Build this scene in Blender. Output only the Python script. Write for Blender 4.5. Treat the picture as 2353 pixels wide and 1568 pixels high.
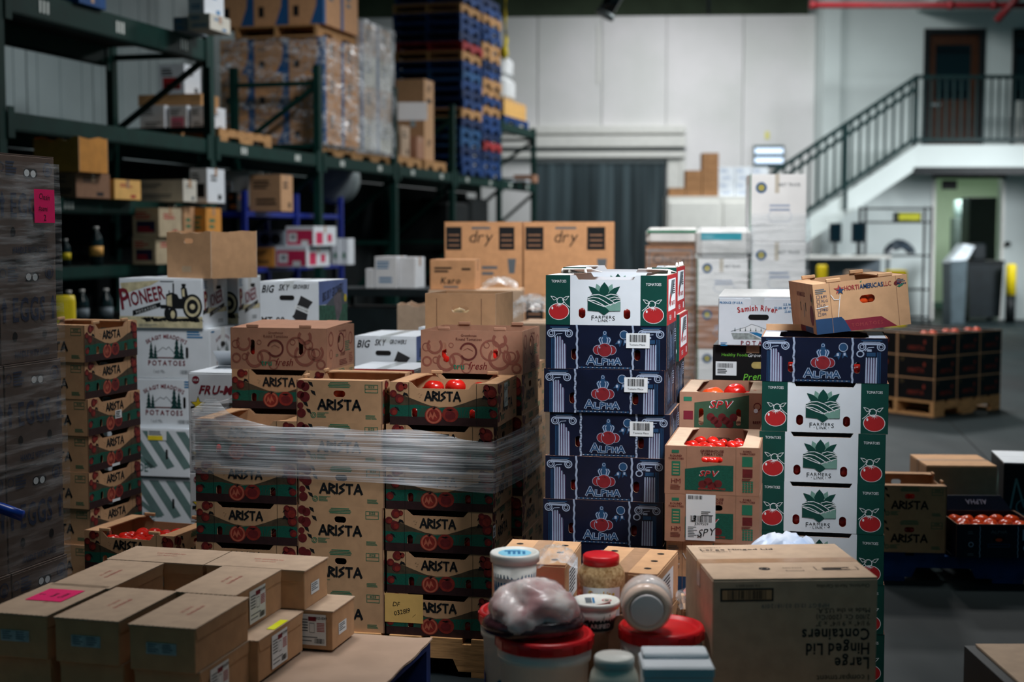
import bpy, math, random
from mathutils import Vector, Matrix
from mathutils.geometry import tessellate_polygon

for o in list(bpy.data.objects): bpy.data.objects.remove(o)
SC = bpy.context.scene
COL = SC.collection
rnd = random.Random(7)
R = math.radians

# ------------------------------------------------------------------ camera
F, CX, CY, H = 50 / 36 * 2353, 1176.5, 784.0, 1.6
PIT = math.atan(244 / F)
SP, CP = math.sin(PIT), math.cos(PIT)
cd = bpy.data.cameras.new('camera'); cam = bpy.data.objects.new('camera', cd); COL.objects.link(cam)
cd.lens, cd.sensor_width = 50, 36
cam.location = (0, 0, H); cam.rotation_euler = (math.pi / 2 - PIT, 0, 0)
cd.dof.use_dof = True; cd.dof.focus_distance = 4.95; cd.dof.aperture_fstop = 2.0
cd.clip_end = 200
SC.camera = cam

# ------------------------------------------------------------------ world, lamps, exposure
W = bpy.data.worlds.new('world'); SC.world = W; W.use_nodes = True
W.node_tree.nodes['Background'].inputs[0].default_value = (.14, .5, .62, 1)
W.node_tree.nodes['Background'].inputs[1].default_value = .13
SC.view_settings.view_transform = 'Standard'; SC.view_settings.look = 'None'
SC.view_settings.gamma = 1; SC.view_settings.use_curve_mapping = False
SC.view_settings.exposure = 0.0
def lamp(x, y, z, size, power, col=(1, .95, .88), sy=None, spread=180, rot=(0, 0, 0)):
    d = bpy.data.lights.new('unseen_area_light', 'AREA'); d.energy = power; d.color = col
    d.shape = 'RECTANGLE'; d.size = size; d.size_y = sy or size; d.spread = R(spread)
    o = bpy.data.objects.new('unseen_area_light', d); COL.objects.link(o); o.location = (x, y, z); o.rotation_euler = rot
    return o
def aim(o, p): o.rotation_euler = (Vector(p) - o.location).to_track_quat('-Z', 'Y').to_euler()
aim(lamp(1.5, 3.5, 3.5, .7, 13.5, (.95, .98, 1.03), spread=46), (.55, 4.8, 1.4))  # added narrow spot that brightens the white and navy lug fronts
lamp(.55, 4.1, 4.2, .6, 5.5, (1, .99, .98), spread=48)  # added downlight for the pail lids and the big carton top
lamp(-1.0, 4.95, 4.2, .7, 15, (1, .98, .96), spread=84)
aim(lamp(-.9, 5.7, 4.3, .7, 13, (.97, .98, 1), spread=66), (-1.35, 7.2, 1.2))  # added lamp aimed only at the left potato cartons
lamp(2.35, 7.25, 4.6, .6, 7, (1, .97, .94), spread=50)  # added small lamp brightening the carton tops at the right edge
aim(lamp(1.0, 7.5, 5.0, 1.0, 75, (1, .96, .93), spread=88), (.9, 9.8, 1.2))  # added lamp that lifts the big kraft cartons farther back
lamp(.3, 13.0, 6.4, 1.2, 190, (.97, .98, 1), spread=150)  # added lamp for the near faces of the rack loads
lamp(3.6, 15, 6.8, 1.4, 200, (1, .97, .94), spread=150)
lamp(4.8, 21.5, 6.6, 1.6, 470, (.95, .99, 1))
aim(lamp(11, 21.5, 3.4, 1.4, 80, (.93, .96, 1), spread=70), (6.6, 26.2, .6))  # added side lamp, out of view, brightening the wall below the stairs
lamp(2.6, 24.4, 6.7, 1.8, 170, (.97, .98, 1))

# ------------------------------------------------------------------ picture-to-place measuring
def at(px, py, Y):
    a, b = (px - CX) / F, (CY - py) / F
    t = Y / (CP + b * SP)
    return Vector((a * t, Y, H + t * (b * CP - SP)))
def gx(px, Y, z): return (px - CX) / F * (Y * CP + (H - z) * SP)
def zat(py, Y): return at(CX, py, Y).z

# ------------------------------------------------------------------ materials
MATS = {}
def lin(c): 
    c = c / 255
    return c / 12.92 if c <= .04045 else ((c + .055) / 1.055) ** 2.4
def M(name, rgb=None, rough=.75, var=.12, scale=14, bump=0, metal=0, spec=.3, stretch=None, rgb2=None, alpha=1, emit=0, sub=0):
    if name in MATS: return MATS[name]
    m = bpy.data.materials.new(name); m.use_nodes = True; MATS[name] = m
    nt = m.node_tree; N, L = nt.nodes, nt.links
    b = N['Principled BSDF']; c = tuple(lin(v) for v in rgb)
    b.inputs['Roughness'].default_value = rough; b.inputs['Metallic'].default_value = metal
    b.inputs['Specular IOR Level'].default_value = spec
    b.inputs['Base Color'].default_value = (*c, 1)
    if sub:
        b.inputs['Subsurface Weight'].default_value = sub; b.inputs['Subsurface Radius'].default_value = (1, .8, .7); b.inputs['Subsurface Scale'].default_value = .06
    if alpha < 1: b.inputs['Alpha'].default_value = alpha
    if emit:
        b.inputs['Emission Color'].default_value = (*c, 1); b.inputs['Emission Strength'].default_value = emit
    if var or bump:
        tc = N.new('ShaderNodeTexCoord'); mp = N.new('ShaderNodeMapping'); no = N.new('ShaderNodeTexNoise')
        oi = N.new('ShaderNodeObjectInfo'); ad = N.new('ShaderNodeVectorMath'); ad.operation = 'ADD'
        L.new(tc.outputs['Object'], ad.inputs[0]); L.new(oi.outputs['Random'], ad.inputs[1])
        L.new(ad.outputs[0], mp.inputs[0]); L.new(mp.outputs[0], no.inputs['Vector'])
        if stretch: mp.inputs['Scale'].default_value = stretch
        no.inputs['Scale'].default_value = scale; no.inputs['Detail'].default_value = 5
        rp = N.new('ShaderNodeValToRGB'); L.new(no.outputs['Fac'], rp.inputs[0])
        c2 = tuple(lin(v) for v in rgb2) if rgb2 else tuple(v * (1 - var) for v in c)
        c3 = c if rgb2 else tuple(min(1, v * (1 + var)) for v in c)
        rp.color_ramp.elements[0].position = .35; rp.color_ramp.elements[1].position = .65
        rp.color_ramp.elements[0].color = (*c2, 1); rp.color_ramp.elements[1].color = (*c3, 1)
        L.new(rp.outputs[0], b.inputs['Base Color'])
        if bump:
            bp = N.new('ShaderNodeBump'); bp.inputs['Strength'].default_value = bump; bp.inputs['Distance'].default_value = .004
            L.new(no.outputs['Fac'], bp.inputs['Height']); L.new(bp.outputs[0], b.inputs['Normal'])
    return m
kraft = M('kraft_board', (188, 146, 108), .8, .07, 22, .06)
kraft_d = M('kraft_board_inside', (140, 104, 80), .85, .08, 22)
kraft_l = M('kraft_board_pale', (188, 162, 138), .8, .07, 22, .05)  # paler, greyer kraft: the sheen on lid tops is put into the colour
kraft_w = M('kraft_board_warm', (198, 148, 106), .8, .07, 22, .05)
kraft_r = M('kraft_board_red', (164, 120, 96), .8, .07, 22, .05)
white_b = M('white_board', (214, 220, 226), .7, .04, 9, .04)
white_t = M('white_tape', (228, 226, 222), .3, .05, 30)
navy = M('navy_print_board', (10, 17, 40), .45, .2, 12)
green_b = M('green_print', (4, 62, 54), .55, .08, 12)
black_b = M('black_print_board', (14, 15, 16), .45, .2, 12)
tape = M('clear_tape', (176, 138, 106), .25, .08, 40, spec=.5)
ink = M('black_ink', (12, 16, 20), .7, 0)
inkg = M('grey_ink', (92, 100, 106), .7, 0)
redi = M('red_ink', (168, 30, 34), .6, .05, 30)
redd = M('dark_red_ink', (98, 26, 28), .65, .2, 60)
maroon = M('maroon_ink', (118, 28, 44), .65, .05, 40)
wink = M('white_ink', (222, 226, 228), .6, 0)
tealf = M('field_green_print', (12, 80, 64), .7, .25, 60, stretch=(3, 1, 14))
tead = M('field_dark_print', (46, 24, 24), .7, .2, 50)
olive = M('field_olive_print', (70, 58, 42), .7, .2, 50)
redt = M('tomato_print', (128, 40, 32), .6, .25, 60)
redl = M('tomato_flesh_print', (176, 92, 70), .6, .1, 60)
greeni = M('green_ink', (36, 110, 82), .7, .05, 40)
greenl = M('pale_green_ink', (110, 150, 138), .7, .05, 40)
bluei = M('blue_ink', (26, 110, 160), .7, .05, 40)
cola = M('pale_blue_ink', (152, 166, 190), .7, .05, 40)
colb = M('steel_blue_ink', (24, 64, 100), .7, .1, 40)
plum = M('plum_ink', (96, 70, 110), .7, .1, 40)
ringb = M('brown_ink', (132, 78, 64), .75, .1, 40)
brown = M('dark_brown_ink', (92, 38, 34), .75, .1, 40)
yell = M('yellow_print', (232, 206, 40), .7, .05, 40)
pink = M('pink_paper', (244, 20, 110), .7, .03, 20)
manila = M('manila_paper', (222, 178, 102), .8, .05, 20)
tomr = M('tomato_skin', (196, 30, 20), .22, .18, 20, spec=.5, sub=.0)
tomo = M('tomato_skin_orange', (224, 76, 28), .22, .2, 16, spec=.5)
wood = M('pallet_wood', (176, 132, 86), .85, .25, 10, .2, stretch=(1, 8, 8))
woodb = M('pallet_blue', (10, 54, 108), .75, .35, 7, .1)
woodr = M('pallet_red', (150, 40, 44), .75, .3, 7, .1)
rackg = M('rack_green_paint', (6, 46, 40), .6, .15, 6, spec=.15)
blackm = M('black_metal', (16, 22, 24), .5, .2, 10)
darkp = M('dark_plastic', (20, 30, 34), .5, .2, 8)
whitep = M('white_plastic', (226, 226, 220), .35, .03, 8, spec=.5)
redp = M('red_plastic', (206, 22, 30), .35, .06, 10, spec=.5)
bluem = M('blue_shelf_paint', (20, 40, 130), .5, .1, 10)
yellowp = M('yellow_paint', (240, 214, 30), .5, .08, 6)
greym = M('grey_metal', (130, 140, 142), .45, .1, 8, metal=.3)
railm = M('rail_green_paint', (6, 40, 40), .5, .15, 6)
rope_y = M('yellow_rope_fibre', (214, 190, 40), .8, .2, 60)
def barcode_mat():
    if 'barcode' in MATS: return MATS['barcode']
    m = M('barcode', (228, 228, 228), .6, 0); nt = m.node_tree; N, L = nt.nodes, nt.links
    tc = N.new('ShaderNodeTexCoord'); sx = N.new('ShaderNodeSeparateXYZ'); n1 = N.new('ShaderNodeTexNoise'); cb = N.new('ShaderNodeCombineXYZ')
    ad = N.new('ShaderNodeMath'); ad.operation = 'ADD'
    L.new(tc.outputs['Object'], sx.inputs[0]); L.new(sx.outputs[0], ad.inputs[0]); L.new(sx.outputs[1], ad.inputs[1]); L.new(ad.outputs[0], cb.inputs[0])
    L.new(cb.outputs[0], n1.inputs['Vector']); n1.inputs['Scale'].default_value = 330; n1.inputs['Detail'].default_value = 0
    rp = N.new('ShaderNodeValToRGB'); rp.color_ramp.interpolation = 'CONSTANT'
    rp.color_ramp.elements[0].color = (.02, .02, .02, 1); rp.color_ramp.elements[1].position = .52; rp.color_ramp.elements[1].color = (.8, .8, .8, 1)
    L.new(n1.outputs['Fac'], rp.inputs[0]); L.new(rp.outputs[0], N['Principled BSDF'].inputs['Base Color'])
    return m
bcode = barcode_mat()
def film_mat(name, cover, tint=(.82, .84, .88), stretch=(2, 2, 60), lo=.42, hi=.62, edge=.0, rough=.22, haze=3):
    m = bpy.data.materials.new(name); m.use_nodes = True; nt = m.node_tree; N, L = nt.nodes, nt.links
    for n in list(N): N.remove(n)
    out = N.new('ShaderNodeOutputMaterial'); tr = N.new('ShaderNodeBsdfTransparent'); tr.inputs[0].default_value = (.93, .95, .96, 1)
    pb = N.new('ShaderNodeBsdfPrincipled'); pb.inputs['Base Color'].default_value = (*tint, 1); pb.inputs['Roughness'].default_value = rough; pb.inputs['Specular IOR Level'].default_value = .8
    mx = N.new('ShaderNodeMixShader'); tc = N.new('ShaderNodeTexCoord'); mp = N.new('ShaderNodeMapping'); mp.inputs['Scale'].default_value = stretch
    no = N.new('ShaderNodeTexNoise'); no.inputs['Scale'].default_value = 2.2; no.inputs['Detail'].default_value = 6; no.inputs['Roughness'].default_value = .6
    rp = N.new('ShaderNodeMapRange'); rp.inputs['From Min'].default_value = lo; rp.inputs['From Max'].default_value = hi
    rp.inputs['To Min'].default_value = edge; rp.inputs['To Max'].default_value = cover
    n2 = N.new('ShaderNodeTexNoise'); n2.inputs['Scale'].default_value = haze; n2.inputs['Detail'].default_value = 2; L.new(tc.outputs['Object'], n2.inputs['Vector'])
    r2 = N.new('ShaderNodeMapRange'); r2.inputs['From Min'].default_value = .35; r2.inputs['From Max'].default_value = .62; r2.inputs['To Min'].default_value = .35; r2.inputs['To Max'].default_value = 1
    mu = N.new('ShaderNodeMath'); mu.operation = 'MULTIPLY'; L.new(n2.outputs['Fac'], r2.inputs['Value'])
    bp = N.new('ShaderNodeBump'); bp.inputs['Strength'].default_value = .5; bp.inputs['Distance'].default_value = .006
    L.new(tc.outputs['Object'], mp.inputs[0]); L.new(mp.outputs[0], no.inputs['Vector']); L.new(no.outputs['Fac'], rp.inputs['Value'])
    L.new(rp.outputs[0], mu.inputs[0]); L.new(r2.outputs[0], mu.inputs[1]); L.new(mu.outputs[0], mx.inputs[0]); L.new(tr.outputs[0], mx.inputs[1]); L.new(pb.outputs[0], mx.inputs[2]); L.new(mx.outputs[0], out.inputs[0])
    L.new(no.outputs['Fac'], bp.inputs['Height']); L.new(bp.outputs[0], pb.inputs['Normal'])
    MATS[name] = m
    return m
film = film_mat('stretch_film', 1.0, tint=(.93, .94, .97), stretch=(.55, .55, 85), lo=.43, hi=.62, edge=.34, haze=2.2, rough=.14)
film_s = film_mat('stretch_film_soft', .6, stretch=(1.6, 1.6, 16), lo=.46, hi=.74, edge=.05, haze=2.2, rough=.15)
film_x = film_mat('crumpled_film', .85, stretch=(7, 7, 9), lo=.46, hi=.64, edge=.05)
bagm = film_mat('plastic_bag', .6, tint=(.8, .82, .85), stretch=(12, 12, 12), lo=.4, hi=.75, edge=.08, rough=.12)

# ------------------------------------------------------------------ mesh building
class MB:
    def __init__(s): s.v, s.f, s.m, s.ms, s.sm = [], [], [], [], []
    def mi(s, mat):
        if mat not in s.ms: s.ms.append(mat)
        return s.ms.index(mat)
    def add(s, vs, fs, mat, smooth=False):
        k = len(s.v); s.v += [tuple(v) for v in vs]; i = s.mi(mat)
        for f in fs: s.f.append(tuple(k + j for j in f)); s.m.append(i); s.sm.append(smooth)
        return s
    def box(s, x0, y0, z0, x1, y1, z1, mat):
        vs = [(x, y, z) for z in (z0, z1) for y in (y0, y1) for x in (x0, x1)]
        return s.add(vs, [(0, 2, 3, 1), (4, 5, 7, 6), (0, 1, 5, 4), (2, 6, 7, 3), (0, 4, 6, 2), (1, 3, 7, 5)], mat)
    def bev(s, x0, y0, z0, x1, y1, z1, mat, b=.004):
        # box with chamfered edges
        pts = []
        for sz in (0, 1):
            for (sx, sy) in ((0, 0), (1, 0), (1, 1), (0, 1)):
                X, Y, Z = (x0, x1)[sx], (y0, y1)[sy], (z0, z1)[sz]
                dx, dy, dz = (b, -b)[sx], (b, -b)[sy], (b, -b)[sz]
                pts.append(((X, Y + dy, Z + dz), (X + dx, Y, Z + dz), (X + dx, Y + dy, Z)))
        vs = [p for t in pts for p in t]; ix = lambda c, k: c * 3 + k
        fs = [(ix(0, 2), ix(3, 2), ix(2, 2), ix(1, 2)), (ix(4, 2), ix(5, 2), ix(6, 2), ix(7, 2)),
              (ix(0, 1), ix(1, 1), ix(5, 1), ix(4, 1)), (ix(2, 1), ix(3, 1), ix(7, 1), ix(6, 1)),
              (ix(3, 0), ix(0, 0), ix(4, 0), ix(7, 0)), (ix(1, 0), ix(2, 0), ix(6, 0), ix(5, 0))]
        for a, c in ((0, 1), (1, 2), (2, 3), (3, 0)):
            k = 1 if a in (0, 2) else 0
            fs += [(ix(a, 2), ix(c, 2), ix(c, k), ix(a, k)), (ix(a + 4, k), ix(c + 4, k), ix(c + 4, 2), ix(a + 4, 2))]
        for a in range(4):
            fs.append((ix(a, 0), ix(a, 1), ix(a + 4, 1), ix(a + 4, 0)) if a in (0, 2) else (ix(a, 1), ix(a, 0), ix(a + 4, 0), ix(a + 4, 1)))
            fs += [(ix(a, 0), ix(a, 1), ix(a, 2)), (ix(a + 4, 0), ix(a + 4, 1), ix(a + 4, 2))]
        return s.add(vs, fs, mat)
    def slab(s, outer, holes, T, t, mat, edge=None):
        # 2D outline with holes (u,v), thickness t; T maps (u,v,w) to a point, w=0 is the outer face
        loops = [outer] + list(holes)
        flat = [p for l in loops for p in l]; n = len(flat)
        tris = tessellate_polygon([[Vector((p[0], p[1], 0)) for p in l] for l in loops])
        vs = [T(p[0], p[1], 0) for p in flat] + [T(p[0], p[1], t) for p in flat]
        fs = [tuple(q) for q in tris] + [tuple(j + n for j in reversed(q)) for q in tris]
        s.add(vs, fs, mat); k = len(s.v) - 2 * n
        e = s.mi(edge or mat); b = 0
        for l in loops:
            for i in range(len(l)):
                a, c = b + i, b + (i + 1) % len(l)
                s.f.append((k + a, k + c, k + c + n, k + a + n)); s.m.append(e); s.sm.append(False)
            b += len(l)
        return s
    def lathe(s, prof, mat, n=28, c=(0, 0, 0), smooth=True, axis=None):
        vs, fs = [], []
        for (r, z) in prof:
            for i in range(n):
                a = 2 * math.pi * i / n; p = Vector((r * math.cos(a), r * math.sin(a), z))
                if axis is not None: p = axis @ p
                vs.append((p.x + c[0], p.y + c[1], p.z + c[2]))
        for j in range(len(prof) - 1):
            for i in range(n): fs.append((j * n + i, j * n + (i + 1) % n, (j + 1) * n + (i + 1) % n, (j + 1) * n + i))
        if prof[0][0] > 1e-5: fs.append(tuple(range(n))[::-1])
        if prof[-1][0] > 1e-5: fs.append(tuple((len(prof) - 1) * n + i for i in range(n)))
        return s.add(vs, fs, mat, smooth)
    def tube(s, pts, r, mat, n=8, square=False):
        pts = [Vector(p) for p in pts]; vs, fs = [], []
        for j, p in enumerate(pts):
            d = (pts[min(j + 1, len(pts) - 1)] - pts[max(j - 1, 0)]).normalized()
            a = d.cross(Vector((0, 0, 1))); a = a.normalized() if a.length > 1e-3 else Vector((1, 0, 0))
            b = a.cross(d)
            for i in range(n):
                t = 2 * math.pi * (i + .5) / n; q = p + (a * math.cos(t) + b * math.sin(t)) * r
                vs.append(q)
        for j in range(len(pts) - 1):
            for i in range(n): fs.append((j * n + i, j * n + (i + 1) % n, (j + 1) * n + (i + 1) % n, (j + 1) * n + i))
        fs += [tuple(range(n))[::-1], tuple((len(pts) - 1) * n + i for i in range(n))]
        return s.add(vs, fs, mat, n > 4)
    def bar(s, a, b, w, d, mat):
        # straight bar of section w x d from a to b
        a, b = Vector(a), Vector(b); t = (b - a).normalized(); u = t.cross(Vector((0, 0, 1)))
        u = u.normalized() if u.length > 1e-3 else Vector((1, 0, 0)); v = u.cross(t)
        vs = [p + u * x * w / 2 + v * y * d / 2 for p in (a, b) for (x, y) in ((-1, -1), (1, -1), (1, 1), (-1, 1))]
        return s.add(vs, [(0, 3, 2, 1), (4, 5, 6, 7), (0, 1, 5, 4), (1, 2, 6, 5), (2, 3, 7, 6), (3, 0, 4, 7)], mat)
    def mesh(s, name):
        me = bpy.data.meshes.new(name); me.from_pydata(s.v, [], s.f)
        for m in s.ms: me.materials.append(m)
        me.polygons.foreach_set('material_index', s.m); me.polygons.foreach_set('use_smooth', s.sm); me.update()
        return me
    def build(s, name, parent=None, loc=None, rz=0):
        o = bpy.data.objects.new(name, s.mesh(name)); COL.objects.link(o)
        if parent: o.parent = parent
        if loc is not None: o.location = loc
        if rz: o.rotation_euler = (0, 0, rz)
        return o

def tag(o, label=None, cat=None, group=None, kind=None):
    for k, v in (('label', label), ('category', cat), ('group', group), ('kind', kind)):
        if v: o[k] = v
    return o
def empty(name, label=None, cat=None, group=None, loc=(0, 0, 0), rz=0):
    o = bpy.data.objects.new(name, None); COL.objects.link(o); o.location = loc; o.rotation_euler = (0, 0, rz)
    o.empty_display_size = .05
    return tag(o, label, cat, group)
def link(name, me, parent=None, loc=None, rot=None):
    o = bpy.data.objects.new(name, me); COL.objects.link(o)
    if parent: o.parent = parent
    if loc is not None: o.location = loc
    if rot is not None: o.rotation_euler = rot
    return o
def dup(o, parent=None):
    c = o.copy(); COL.objects.link(c)
    if parent: c.parent = parent
    for ch in list(o.children): dup(ch, c)
    return c
def wipe(o):
    for ch in list(o.children): wipe(ch)
    bpy.data.objects.remove(o)

# ------------------------------------------------------------------ flat print: glyphs and shapes
GL = {}
CHARS = "ABCDEFGHIJKLMNOPQRSTUVWXYZabcdefghijklmnopqrstuvwxyz0123456789.-#/,&'\"*:()"
def harvest():
    jobs = []
    for bold in (0, 1):
        for ch in CHARS:
            c = bpy.data.curves.new('g', 'FONT'); c.body = ch; c.resolution_u = 2; c.offset = .022 if bold else 0
            o = bpy.data.objects.new('g', c); COL.objects.link(o); jobs.append((ch, bold, o, c))
    bpy.context.view_layer.update(); dg = bpy.context.evaluated_depsgraph_get()
    for ch, bold, o, c in jobs:
        me = bpy.data.meshes.new_from_object(o.evaluated_get(dg))
        vs = [(v.co.x, v.co.y) for v in me.vertices]; fs = [tuple(p.vertices) for p in me.polygons]
        xs = [v[0] for v in vs] or [0]
        GL[ch, bold] = (vs, fs, min(xs), max(xs)); bpy.data.meshes.remove(me)
    for ch, bold, o, c in jobs: bpy.data.objects.remove(o); bpy.data.curves.remove(c)
harvest()
CAP = max(v[1] for v in GL['H', 0][0])
def circ(x, y, rx, ry=None, n=20, a0=0, a1=360):
    ry = ry or rx
    k = n if a1 - a0 >= 360 else n + 1
    return [(x + rx * math.cos(R(a0 + (a1 - a0) * i / n)), y + ry * math.sin(R(a0 + (a1 - a0) * i / n))) for i in range(k)]
def slot(x, y, w, h, n=5):
    # rounded slot outline
    r = min(w, h) / 2; p = []
    for (cx, cy, a) in ((x + w / 2 - r, y + h / 2 - r, 0), (x - w / 2 + r, y + h / 2 - r, 90), (x - w / 2 + r, y - h / 2 + r, 180), (x + w / 2 - r, y - h / 2 + r, 270)):
        p += [(cx + r * math.cos(R(a + 90 * i / n)), cy + r * math.sin(R(a + 90 * i / n))) for i in range(n + 1)]
    return p
STROKES = {'A': [[(0, 0), (.42, 1), (.84, 0)], [(.2, .34), (.66, .34)]], 'R': [[(0, 0), (.04, 1), (.62, .74), (.1, .48), (.68, .02)]], 'I': [[(0, 0), (0, 1)]],
           'S': [[(.6, 1), (.08, .68), (.54, .36), (0, 0)]], 'T': [[(0, .94), (.74, .94)], [(.37, .94), (.37, 0)]],
           'L': [[(.04, .9), (0, .06), (.62, .04)]], 'P': [[(0, 0), (.04, .9), (.62, .72), (.06, .42)]], 'H': [[(0, 0), (0, .8)], [(.58, 0), (.58, .8)], [(0, .4), (.58, .4)]]}
SW = {'A': .84, 'R': .68, 'I': .06, 'S': .6, 'T': .74, 'L': .62, 'P': .62, 'H': .58}
class Art:
    def __init__(s): s.v, s.f, s.m, s.ms = [], [], [], []
    def _add(s, pts, fs, mat, lay):
        if mat not in s.ms: s.ms.append(mat)
        k = len(s.v); s.v += [(p[0], p[1], lay) for p in pts]; i = s.ms.index(mat)
        for f in fs: s.f.append(tuple(k + j for j in f)); s.m.append(i)
    def poly(s, pts, mat, lay=1, holes=()):
        loops = [pts] + list(holes); flat = [p for l in loops for p in l]
        s._add(flat, tessellate_polygon([[Vector((p[0], p[1], 0)) for p in l] for l in loops]), mat, lay)
    def rect(s, x0, y0, x1, y1, mat, lay=1): s._add([(x0, y0), (x1, y0), (x1, y1), (x0, y1)], [(0, 1, 2, 3)], mat, lay)
    def disc(s, x, y, r, mat, lay=1, ry=None, n=20): 
        p = circ(x, y, r, ry, n); s._add(p, [tuple(range(n))], mat, lay)
    def ring(s, x, y, r, w, mat, lay=1, a0=0, a1=360, n=22, ry=None):
        k = (ry or r) / r
        o = circ(x, y, r, r * k, n, a0, a1); i = circ(x, y, r - w, (r - w) * k, n, a0, a1); m = len(o)
        s._add(o + i, [(j, (j + 1) % m, m + (j + 1) % m, m + j) for j in range(m if a1 - a0 >= 360 else m - 1)], mat, lay)
    def line(s, pts, w, mat, lay=1):
        for a, b in zip(pts, pts[1:]):
            d = Vector((b[0] - a[0], b[1] - a[1])); 
            if d.length < 1e-7: continue
            d.normalize(); n = Vector((-d.y, d.x)) * w / 2; e = d * w * .25
            s._add([(a[0] - e.x + n.x, a[1] - e.y + n.y), (a[0] - e.x - n.x, a[1] - e.y - n.y), (b[0] + e.x - n.x, b[1] + e.y - n.y), (b[0] + e.x + n.x, b[1] + e.y + n.y)], [(0, 1, 2, 3)], mat, lay)
    def text(s, t, x, y, size, mat, lay=2, al='c', bold=1, sx=1, shear=0, rot=0, arc=0, track=.09, rise=0):
        k = size / CAP; gl = []; pen = 0
        for ch in t:
            if ch == ' ' or (ch, bold) not in GL: pen += .32; continue
            vs, fs, a, b = GL[ch, bold]; gl.append((ch, pen - a)); pen += (b - a) + track
        tot = (pen - track) * k * sx; off = {'c': -tot / 2, 'l': 0, 'r': -tot}[al]
        cr, sr = math.cos(R(rot)), math.sin(R(rot))
        for ch, px in gl:
            vs, fs, a, b = GL[ch, bold]; out = []; mid = (px + (a + b) / 2) * k * sx + off
            for (vx, vy) in vs:
                X = (px + vx) * k * sx + off + shear * vy * k; Y = vy * k + rise * mid
                if arc:
                    th = -mid / arc; lx = X - mid; X = arc * math.sin(-th) + lx * math.cos(th) - Y * math.sin(th); Y = arc * (math.cos(th) - 1) + lx * math.sin(th) + Y * math.cos(th)
                out.append((x + X * cr - Y * sr, y + X * sr + Y * cr))
            s._add(out, fs, mat, lay)
        return tot
    def strokes(s, t, x, y, size, w, mat, lay=2, gap=.3, sx=1, first=1):
        pen, xs = 0, []
        for i, ch in enumerate(t):
            xs.append(pen); pen += SW[ch] * (first if i == 0 else 1) + gap
        tot = (pen - gap) * size * sx
        for i, (ch, px) in enumerate(zip(t, xs)):
            kk = first if i == 0 else 1
            for pl in STROKES[ch]: s.line([(x - tot / 2 + (px + p[0] * kk) * size * sx, y + p[1] * kk * size) for p in pl], w, mat, lay)
    def wavy(s, x, y0, y1, w, mat, lay=1, amp=.0015, n=16):
        s.line([(x + amp * math.sin(i * 1.9), y0 + (y1 - y0) * i / n) for i in range(n + 1)], w, mat, lay)
    def lines(s, x, y, w, n, h, gap, mat, lay=1, rng=None):
        # small unreadable print: short bars
        g = rng or random.Random(int(abs(x * 9000 + y * 7000)) + n)
        for i in range(n):
            ww = w * g.uniform(.6, 1); s.rect(x, y - i * (h + gap) - h, x + ww, y - i * (h + gap), mat, lay)
    def code(s, x0, y0, x1, y1, lay=2, bars=22, mat=None, seed=1):
        g = random.Random(seed); x = x0; u = (x1 - x0) / bars / 2
        while x < x1 - u:
            w = u * g.choice((.6, 1, 1.7)); s.rect(x, y0, min(x + w, x1), y1, mat or ink, lay); x += w + u * g.choice((.6, 1, 1.5))
EPS = .0005
def face_T(face, w, d, h=0):
    # maps art (u, v, layer) to the box's own coordinates; origin of the box: middle of its base
    if face == 'front': return lambda u, v, l: (u, -d / 2 - EPS * l, v)
    if face == 'back': return lambda u, v, l: (-u, d / 2 + EPS * l, v)
    if face == 'right': return lambda u, v, l: (w / 2 + EPS * l, u, v)
    if face == 'left': return lambda u, v, l: (-w / 2 - EPS * l, -u, v)
    return lambda u, v, l: (u, v, h + EPS * l)
def art_mesh(arts, w, d, h=0, name='printed_artwork'):
    # arts: list of (face, Art)
    b = MB()
    for face, a in arts:
        T = face_T(face, w, d, h); k = len(b.v); b.v += [T(*p) for p in a.v]
        idx = [b.mi(m) for m in a.ms]
        for f, m in zip(a.f, a.m): b.f.append(tuple(k + j for j in f)); b.m.append(idx[m]); b.sm.append(False)
    return b.mesh(name)
def host(parent):
    # print and stickers hang on the body panel where the thing has one
    for c in parent.children:
        if c.name.split('.')[0] in ('body', 'front_panel', 'board'): return c
    return parent
def art_obj(parent, arts, w, d, h=0, name='printed_artwork'):
    hp = host(parent); o = None
    for fa_ in arts: o = link(name, art_mesh([fa_], w, d, h, name), hp)     # one print per face
    return o
# ================================================================== the building
def struct(o, **k): o['kind'] = 'structure'; return o
def floor_mat():
    m = M('concrete_floor', (16, 34, 37), .42, .3, .55, rgb2=(6, 15, 19), spec=.28)
    nt = m.node_tree; N, L = nt.nodes, nt.links; b = N['Principled BSDF']
    no = N.new('ShaderNodeTexNoise'); no.inputs['Scale'].default_value = 1.6; no.inputs['Detail'].default_value = 8
    tc = N.new('ShaderNodeTexCoord'); mp = N.new('ShaderNodeMapping'); mp.inputs['Scale'].default_value = (1, .3, 1); mp.inputs['Rotation'].default_value = (0, 0, .4)
    rp = N.new('ShaderNodeMapRange'); rp.inputs['To Min'].default_value = .45; rp.inputs['To Max'].default_value = .85
    L.new(tc.outputs['Object'], mp.inputs[0]); L.new(mp.outputs[0], no.inputs['Vector']); L.new(no.outputs['Fac'], rp.inputs['Value']); L.new(rp.outputs[0], b.inputs['Roughness'])
    return m
wallw = M('white_wall_panel', (232, 230, 230), .5, .05, .8, rgb2=(218, 219, 216))
wallg = M('painted_wall', (204, 214, 212), .6, .05, .8)
wallr = M('ribbed_wall_panel', (158, 174, 176), .5, .05, 2)
wallo = M('olive_wall', (58, 70, 52), .8, .15, 2)
ceilm = M('ceiling_dark', (30, 40, 38), .9, .2, 2)
greenroom = M('pale_green_wall', (206, 222, 200), .6, .04, 1)
fl = MB()
fl.box(-14, -3, -.1, 14, 40, 0, floor_mat())
flo = struct(fl.build('floor'))
jm = M('floor_joint', (16, 20, 22), .9, .2, 30)
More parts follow.
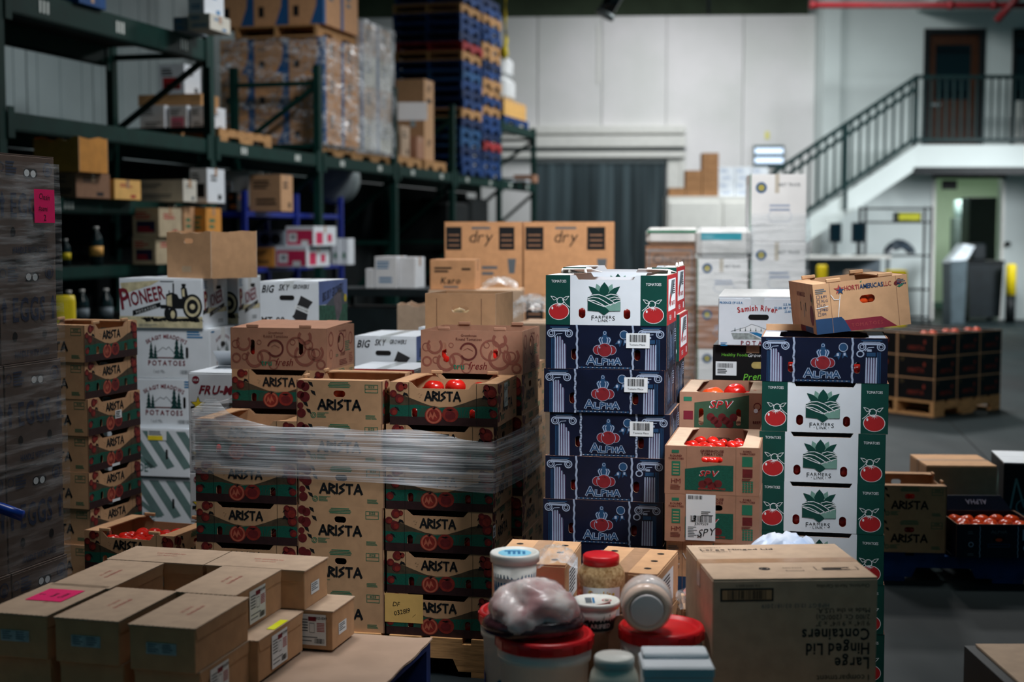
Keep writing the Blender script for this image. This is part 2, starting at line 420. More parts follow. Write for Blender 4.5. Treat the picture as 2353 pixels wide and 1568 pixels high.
jj = MB(); jj.box(-.006, -3, .0, .006, 27, .0012, jm); jj.build('expansion_joint', flo, (1.62, 0, 0), R(-10))
cl = MB(); cl.box(-14, -1.5, 8, 14, 40, 8.1, ceilm); struct(cl.build('ceiling'))
for y in (9, 15, 21):
    b = MB(); b.box(-14, y - .1, 7.5, 14, y + .1, 7.98, ceilm); struct(b.build('trim_%d' % (y // 6)))
# back wall (cold store), slightly turned; panels with recessed joints
BWY, BWA = 27.9, R(-3)
bw = empty('wall_back', loc=(0, BWY, 0), rz=BWA); struct(bw)
b = MB(); b.box(-11, .02, 0, 5.93, .2, 5.8, M('wall_joint', (206, 206, 204), .7, .05, 3)); b.build('backing', bw)
DX0, DX1, DZ = .5, 2.98, 3.03        # doorway of the cold store
xs = [-11, -9.1, -7.2, -5.3, -3.4, -1.5, .5, 1.74, 2.98, 4.45, 5.93]
for a, c in zip(xs, xs[1:]):
    p = MB(); p.box(a + .008, -.03, DZ if (a >= DX0 - .01 and c <= DX1 + .01) else 0, c - .008, .02, 5.8, wallw); p.build('wall_panel', bw)
b = MB(); b.box(DX0, .0, 0, DX1, .019, DZ, M('cold_store_dark', (16, 26, 28), .8, .1, 3)); b.build('doorway_dark_sheet', bw)  # dark sheet stands in for the unlit room behind the curtain
b = MB(); b.box(-14, 28.2, 5.8, 14, 28.4, 8, wallo); struct(b.build('wall_upper'))
# right-hand block with the office door, landing and lower doorway
BY = 26.9
def bx(px, z=2.5, Y=BY): return gx(px, Y, z)
x0, x1 = bx(1887), bx(2760)
lz1 = zat(410, BY); lx0, lx1 = bx(2150), bx(2302)
uz0 = 3.02; uz1 = zat(66, BY); ux0, ux1 = bx(2116), bx(2256)
wr = MB()
outer = [(x0, 0), (lx0, 0), (lx0, lz1), (lx1, lz1), (lx1, 0), (x1, 0), (x1, 7.9), (x0, 7.9)]
wr.slab(outer, [[(ux0, uz0), (ux1, uz0), (ux1, uz1), (ux0, uz1)], [(bx(2318), uz0), (bx(2700), uz0), (bx(2700), uz1), (bx(2318), uz1)]], lambda u, v, w: (u, BY + w, v), .2, wallg)
wro = struct(wr.build('wall_right'))
b = MB(); b.box(x0 - .02, BY - .12, 0, x0 + .3, BY - .005, 7.9, wallg); struct(b.build('trim_9'))
b = MB(); b.box(bx(2096), BY - .06, uz1 + .35, x1, BY - .005, uz1 + .45, wallg); struct(b.build('trim_10'))
b = MB(); b.box(x0 - .02, BY + .2, 0, x0 + .1, 29, 7.9, wallg); struct(b.build('wall_return'))
b = MB(); b.box(bx(2096), 23, 5.75, x1, BY - .005, 5.92, wallg); struct(b.build('shade_slab'))  # added slab that keeps lamp light off the wall beside the office door
# lit room behind the lower doorway
rm = MB(); rm.box(lx0 - 1, 31, 0, lx1 + 3, 31.1, 3.2, greenroom); struct(rm.build('wall_room_back'))
rm = MB(); rm.box(lx0 - 1.1, BY + .21, 0, lx0 - 1, 31, 3.2, greenroom); struct(rm.build('wall_room_left'))
rm = MB(); rm.box(lx1 + 2, BY + .21, 0, lx1 + 2.1, 31, 3.2, greenroom); struct(rm.build('wall_room_right'))
rm = MB(); rm.box(lx0 - 1, BY + .21, 2.95, lx1 + 3, 31, 3.05, greenroom); struct(rm.build('wall_room_top'))
rm = MB(); rm.box(lx0 - 1, 30.97, 0, lx1 + 2, 31, .14, M('green_baseboard', (90, 120, 110), .6, .1, 3)); struct(rm.build('baseboard_room'))
rl = lamp(lx1 - .1, 28.9, 2.9, 1.2, 50, (.92, 1, .92), sy=.3)
tl = empty('strip_light', 'glowing fluorescent strip light in the room past the lower doorway', 'light', loc=(lx1 - .45, 29.2, 2.889), rz=.35)
b = MB(); b.box(-.6, -.1, 0, .6, .1, .06, whitep); b.build('housing', tl)
b = MB(); b.box(-.56, -.08, -.03, .56, .08, 0, M('lit_tube', (236, 250, 236), .5, 0, emit=2.2)); b.build('tube', tl)
b = MB(); b.box(lx0 - .06, BY - .06, lz1, lx1 + .06, BY - .005, lz1 + .12, blackm); b.build('door_header', wro)
for x in (lx0 - .06, lx1): 
    b = MB(); b.box(x, BY - .02, 0, x + .06, BY - .005, lz1, whitep); b.build('door_jamb', wro)
# office door upstairs
doorw = M('brown_door_wood', (62, 34, 16), .5, .25, 6, stretch=(8, 8, 1))
dr = empty('door_1', loc=((ux0 + ux1) / 2, BY + .05, uz0)); struct(dr)
dw, dh = ux1 - ux0, uz1 - uz0
b = MB(); b.slab([(-dw / 2, 0), (dw / 2, 0), (dw / 2, dh), (-dw / 2, dh)], [[(-dw / 2 + .1, .0 + .02), (dw / 2 - .1, .02), (dw / 2 - .1, dh - .1), (-dw / 2 + .1, dh - .1)]], lambda u, v, w: (u, -.08 + w, v), .2, blackm); b.build('door_frame', dr)
gw0, gw1, gz0, gz1 = -dw / 2 + .24, dw / 2 - .24, dh * .46, dh * .88
b = MB(); b.slab([(-dw / 2 + .1, .02), (dw / 2 - .1, .02), (dw / 2 - .1, dh - .1), (-dw / 2 + .1, dh - .1)], [[(gw0, gz0), (gw1, gz0), (gw1, gz1), (gw0, gz1)]], lambda u, v, w: (u, .0 + w, v), .05, doorw); b.build('door_leaf', dr)
b = MB(); b.box(gw0, .02, gz0, gw1, .03, gz1, M('dark_glass', (10, 22, 26), .08, 0, spec=.6)); b.build('door_glass', dr)
b = MB(); b.box(-dw / 2 + .14, -.05, dh * .41, -dw / 2 + .34, .0, dh * .43, greym); b.build('door_handle', dr)
wn = empty('window_1', loc=(bx(2318), BY + .05, uz0)); struct(wn)
ww = bx(2700) - bx(2318)
b = MB(); b.slab([(0, 0), (ww, 0), (ww, dh), (0, dh)], [[(.06, .06), (ww - .06, .06), (ww - .06, dh - .06), (.06, dh - .06)]], lambda u, v, w: (u, -.08 + w, v), .2, blackm); b.build('window_frame', wn)
b = MB(); b.box(.06, .03, .06, ww - .06, .05, dh - .06, MATS['dark_glass']); b.build('pane', wn)
b = MB(); b.box(.08, -.02, .1, .26, .02, dh * .45, whitep); b.build('notice_sheet', wn)
# landing and its rail
LY = 25.5; LZ = zat(333, LY)
lx = gx(2104, LY, 3)
ld = MB(); ld.box(lx, LY, zat(384, LY), gx(2760, LY, 3), BY - .125, LZ, wallg); ldo = struct(ld.build('landing'))
b = MB(); b.box(lx - .03, LY - .02, zat(388, LY) - .1, gx(2760, LY, 3), LY + .1, zat(385, LY), blackm); b.build('under_beam', ldo)
rl_ = empty('landing_railing', 'dark green railing with upright bars along the landing edge', 'railing', loc=(lx, LY + .06, LZ))
rh = zat(176, LY) - LZ; rw = gx(2760, LY, 3) - lx
for z, n in ((rh, 'top_rail'), (.09, 'bottom_rail')):
    b = MB(); b.bar((0, 0, z), (rw, 0, z), .065, .065, railm); b.build(n, rl_)
post = MB(); post.bar((0, 0, -.42), (0, 0, rh + .03), .07, .07, railm); post.build('post', rl_)
bl = MB(); bl.bar((0, 0, .09), (0, 0, rh), .03, .03, railm); bm_ = bl.mesh('baluster'); k = .135
while k < min(rw, 3): link('baluster', bm_, rl_, (k, 0, 0)); k += .1345
# staircase down to the left
st = empty('staircase', 'white steel staircase with dark green railing rising to the landing', 'staircase', loc=(lx, LY, 0))
slope = (zat(200, LY) - zat(395, LY)) / (gx(2100, LY, 3) - gx(1812, LY, 3))
run = LZ / slope; SWD = 1.1
for y in (0, SWD):
    b = MB(); zt = LZ - .02
    T = lambda u, v, w, y=y: (u, y + w, v)
    b.slab([(0, zt), (0, zt - .42), (-(zt - .42) / slope, 0), (-zt / slope, 0)], [], T, .06, wallg); b.build('stringer', st)
n = 17
tr = MB(); tr.box(0, .06, -.04, run / n + .03, SWD, 0, greym); tm = tr.mesh('tread')
for i in range(1, n): link('tread', tm, st, (-run * i / n - .0, 0, LZ - .08 - LZ * i / n))
ra = empty('tmp'); bpy.data.objects.remove(ra)
def rail(y):
    for dz, n_, w in ((rh, 'handrail', .075), (rh - .2, 'upper_rail', .065), (.12, 'lower_rail', .065)):
        b = MB(); b.bar((0, y, LZ + dz), (-run * .9, y, LZ + dz - slope * run * .9), w, w, railm); b.build(n_, st)
    k = .12
    bb = MB(); bb.bar((0, y, .12), (0, y, rh - .2), .034, .034, railm); bm = bb.mesh('baluster')
    cc = MB(); cc.bar((0, y, rh - .2), (0, y, rh), .04, .04, railm); cm = cc.mesh('rail_bracket')
    i = 0
    while k < run * .9:
        link('baluster', bm, st, (-k, 0, LZ - slope * k))
        link('rail_bracket', cm, st, (-k, 0, LZ - slope * k))
        k += .148; i += 1
    for kk in (1.25, 2.6, 4.1):
        b = MB(); b.bar((-kk, y, LZ - slope * kk - .32), (-kk, y, LZ - slope * kk + rh), .06, .06, railm); b.build('post', st)
rail(-.03)

# left ribbed wall, parallel to the pallet rack
E1, E2 = Vector((math.sin(R(15.1)), math.cos(R(15.1)), 0)), Vector((-math.cos(R(15.1)), math.sin(R(15.1)), 0))
RB = Vector((gx(490, 13.6, 2.4), 13.6, 0))
RA = -R(15.1)   # rack local: x = -into the aisle ... handled by RK
def RK(t, u, z=0): return RB + E1 * t + E2 * u + Vector((0, 0, z))
wl = empty('wall_left', loc=RK(-12, 2.0, 0), rz=math.pi / 2 - R(15.1)); struct(wl)   # local x runs along the rack
b = MB(); b.box(0, 0.03, 0, 21, .2, 6.2, MATS['wall_joint']); b.build('backing', wl)
pn = MB()
pn.box(.01, 0, 0, 1.19, .03, 6.2, wallr)
for i in range(3): pn.box(.18 + i * .4, -.006, 0, .22 + i * .4, 0, 6.2, wallr)
pm = pn.mesh('wall_panel')
for i in range(17): link('wall_panel', pm, wl, (i * 1.2, 0, 0))

# ================================================================== box builders
def place_corner(px, Y, z, w, d, rz):
    # base centre of a box whose front-left base corner is seen at column px, depth Y, height z
    c, s = math.cos(rz), math.sin(rz)
    x = gx(px, Y, z)
    return Vector((x + w / 2 * c - d / 2 * s, Y + w / 2 * s + d / 2 * c, z))
YAW = R(-12)
def lug(w, d, h, m, dip=None, holes=(), ehole=None, flaps=True, tabs=0, t=.005, arts=(), inner=None, fm=None, name='proto', ends_dip=None):
    r = empty(name); b = MB(); inner = inner or kraft_d
    if dip:
        a0, a1, c0, c1, dv = dip
        out = [(-w / 2, 0), (w / 2, 0), (w / 2, h), (a1, h), (c1, h - dv), (c0, h - dv), (a0, h), (-w / 2, h)]
    else: out = [(-w / 2, 0), (w / 2, 0), (w / 2, h), (-w / 2, h)]
    hs = [slot(*q) for q in holes]
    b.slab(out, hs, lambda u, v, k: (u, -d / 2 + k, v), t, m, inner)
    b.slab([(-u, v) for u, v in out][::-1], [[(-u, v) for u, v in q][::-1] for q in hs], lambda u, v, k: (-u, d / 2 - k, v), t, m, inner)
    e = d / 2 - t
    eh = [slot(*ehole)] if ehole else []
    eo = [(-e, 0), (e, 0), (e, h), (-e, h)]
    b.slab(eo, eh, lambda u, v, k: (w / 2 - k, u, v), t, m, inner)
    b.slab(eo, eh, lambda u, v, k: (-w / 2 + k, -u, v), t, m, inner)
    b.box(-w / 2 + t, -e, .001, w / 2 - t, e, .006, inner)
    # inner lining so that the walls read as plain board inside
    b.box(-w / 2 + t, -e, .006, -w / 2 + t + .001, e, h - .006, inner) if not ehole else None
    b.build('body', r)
    if flaps:
        fw = .052
        for s in (-1, 1):
            q = MB(); X = s * (w / 2 - t); pts = [(X, -e), (X - s * (fw + .02), -e), (X - s * fw, -e + .035), (X - s * fw, e - .035), (X - s * (fw + .02), e), (X, e)]
            q.slab(pts, [], lambda u, v, k: (u, v, h - .0045 + k), .004, fm or m); q.build('rim_flap', r)
    for i in range(tabs):
        q = MB(); x = (-.5 + i % 2) * w * .55 if tabs == 4 else 0
        y = -d / 2 + .006 if i < 2 else d / 2 - .006
        q.bev(x - .024, y - .005, h + .0004, x + .024, y + .006, h + .013, m, .002); q.build('tab', r)
    if arts: art_obj(r, arts, w, d, h)
    return r
def carton(w, d, h, m, arts=(), tp=True, seam='x', top=None, name='proto', gap=.003, tape_m=None, b_=.003):
    r = empty(name); b = MB(); b.bev(-w / 2, -d / 2, 0, w / 2, d / 2, h - .004, m, b_); b.build('body', r)
    for s in (-1, 1):
        q = MB()
        if seam == 'x': q.box(-w / 2 + .001, min(s * gap / 2, s * (d / 2 - .001)), h - .0039, w / 2 - .001, max(s * gap / 2, s * (d / 2 - .001)), h, top or m)
        else: q.box(min(s * gap / 2, s * (w / 2 - .001)), -d / 2 + .001, h - .0039, max(s * gap / 2, s * (w / 2 - .001)), d / 2 - .001, h, top or m)
        q.build('flap', r)
    if tp:
        q = MB(); k = .025; tm_ = tape_m or tape
        if seam == 'x': q.box(-w / 2, -k, h, w / 2, k, h + .0006, tm_); q.box(-w / 2 - .0012, -k, h - .07, -w / 2, k, h, tm_); q.box(w / 2, -k, h - .07, w / 2 + .0012, k, h, tm_)
        else: q.box(-k, -d / 2, h, k, d / 2, h + .0006, tm_); q.box(-k, -d / 2 - .0004, h - .03, k, -d / 2, h, tm_)
        q.build('packing_tape', r)
    if arts: art_obj(r, arts, w, d, h)
    return r
def put(proto, name, label, cat, loc, rz=0, group=None, tilt=None):
    c = dup(proto); c.name = name; c.location = loc; c.rotation_euler = (tilt[0], tilt[1], rz) if tilt else (0, 0, rz)
    return tag(c, label, cat, group)
def sticker(parent, face, w, d, x0, y0, x1, y1, draw=None, m=None, name='sticker', label=None, h=0):
    a = Art(); a.rect(x0, y0, x1, y1, m or wink, 1.6)
    if draw: draw(a)
    a.v = [(x, y, l + 1.8) for x, y, l in a.v]
    o = art_obj(parent, [(face, a)], w, d, h, name)
    if label: o['label'] = label
    return o
def pallet(w, d, mats, h=.14, nb=6, name='proto'):
    r = empty(name)
    m0 = mats
    bt = .02; bw = w / nb * .8
    dk = MB(); dk.box(-bw / 2, -d / 2, h - bt, bw / 2, d / 2, h, m0); dm = dk.mesh('deck_board')
    for i in range(nb): link('deck_board', dm, r, (-w / 2 + bw / 2 + (w - bw) * i / (nb - 1), 0, 0))
    T = lambda u, v, k: (u, k, v)
    a, c, e = w * .12, w * .36, .045
    prof = [(-w / 2, bt), (-c, bt), (-c + .02, bt + e), (-a - .02, bt + e), (-a, bt), (a, bt), (a + .02, bt + e), (c - .02, bt + e), (c, bt), (w / 2, bt), (w / 2, h - bt), (-w / 2, h - bt)]
    sg = MB(); sg.slab(prof, [], T, .04, m0); sm = sg.mesh('stringer')
    for y in (-d / 2, -.02, d / 2 - .04): link('stringer', sm, r, (0, y, 0))
    bd = MB(); bd.box(-bw / 2, -d / 2, 0, bw / 2, d / 2, bt, m0); bm = bd.mesh('bottom_board')
    for i in range(3): link('bottom_board', bm, r, (-w / 2 + bw / 2 + (w - bw) * i / 2, 0, 0))
    return r
# tomatoes
def tomato_mesh(m, r, seed):
    g = random.Random(seed); n, k = 20, 12; vs, fs = [], []
    ph = g.uniform(0, 6)
    for j in range(k + 1):
        th = math.pi * j / k; zz = math.cos(th); rr = math.sin(th)
        for i in range(n):
            a = 2 * math.pi * i / n; lo = 1 + .035 * math.cos(5 * a + ph) * rr
            z = zz * .82 - (.16 * math.exp(-(rr / .28) ** 2) if zz > 0 else 0)
            vs.append((r * rr * lo * math.cos(a), r * rr * lo * math.sin(a), r * z + r * .82))
    for j in range(k):
        for i in range(n): fs.append((j * n + i, (j + 1) * n + i, (j + 1) * n + (i + 1) % n, j * n + (i + 1) % n))
    b = MB(); b.add(vs, fs, m, True); return b.mesh('tomato')
TOMS = [tomato_mesh(tomr, .034, i) for i in range(3)] + [tomato_mesh(tomo, .036, 9)]
def tomato(loc, label, group, k=None, sc=1, tilt=None):
    o = link('tomato', TOMS[rnd.randrange(3) if k is None else k], None, loc, tilt or (rnd.uniform(-.5, .5), rnd.uniform(-.5, .5), rnd.uniform(0, 6)))
    o.scale = (sc, sc, sc)
    return tag(o, label, 'tomato', group)
def local(box_loc, rz, x, y, z):
    c, s = math.cos(rz), math.sin(rz)
    return Vector((box_loc[0] + x * c - y * s, box_loc[1] + x * s + y * c, box_loc[2] + z))
def hole_toms(loc, rz, d, holes, label, group, face='front', w=0):
    for (u, v, hw, hh) in holes:
        if face == 'front': tomato(local(loc, rz, u + rnd.uniform(-.006, .006), -d / 2 + .046, .0065), label, group, tilt=(0, 0, rnd.uniform(0, 6)), sc=rnd.uniform(.95, 1.1))
# ================================================================== printed tomato lugs
# --- kraft lug with a painted field on its long sides
AW, AD, AH = .40, .33, .155
A_HOLES = [(-.107, .043, .021, .037), (.107, .043, .021, .037)]
def arista_front():
    a = Art(); hs = [slot(*q) for q in A_HOLES]
    curve = [(-.2, .118), (-.166, .112), (-.124, .098), (-.08, .082), (-.05, .072), (-.014, .067), (.033, .069), (.077, .083), (.121, .1), (.16, .108), (.2, .112)]
    a.poly(curve + [(.2, .066), (-.2, .066)], olive, 1)
    a.poly([(-.2, .026), (.2, .026), (.2, .07), (.15, .074), (.1, .07), (.04, .066), (-.02, .064), (-.1, .074), (-.15, .07), (-.2, .072)], tealf, 1.3, hs)
    a.rect(-.2, 0, .2, .03, tead, 1.6)
    for x in (-.128, .123): a.line([(x, 0), (x, .153)], .0012, ink, 2)
    a.strokes('ARISTA', -.002, .09, .033, .0068, ink, 2, gap=.17, sx=.86)
    for x, y in ((-.09, .112), (-.082, .108), (-.086, .1)): a.line([(x - .003, y + .002), (x, y), (x + .003, y + .003)], .0008, ink, 2)
    a.disc(-.036, .036, .033, redt, 2, .031, 26); a.ring(-.036, .036, .029, .006, redl, 2.2, n=24)
    a.poly([(-.056, .022), (-.048, .05), (-.04, .034), (-.034, .052), (-.022, .026), (-.033, .034), (-.038, .02), (-.046, .032)], redl, 2.4)
    a.disc(.026, .041, .03, redt, 2.1, .028, 26); a.disc(.026, .038, .02, redd, 2.3, .016, 18)
    for k in range(7):
        t = R(20 + 23 * k); a.poly([(.024, .058), (.024 + .02 * math.cos(t), .058 + .012 * math.sin(t) - .004), (.026, .054)], ink, 2.6)
        a.poly([(-.036, .062), (-.036 + .014 * math.cos(t), .062 + .014 * math.sin(t)), (-.034, .058)], ink, 2.6)
    for k in range(6): 
        a.line([(.062 + k * .006, .03), (.05 + k * .016, .064)], .0012, olive, 1.8); a.line([(-.072 - k * .004, .03), (-.07 - k * .004 + .012, .064)], .0012, olive, 1.8)
    for x, y, r in ((-.16, .138, .017), (-.186, .112, .0135), (-.163, .094, .0165), (-.185, .047, .0145), (-.142, .14, .01), (.174, .124, .024), (.181, .092, .018), (.185, .046, .014), (.16, .14, .012)):
        a.disc(x, y, r, redd, 2.4, None, 16); a.disc(x + r * .2, y - r * .2, r * .62, redt, 2.6, None, 12)
    for x, y in ((-.17, .152), (-.146, .118), (-.18, .065), (.15, .138), (.148, .112), (.172, .066)): a.poly([(x, y), (x + .012, y - .004), (x + .018, y - .016), (x + .006, y - .01), (x - .006, y - .014)], ink, 2.2)
    return a
def arista_end():
    a = Art()
    a.strokes('ARISTA', 0, .048, .036, .0078, ink, 2, gap=.19, sx=.95)
    for x, y, r in ((-.147, .138, .016), (-.13, .13, .016), (-.149, .1, .014), (-.132, .092, .019), (-.15, .06, .012), (-.146, .032, .017)): 
        a.disc(x, y, r, redd, 1.4, None, 16)
    for x, y in ((-.12, .15), (-.11, .118), (-.14, .076), (-.128, .05)): a.poly([(x, y), (x + .016, y - .004), (x + .02, y - .02), (x + .006, y - .012)], ink, 1.2)
    for i, w in enumerate((.07, .08, .086, .08)): a.rect(-w / 2, .146 - i * .0055, w / 2, .149 - i * .0055, greeni, 1)
    for (x0, y0, x1, y1) in ((.098, .14, .148, .142), (.098, .112, .148, .114), (.098, .112, .1, .142), (.146, .112, .148, .142), (.098, .125, .148, .127)): a.rect(x0, y0, x1, y1, greeni, 1)
    a.text('SIZE', .123, .13, .008, greeni, 1)
    a.ring(-.1, .026, .011, .0025, greeni, 1); a.ring(-.1, .026, .006, .002, greeni, 1)
    a.lines(-.086, .036, .045, 5, .002, .002, greeni); a.lines(.1, .03, .045, 4, .002, .002, greeni)
    return a
def arista(tabs=0, name='proto_lug'):
    fr, en = arista_front(), arista_end()
    return lug(AW, AD, AH, kraft, (-.12, .112, -.097, .093, .022), A_HOLES, (0, .106, .046, .024), arts=[('front', fr), ('right', en), ('left', en)], name=name, tabs=tabs)
# --- white and green lug
FH = .164; F_HOLES = [(-.0785, .0395, .0225, .034), (.07, .0375, .0225, .034)]
def fl_front():
    a = Art(); X = lambda x: (x - 877) * .0002346; V = lambda y: (760 - y) * .000225
    P = lambda *q: [(X(x), V(y)) for x, y in q]
    a.rect(-.2, 0, -.118, FH, green_b, 1); a.rect(.1145, 0, .2, FH, green_b, 1)
    def leaf(pts, m, l=1): a.poly(P(*pts), m, l)
    leaf(((745, 155), (800, 195), (795, 270), (760, 270), (735, 215)), greenl); leaf(((969, 155), (914, 195), (919, 270), (954, 270), (979, 215)), greenl)
    leaf(((635, 190), (720, 215), (780, 265), (810, 310), (690, 300), (665, 255)), green_b, 1.4); leaf(((1079, 190), (994, 215), (934, 265), (904, 310), (1024, 300), (1049, 255)), green_b, 1.4)
    leaf(((857, 130), (905, 190), (928, 250), (912, 300), (857, 318), (802, 300), (786, 250), (809, 190)), green_b, 1.8)
    leaf(((625, 350), (690, 306), (770, 294), (857, 318), (940, 292), (1030, 304), (1085, 350), (1085, 550), (930, 555), (857, 612), (782, 558), (625, 545)), green_b, 2)
    leaf(((862, 492), (1082, 408), (1082, 548), (930, 553), (900, 520)), greenl, 2.4)
    for pts in (((632, 345), (700, 318), (780, 312), (870, 345), (950, 395), (1012, 445)), ((625, 375), (700, 352), (780, 365), (860, 410), (950, 470)), ((625, 392), (720, 402), (800, 440), (880, 490)), ((880, 330), (950, 305), (1030, 318), (1082, 355)), ((930, 365), (1000, 345), (1085, 365)), ((975, 395), (1030, 375), (1085, 385)), ((625, 395), (740, 445), (857, 487), (970, 448), (1085, 402))):
        a.line(P(*pts), .0024, wink, 2.8)
    a.text('F', X(695), V(688), .0155, ink, 1, bold=0, sx=1.0); a.text('S', X(990), V(688), .0145, ink, 1, bold=0)
    a.text('ARMER', X(842), V(662), .0095, ink, 1, bold=0, sx=1.15, track=.2); a.text('LINK', X(842), V(710), .0085, ink, 1, bold=0, sx=1.1, track=.22)
    for x in (740, 935): a.disc(X(x), V(688), .0012, ink, 1, n=8)
    for s, cx, ty, yy in ((1, 212, 140, 565), (-1, 1545, 180, 605)):
        a.text('TOMATOES', X(cx), V(ty), .0085, wink, 2, bold=0, sx=.82, track=.03)
        a.disc(X(cx), V(yy), .0345, wink, 1.6, .0278, 30); a.disc(X(cx), V(yy), .0325, redi, 2, .0258, 30)
        a.disc(X(cx - 92), V(yy - 50), .003, wink, 2.4, .0048, 10)
        for q in range(5):
            t = R(200 + 35 * q); a.poly([(X(cx), V(yy - 105)), (X(cx) + .016 * math.cos(t), V(yy - 108) + .012 * math.sin(t)), (X(cx) + .004 * math.cos(t + .6), V(yy - 95))], wink, 2.6)
        a.ring(X(cx + 22 * s), V(yy - 155), .0125, .0022, wink, 2.2)
        a.line([(X(cx + 50 * s), V(yy - 175)), (X(cx + 100 * s), V(yy - 110)), (X(cx + 158 * s), V(yy - 60))], .0018, wink, 2.2)
        for q in (-1, 1):
            bx0 = cx + 15 * s + q * 40; a.line([(X(bx0), V(yy - 185)), (X(bx0 + q * 45), V(yy - 165)), (X(bx0 + q * 90), V(yy - 225)), (X(bx0 + q * 40), V(yy - 215)), (X(bx0), V(yy - 185))], .0016, wink, 2.2)
    return a
def fl_end():
    a = Art(); a.rect(-.162, 0, .162, FH, redi, 1); a.rect(-.12, .045, .12, .15, wink, 1.5)
    a.poly([(-.11, .06), (-.02, .145), (.1, .145), (.02, .1)], inkg, 1.8); a.disc(-.06, .08, .022, redi, 2)
    a.text('TOMATOES', .03, .06, .014, redi, 2); a.lines(.03, .13, .08, 5, .004, .003, ink, 2); a.rect(.09, .012, .12, .034, wink, 1.5); a.text('FRESH', -.05, .014, .016, wink, 1.6, bold=0)
    a.disc(.0, .105, .012, ink, 2.2, .007, 14)
    return a
def flink(tabs=0):
    fr, en = fl_front(), fl_end()
    return lug(.40, .33, FH, white_b, (-.1, .099, -.091, .09, .0146), F_HOLES, None, arts=[('front', fr), ('right', en), ('left', en)], name='proto_lug', tabs=tabs, fm=white_t)
# --- navy lug with columns
LH = .1455; L_HOLES = [(-.104, .049, .019, .036), (.105, .049, .019, .036)]
def alpha_front():
    a = Art(); X = lambda x: (x - 1182) * .0001806; V = lambda y: (960 - y) * .0001764
    for cx, s in ((340, 1), (2008, -1)):
        a.rect(X(cx - 180), V(190), X(cx + 180), V(172), colb, 1); a.rect(X(cx - 150), V(215), X(cx + 150), V(203), cola, 1)
        a.rect(X(cx - 170), V(262), X(cx + 170), V(226), cola, 1)
        for q in (-165, 165):
            a.ring(X(cx + q), V(295), .0135, .0035, cola, 1.5); a.ring(X(cx + q), V(295), .0072, .0022, cola, 1.5)
        for i in range(5):
            x = cx - 60 * s + (i - .6) * 44 * s; w = 15
            yt = (360, 350, 350, 420, 490)[i] if s > 0 else 490
            a.poly([(X(x - w), V(960)), (X(x + w), V(960)), (X(x + w * .7 - i * s), V(yt)), (X(x - w * .7 - i * s), V(yt))], cola, 1)
            a.rect(X(x + w), V(958), X(x + w + 8), V(yt + 20), plum, .8)
        for i in range(3): a.rect(X(cx - s * (155 - i * 26) - 7), V(960), X(cx - s * (155 - i * 26) + 7), V(390), colb, 1)
        a.line([(X(cx - 110), V(370)), (X(cx - 60), V(310)), (X(cx + 40), V(300))], .0022, cola, 1.2)
    a.ring(X(1815), V(425), .0125, .004, cola, 1.5, ry=.011); a.rect(X(1930), V(380), X(2010), V(340), cola, 1.2); a.rect(X(1925), V(470), X(2080), V(400), colb, 1.1)
    for x in (655, 1680): a.wavy(X(x), .001, LH - .001, .0062, cola, 1.7)
    a.poly([(X(1090), V(500)), (X(1045), V(420)), (X(1060), V(360)), (X(1125), V(340)), (X(1135), V(250)), (X(1165), V(235)), (X(1198), V(250)), (X(1205), V(340)), (X(1270), V(360)), (X(1285), V(420)), (X(1240), V(500))], colb, 1)
    for x in (1090, 1125, 1205, 1240): a.line([(X(x), V(480)), (X(x + (x - 1165) * .4), V(400)), (X(x), V(365))], .003, cola, 1.4)
    a.ring(X(1165), V(280), .0055, .0016, cola, 1.4)
    for x, r in ((1045, .0172), (1285, .0172), (1165, .0245)):
        l = 2 if x == 1165 else 1.5; a.disc(X(x), V(598), r, cola, l, r * .95, 28); a.disc(X(x), V(598), r - .0016, M('crimson_ink', (122, 26, 34), .6, .1, 40), l + .3, (r - .0016) * .95, 28)
    a.disc(X(1075), V(550), .0022, cola, 2.6, .0035, 8)
    for k in range(5): a.poly([(X(1165), V(500)), (X(1105 + 30 * k), V(545)), (X(1140 + 14 * k), V(515))], ink, 2.6)
    a.strokes('ALPHA', X(1150), V(872), .0215, .0082, cola, 2.2, gap=.2, sx=1.14, first=1.3); a.strokes('ALPHA', X(1150), V(872), .0215, .0042, colb, 2.5, gap=.2, sx=1.14, first=1.3)
    a.ring(X(1518), V(310), .0145, .002, cola, 1.2); a.disc(X(1518), V(310), .0126, colb, 1)
    a.poly([(X(1430), V(390)), (X(1350), V(490)), (X(1415), V(480)), (X(1440), V(545)), (X(1490), V(420))], colb, 1); a.poly([(X(1510), V(410)), (X(1500), V(520)), (X(1545), V(470)), (X(1600), V(495)), (X(1560), V(390))], colb, 1)
    a.rect(X(1405), V(470), X(1445), V(420), cola, 1.2); a.rect(X(1525), V(460), X(1560), V(410), cola, 1.2)
    for i in range(24): a.rect(X(690 + i * 40), V(945), X(722 + i * 40), V(912), colb, 1, ) if i % 2 else a.rect(X(690 + i * 40), V(935), X(722 + i * 40), V(922), cola, 1)
    return a
def alpha_end():
    a = Art()
    for x in (-.12, -.09, .085): a.wavy(x, .002, LH - .002, .003, cola, 1)
    for x in (-.05, 0, .05): a.rect(x - .012, .02, x + .012, .1, colb, 1); a.rect(x - .003, .03, x + .003, .12, cola, 1.3)
    a.lines(.1, .12, .05, 6, .004, .004, cola)
    a.disc(0, .115, .018, ink, 1.6, .008, 14)
    return a
def alpha(tabs=0, fm=None):
    fr, en = alpha_front(), alpha_end()
    return lug(.40, .33, LH, navy, (-.11, .11, -.105, .105, .0), L_HOLES, None, arts=[('front', fr), ('right', en), ('left', en)], name='proto_lug', tabs=tabs, fm=fm or navy)
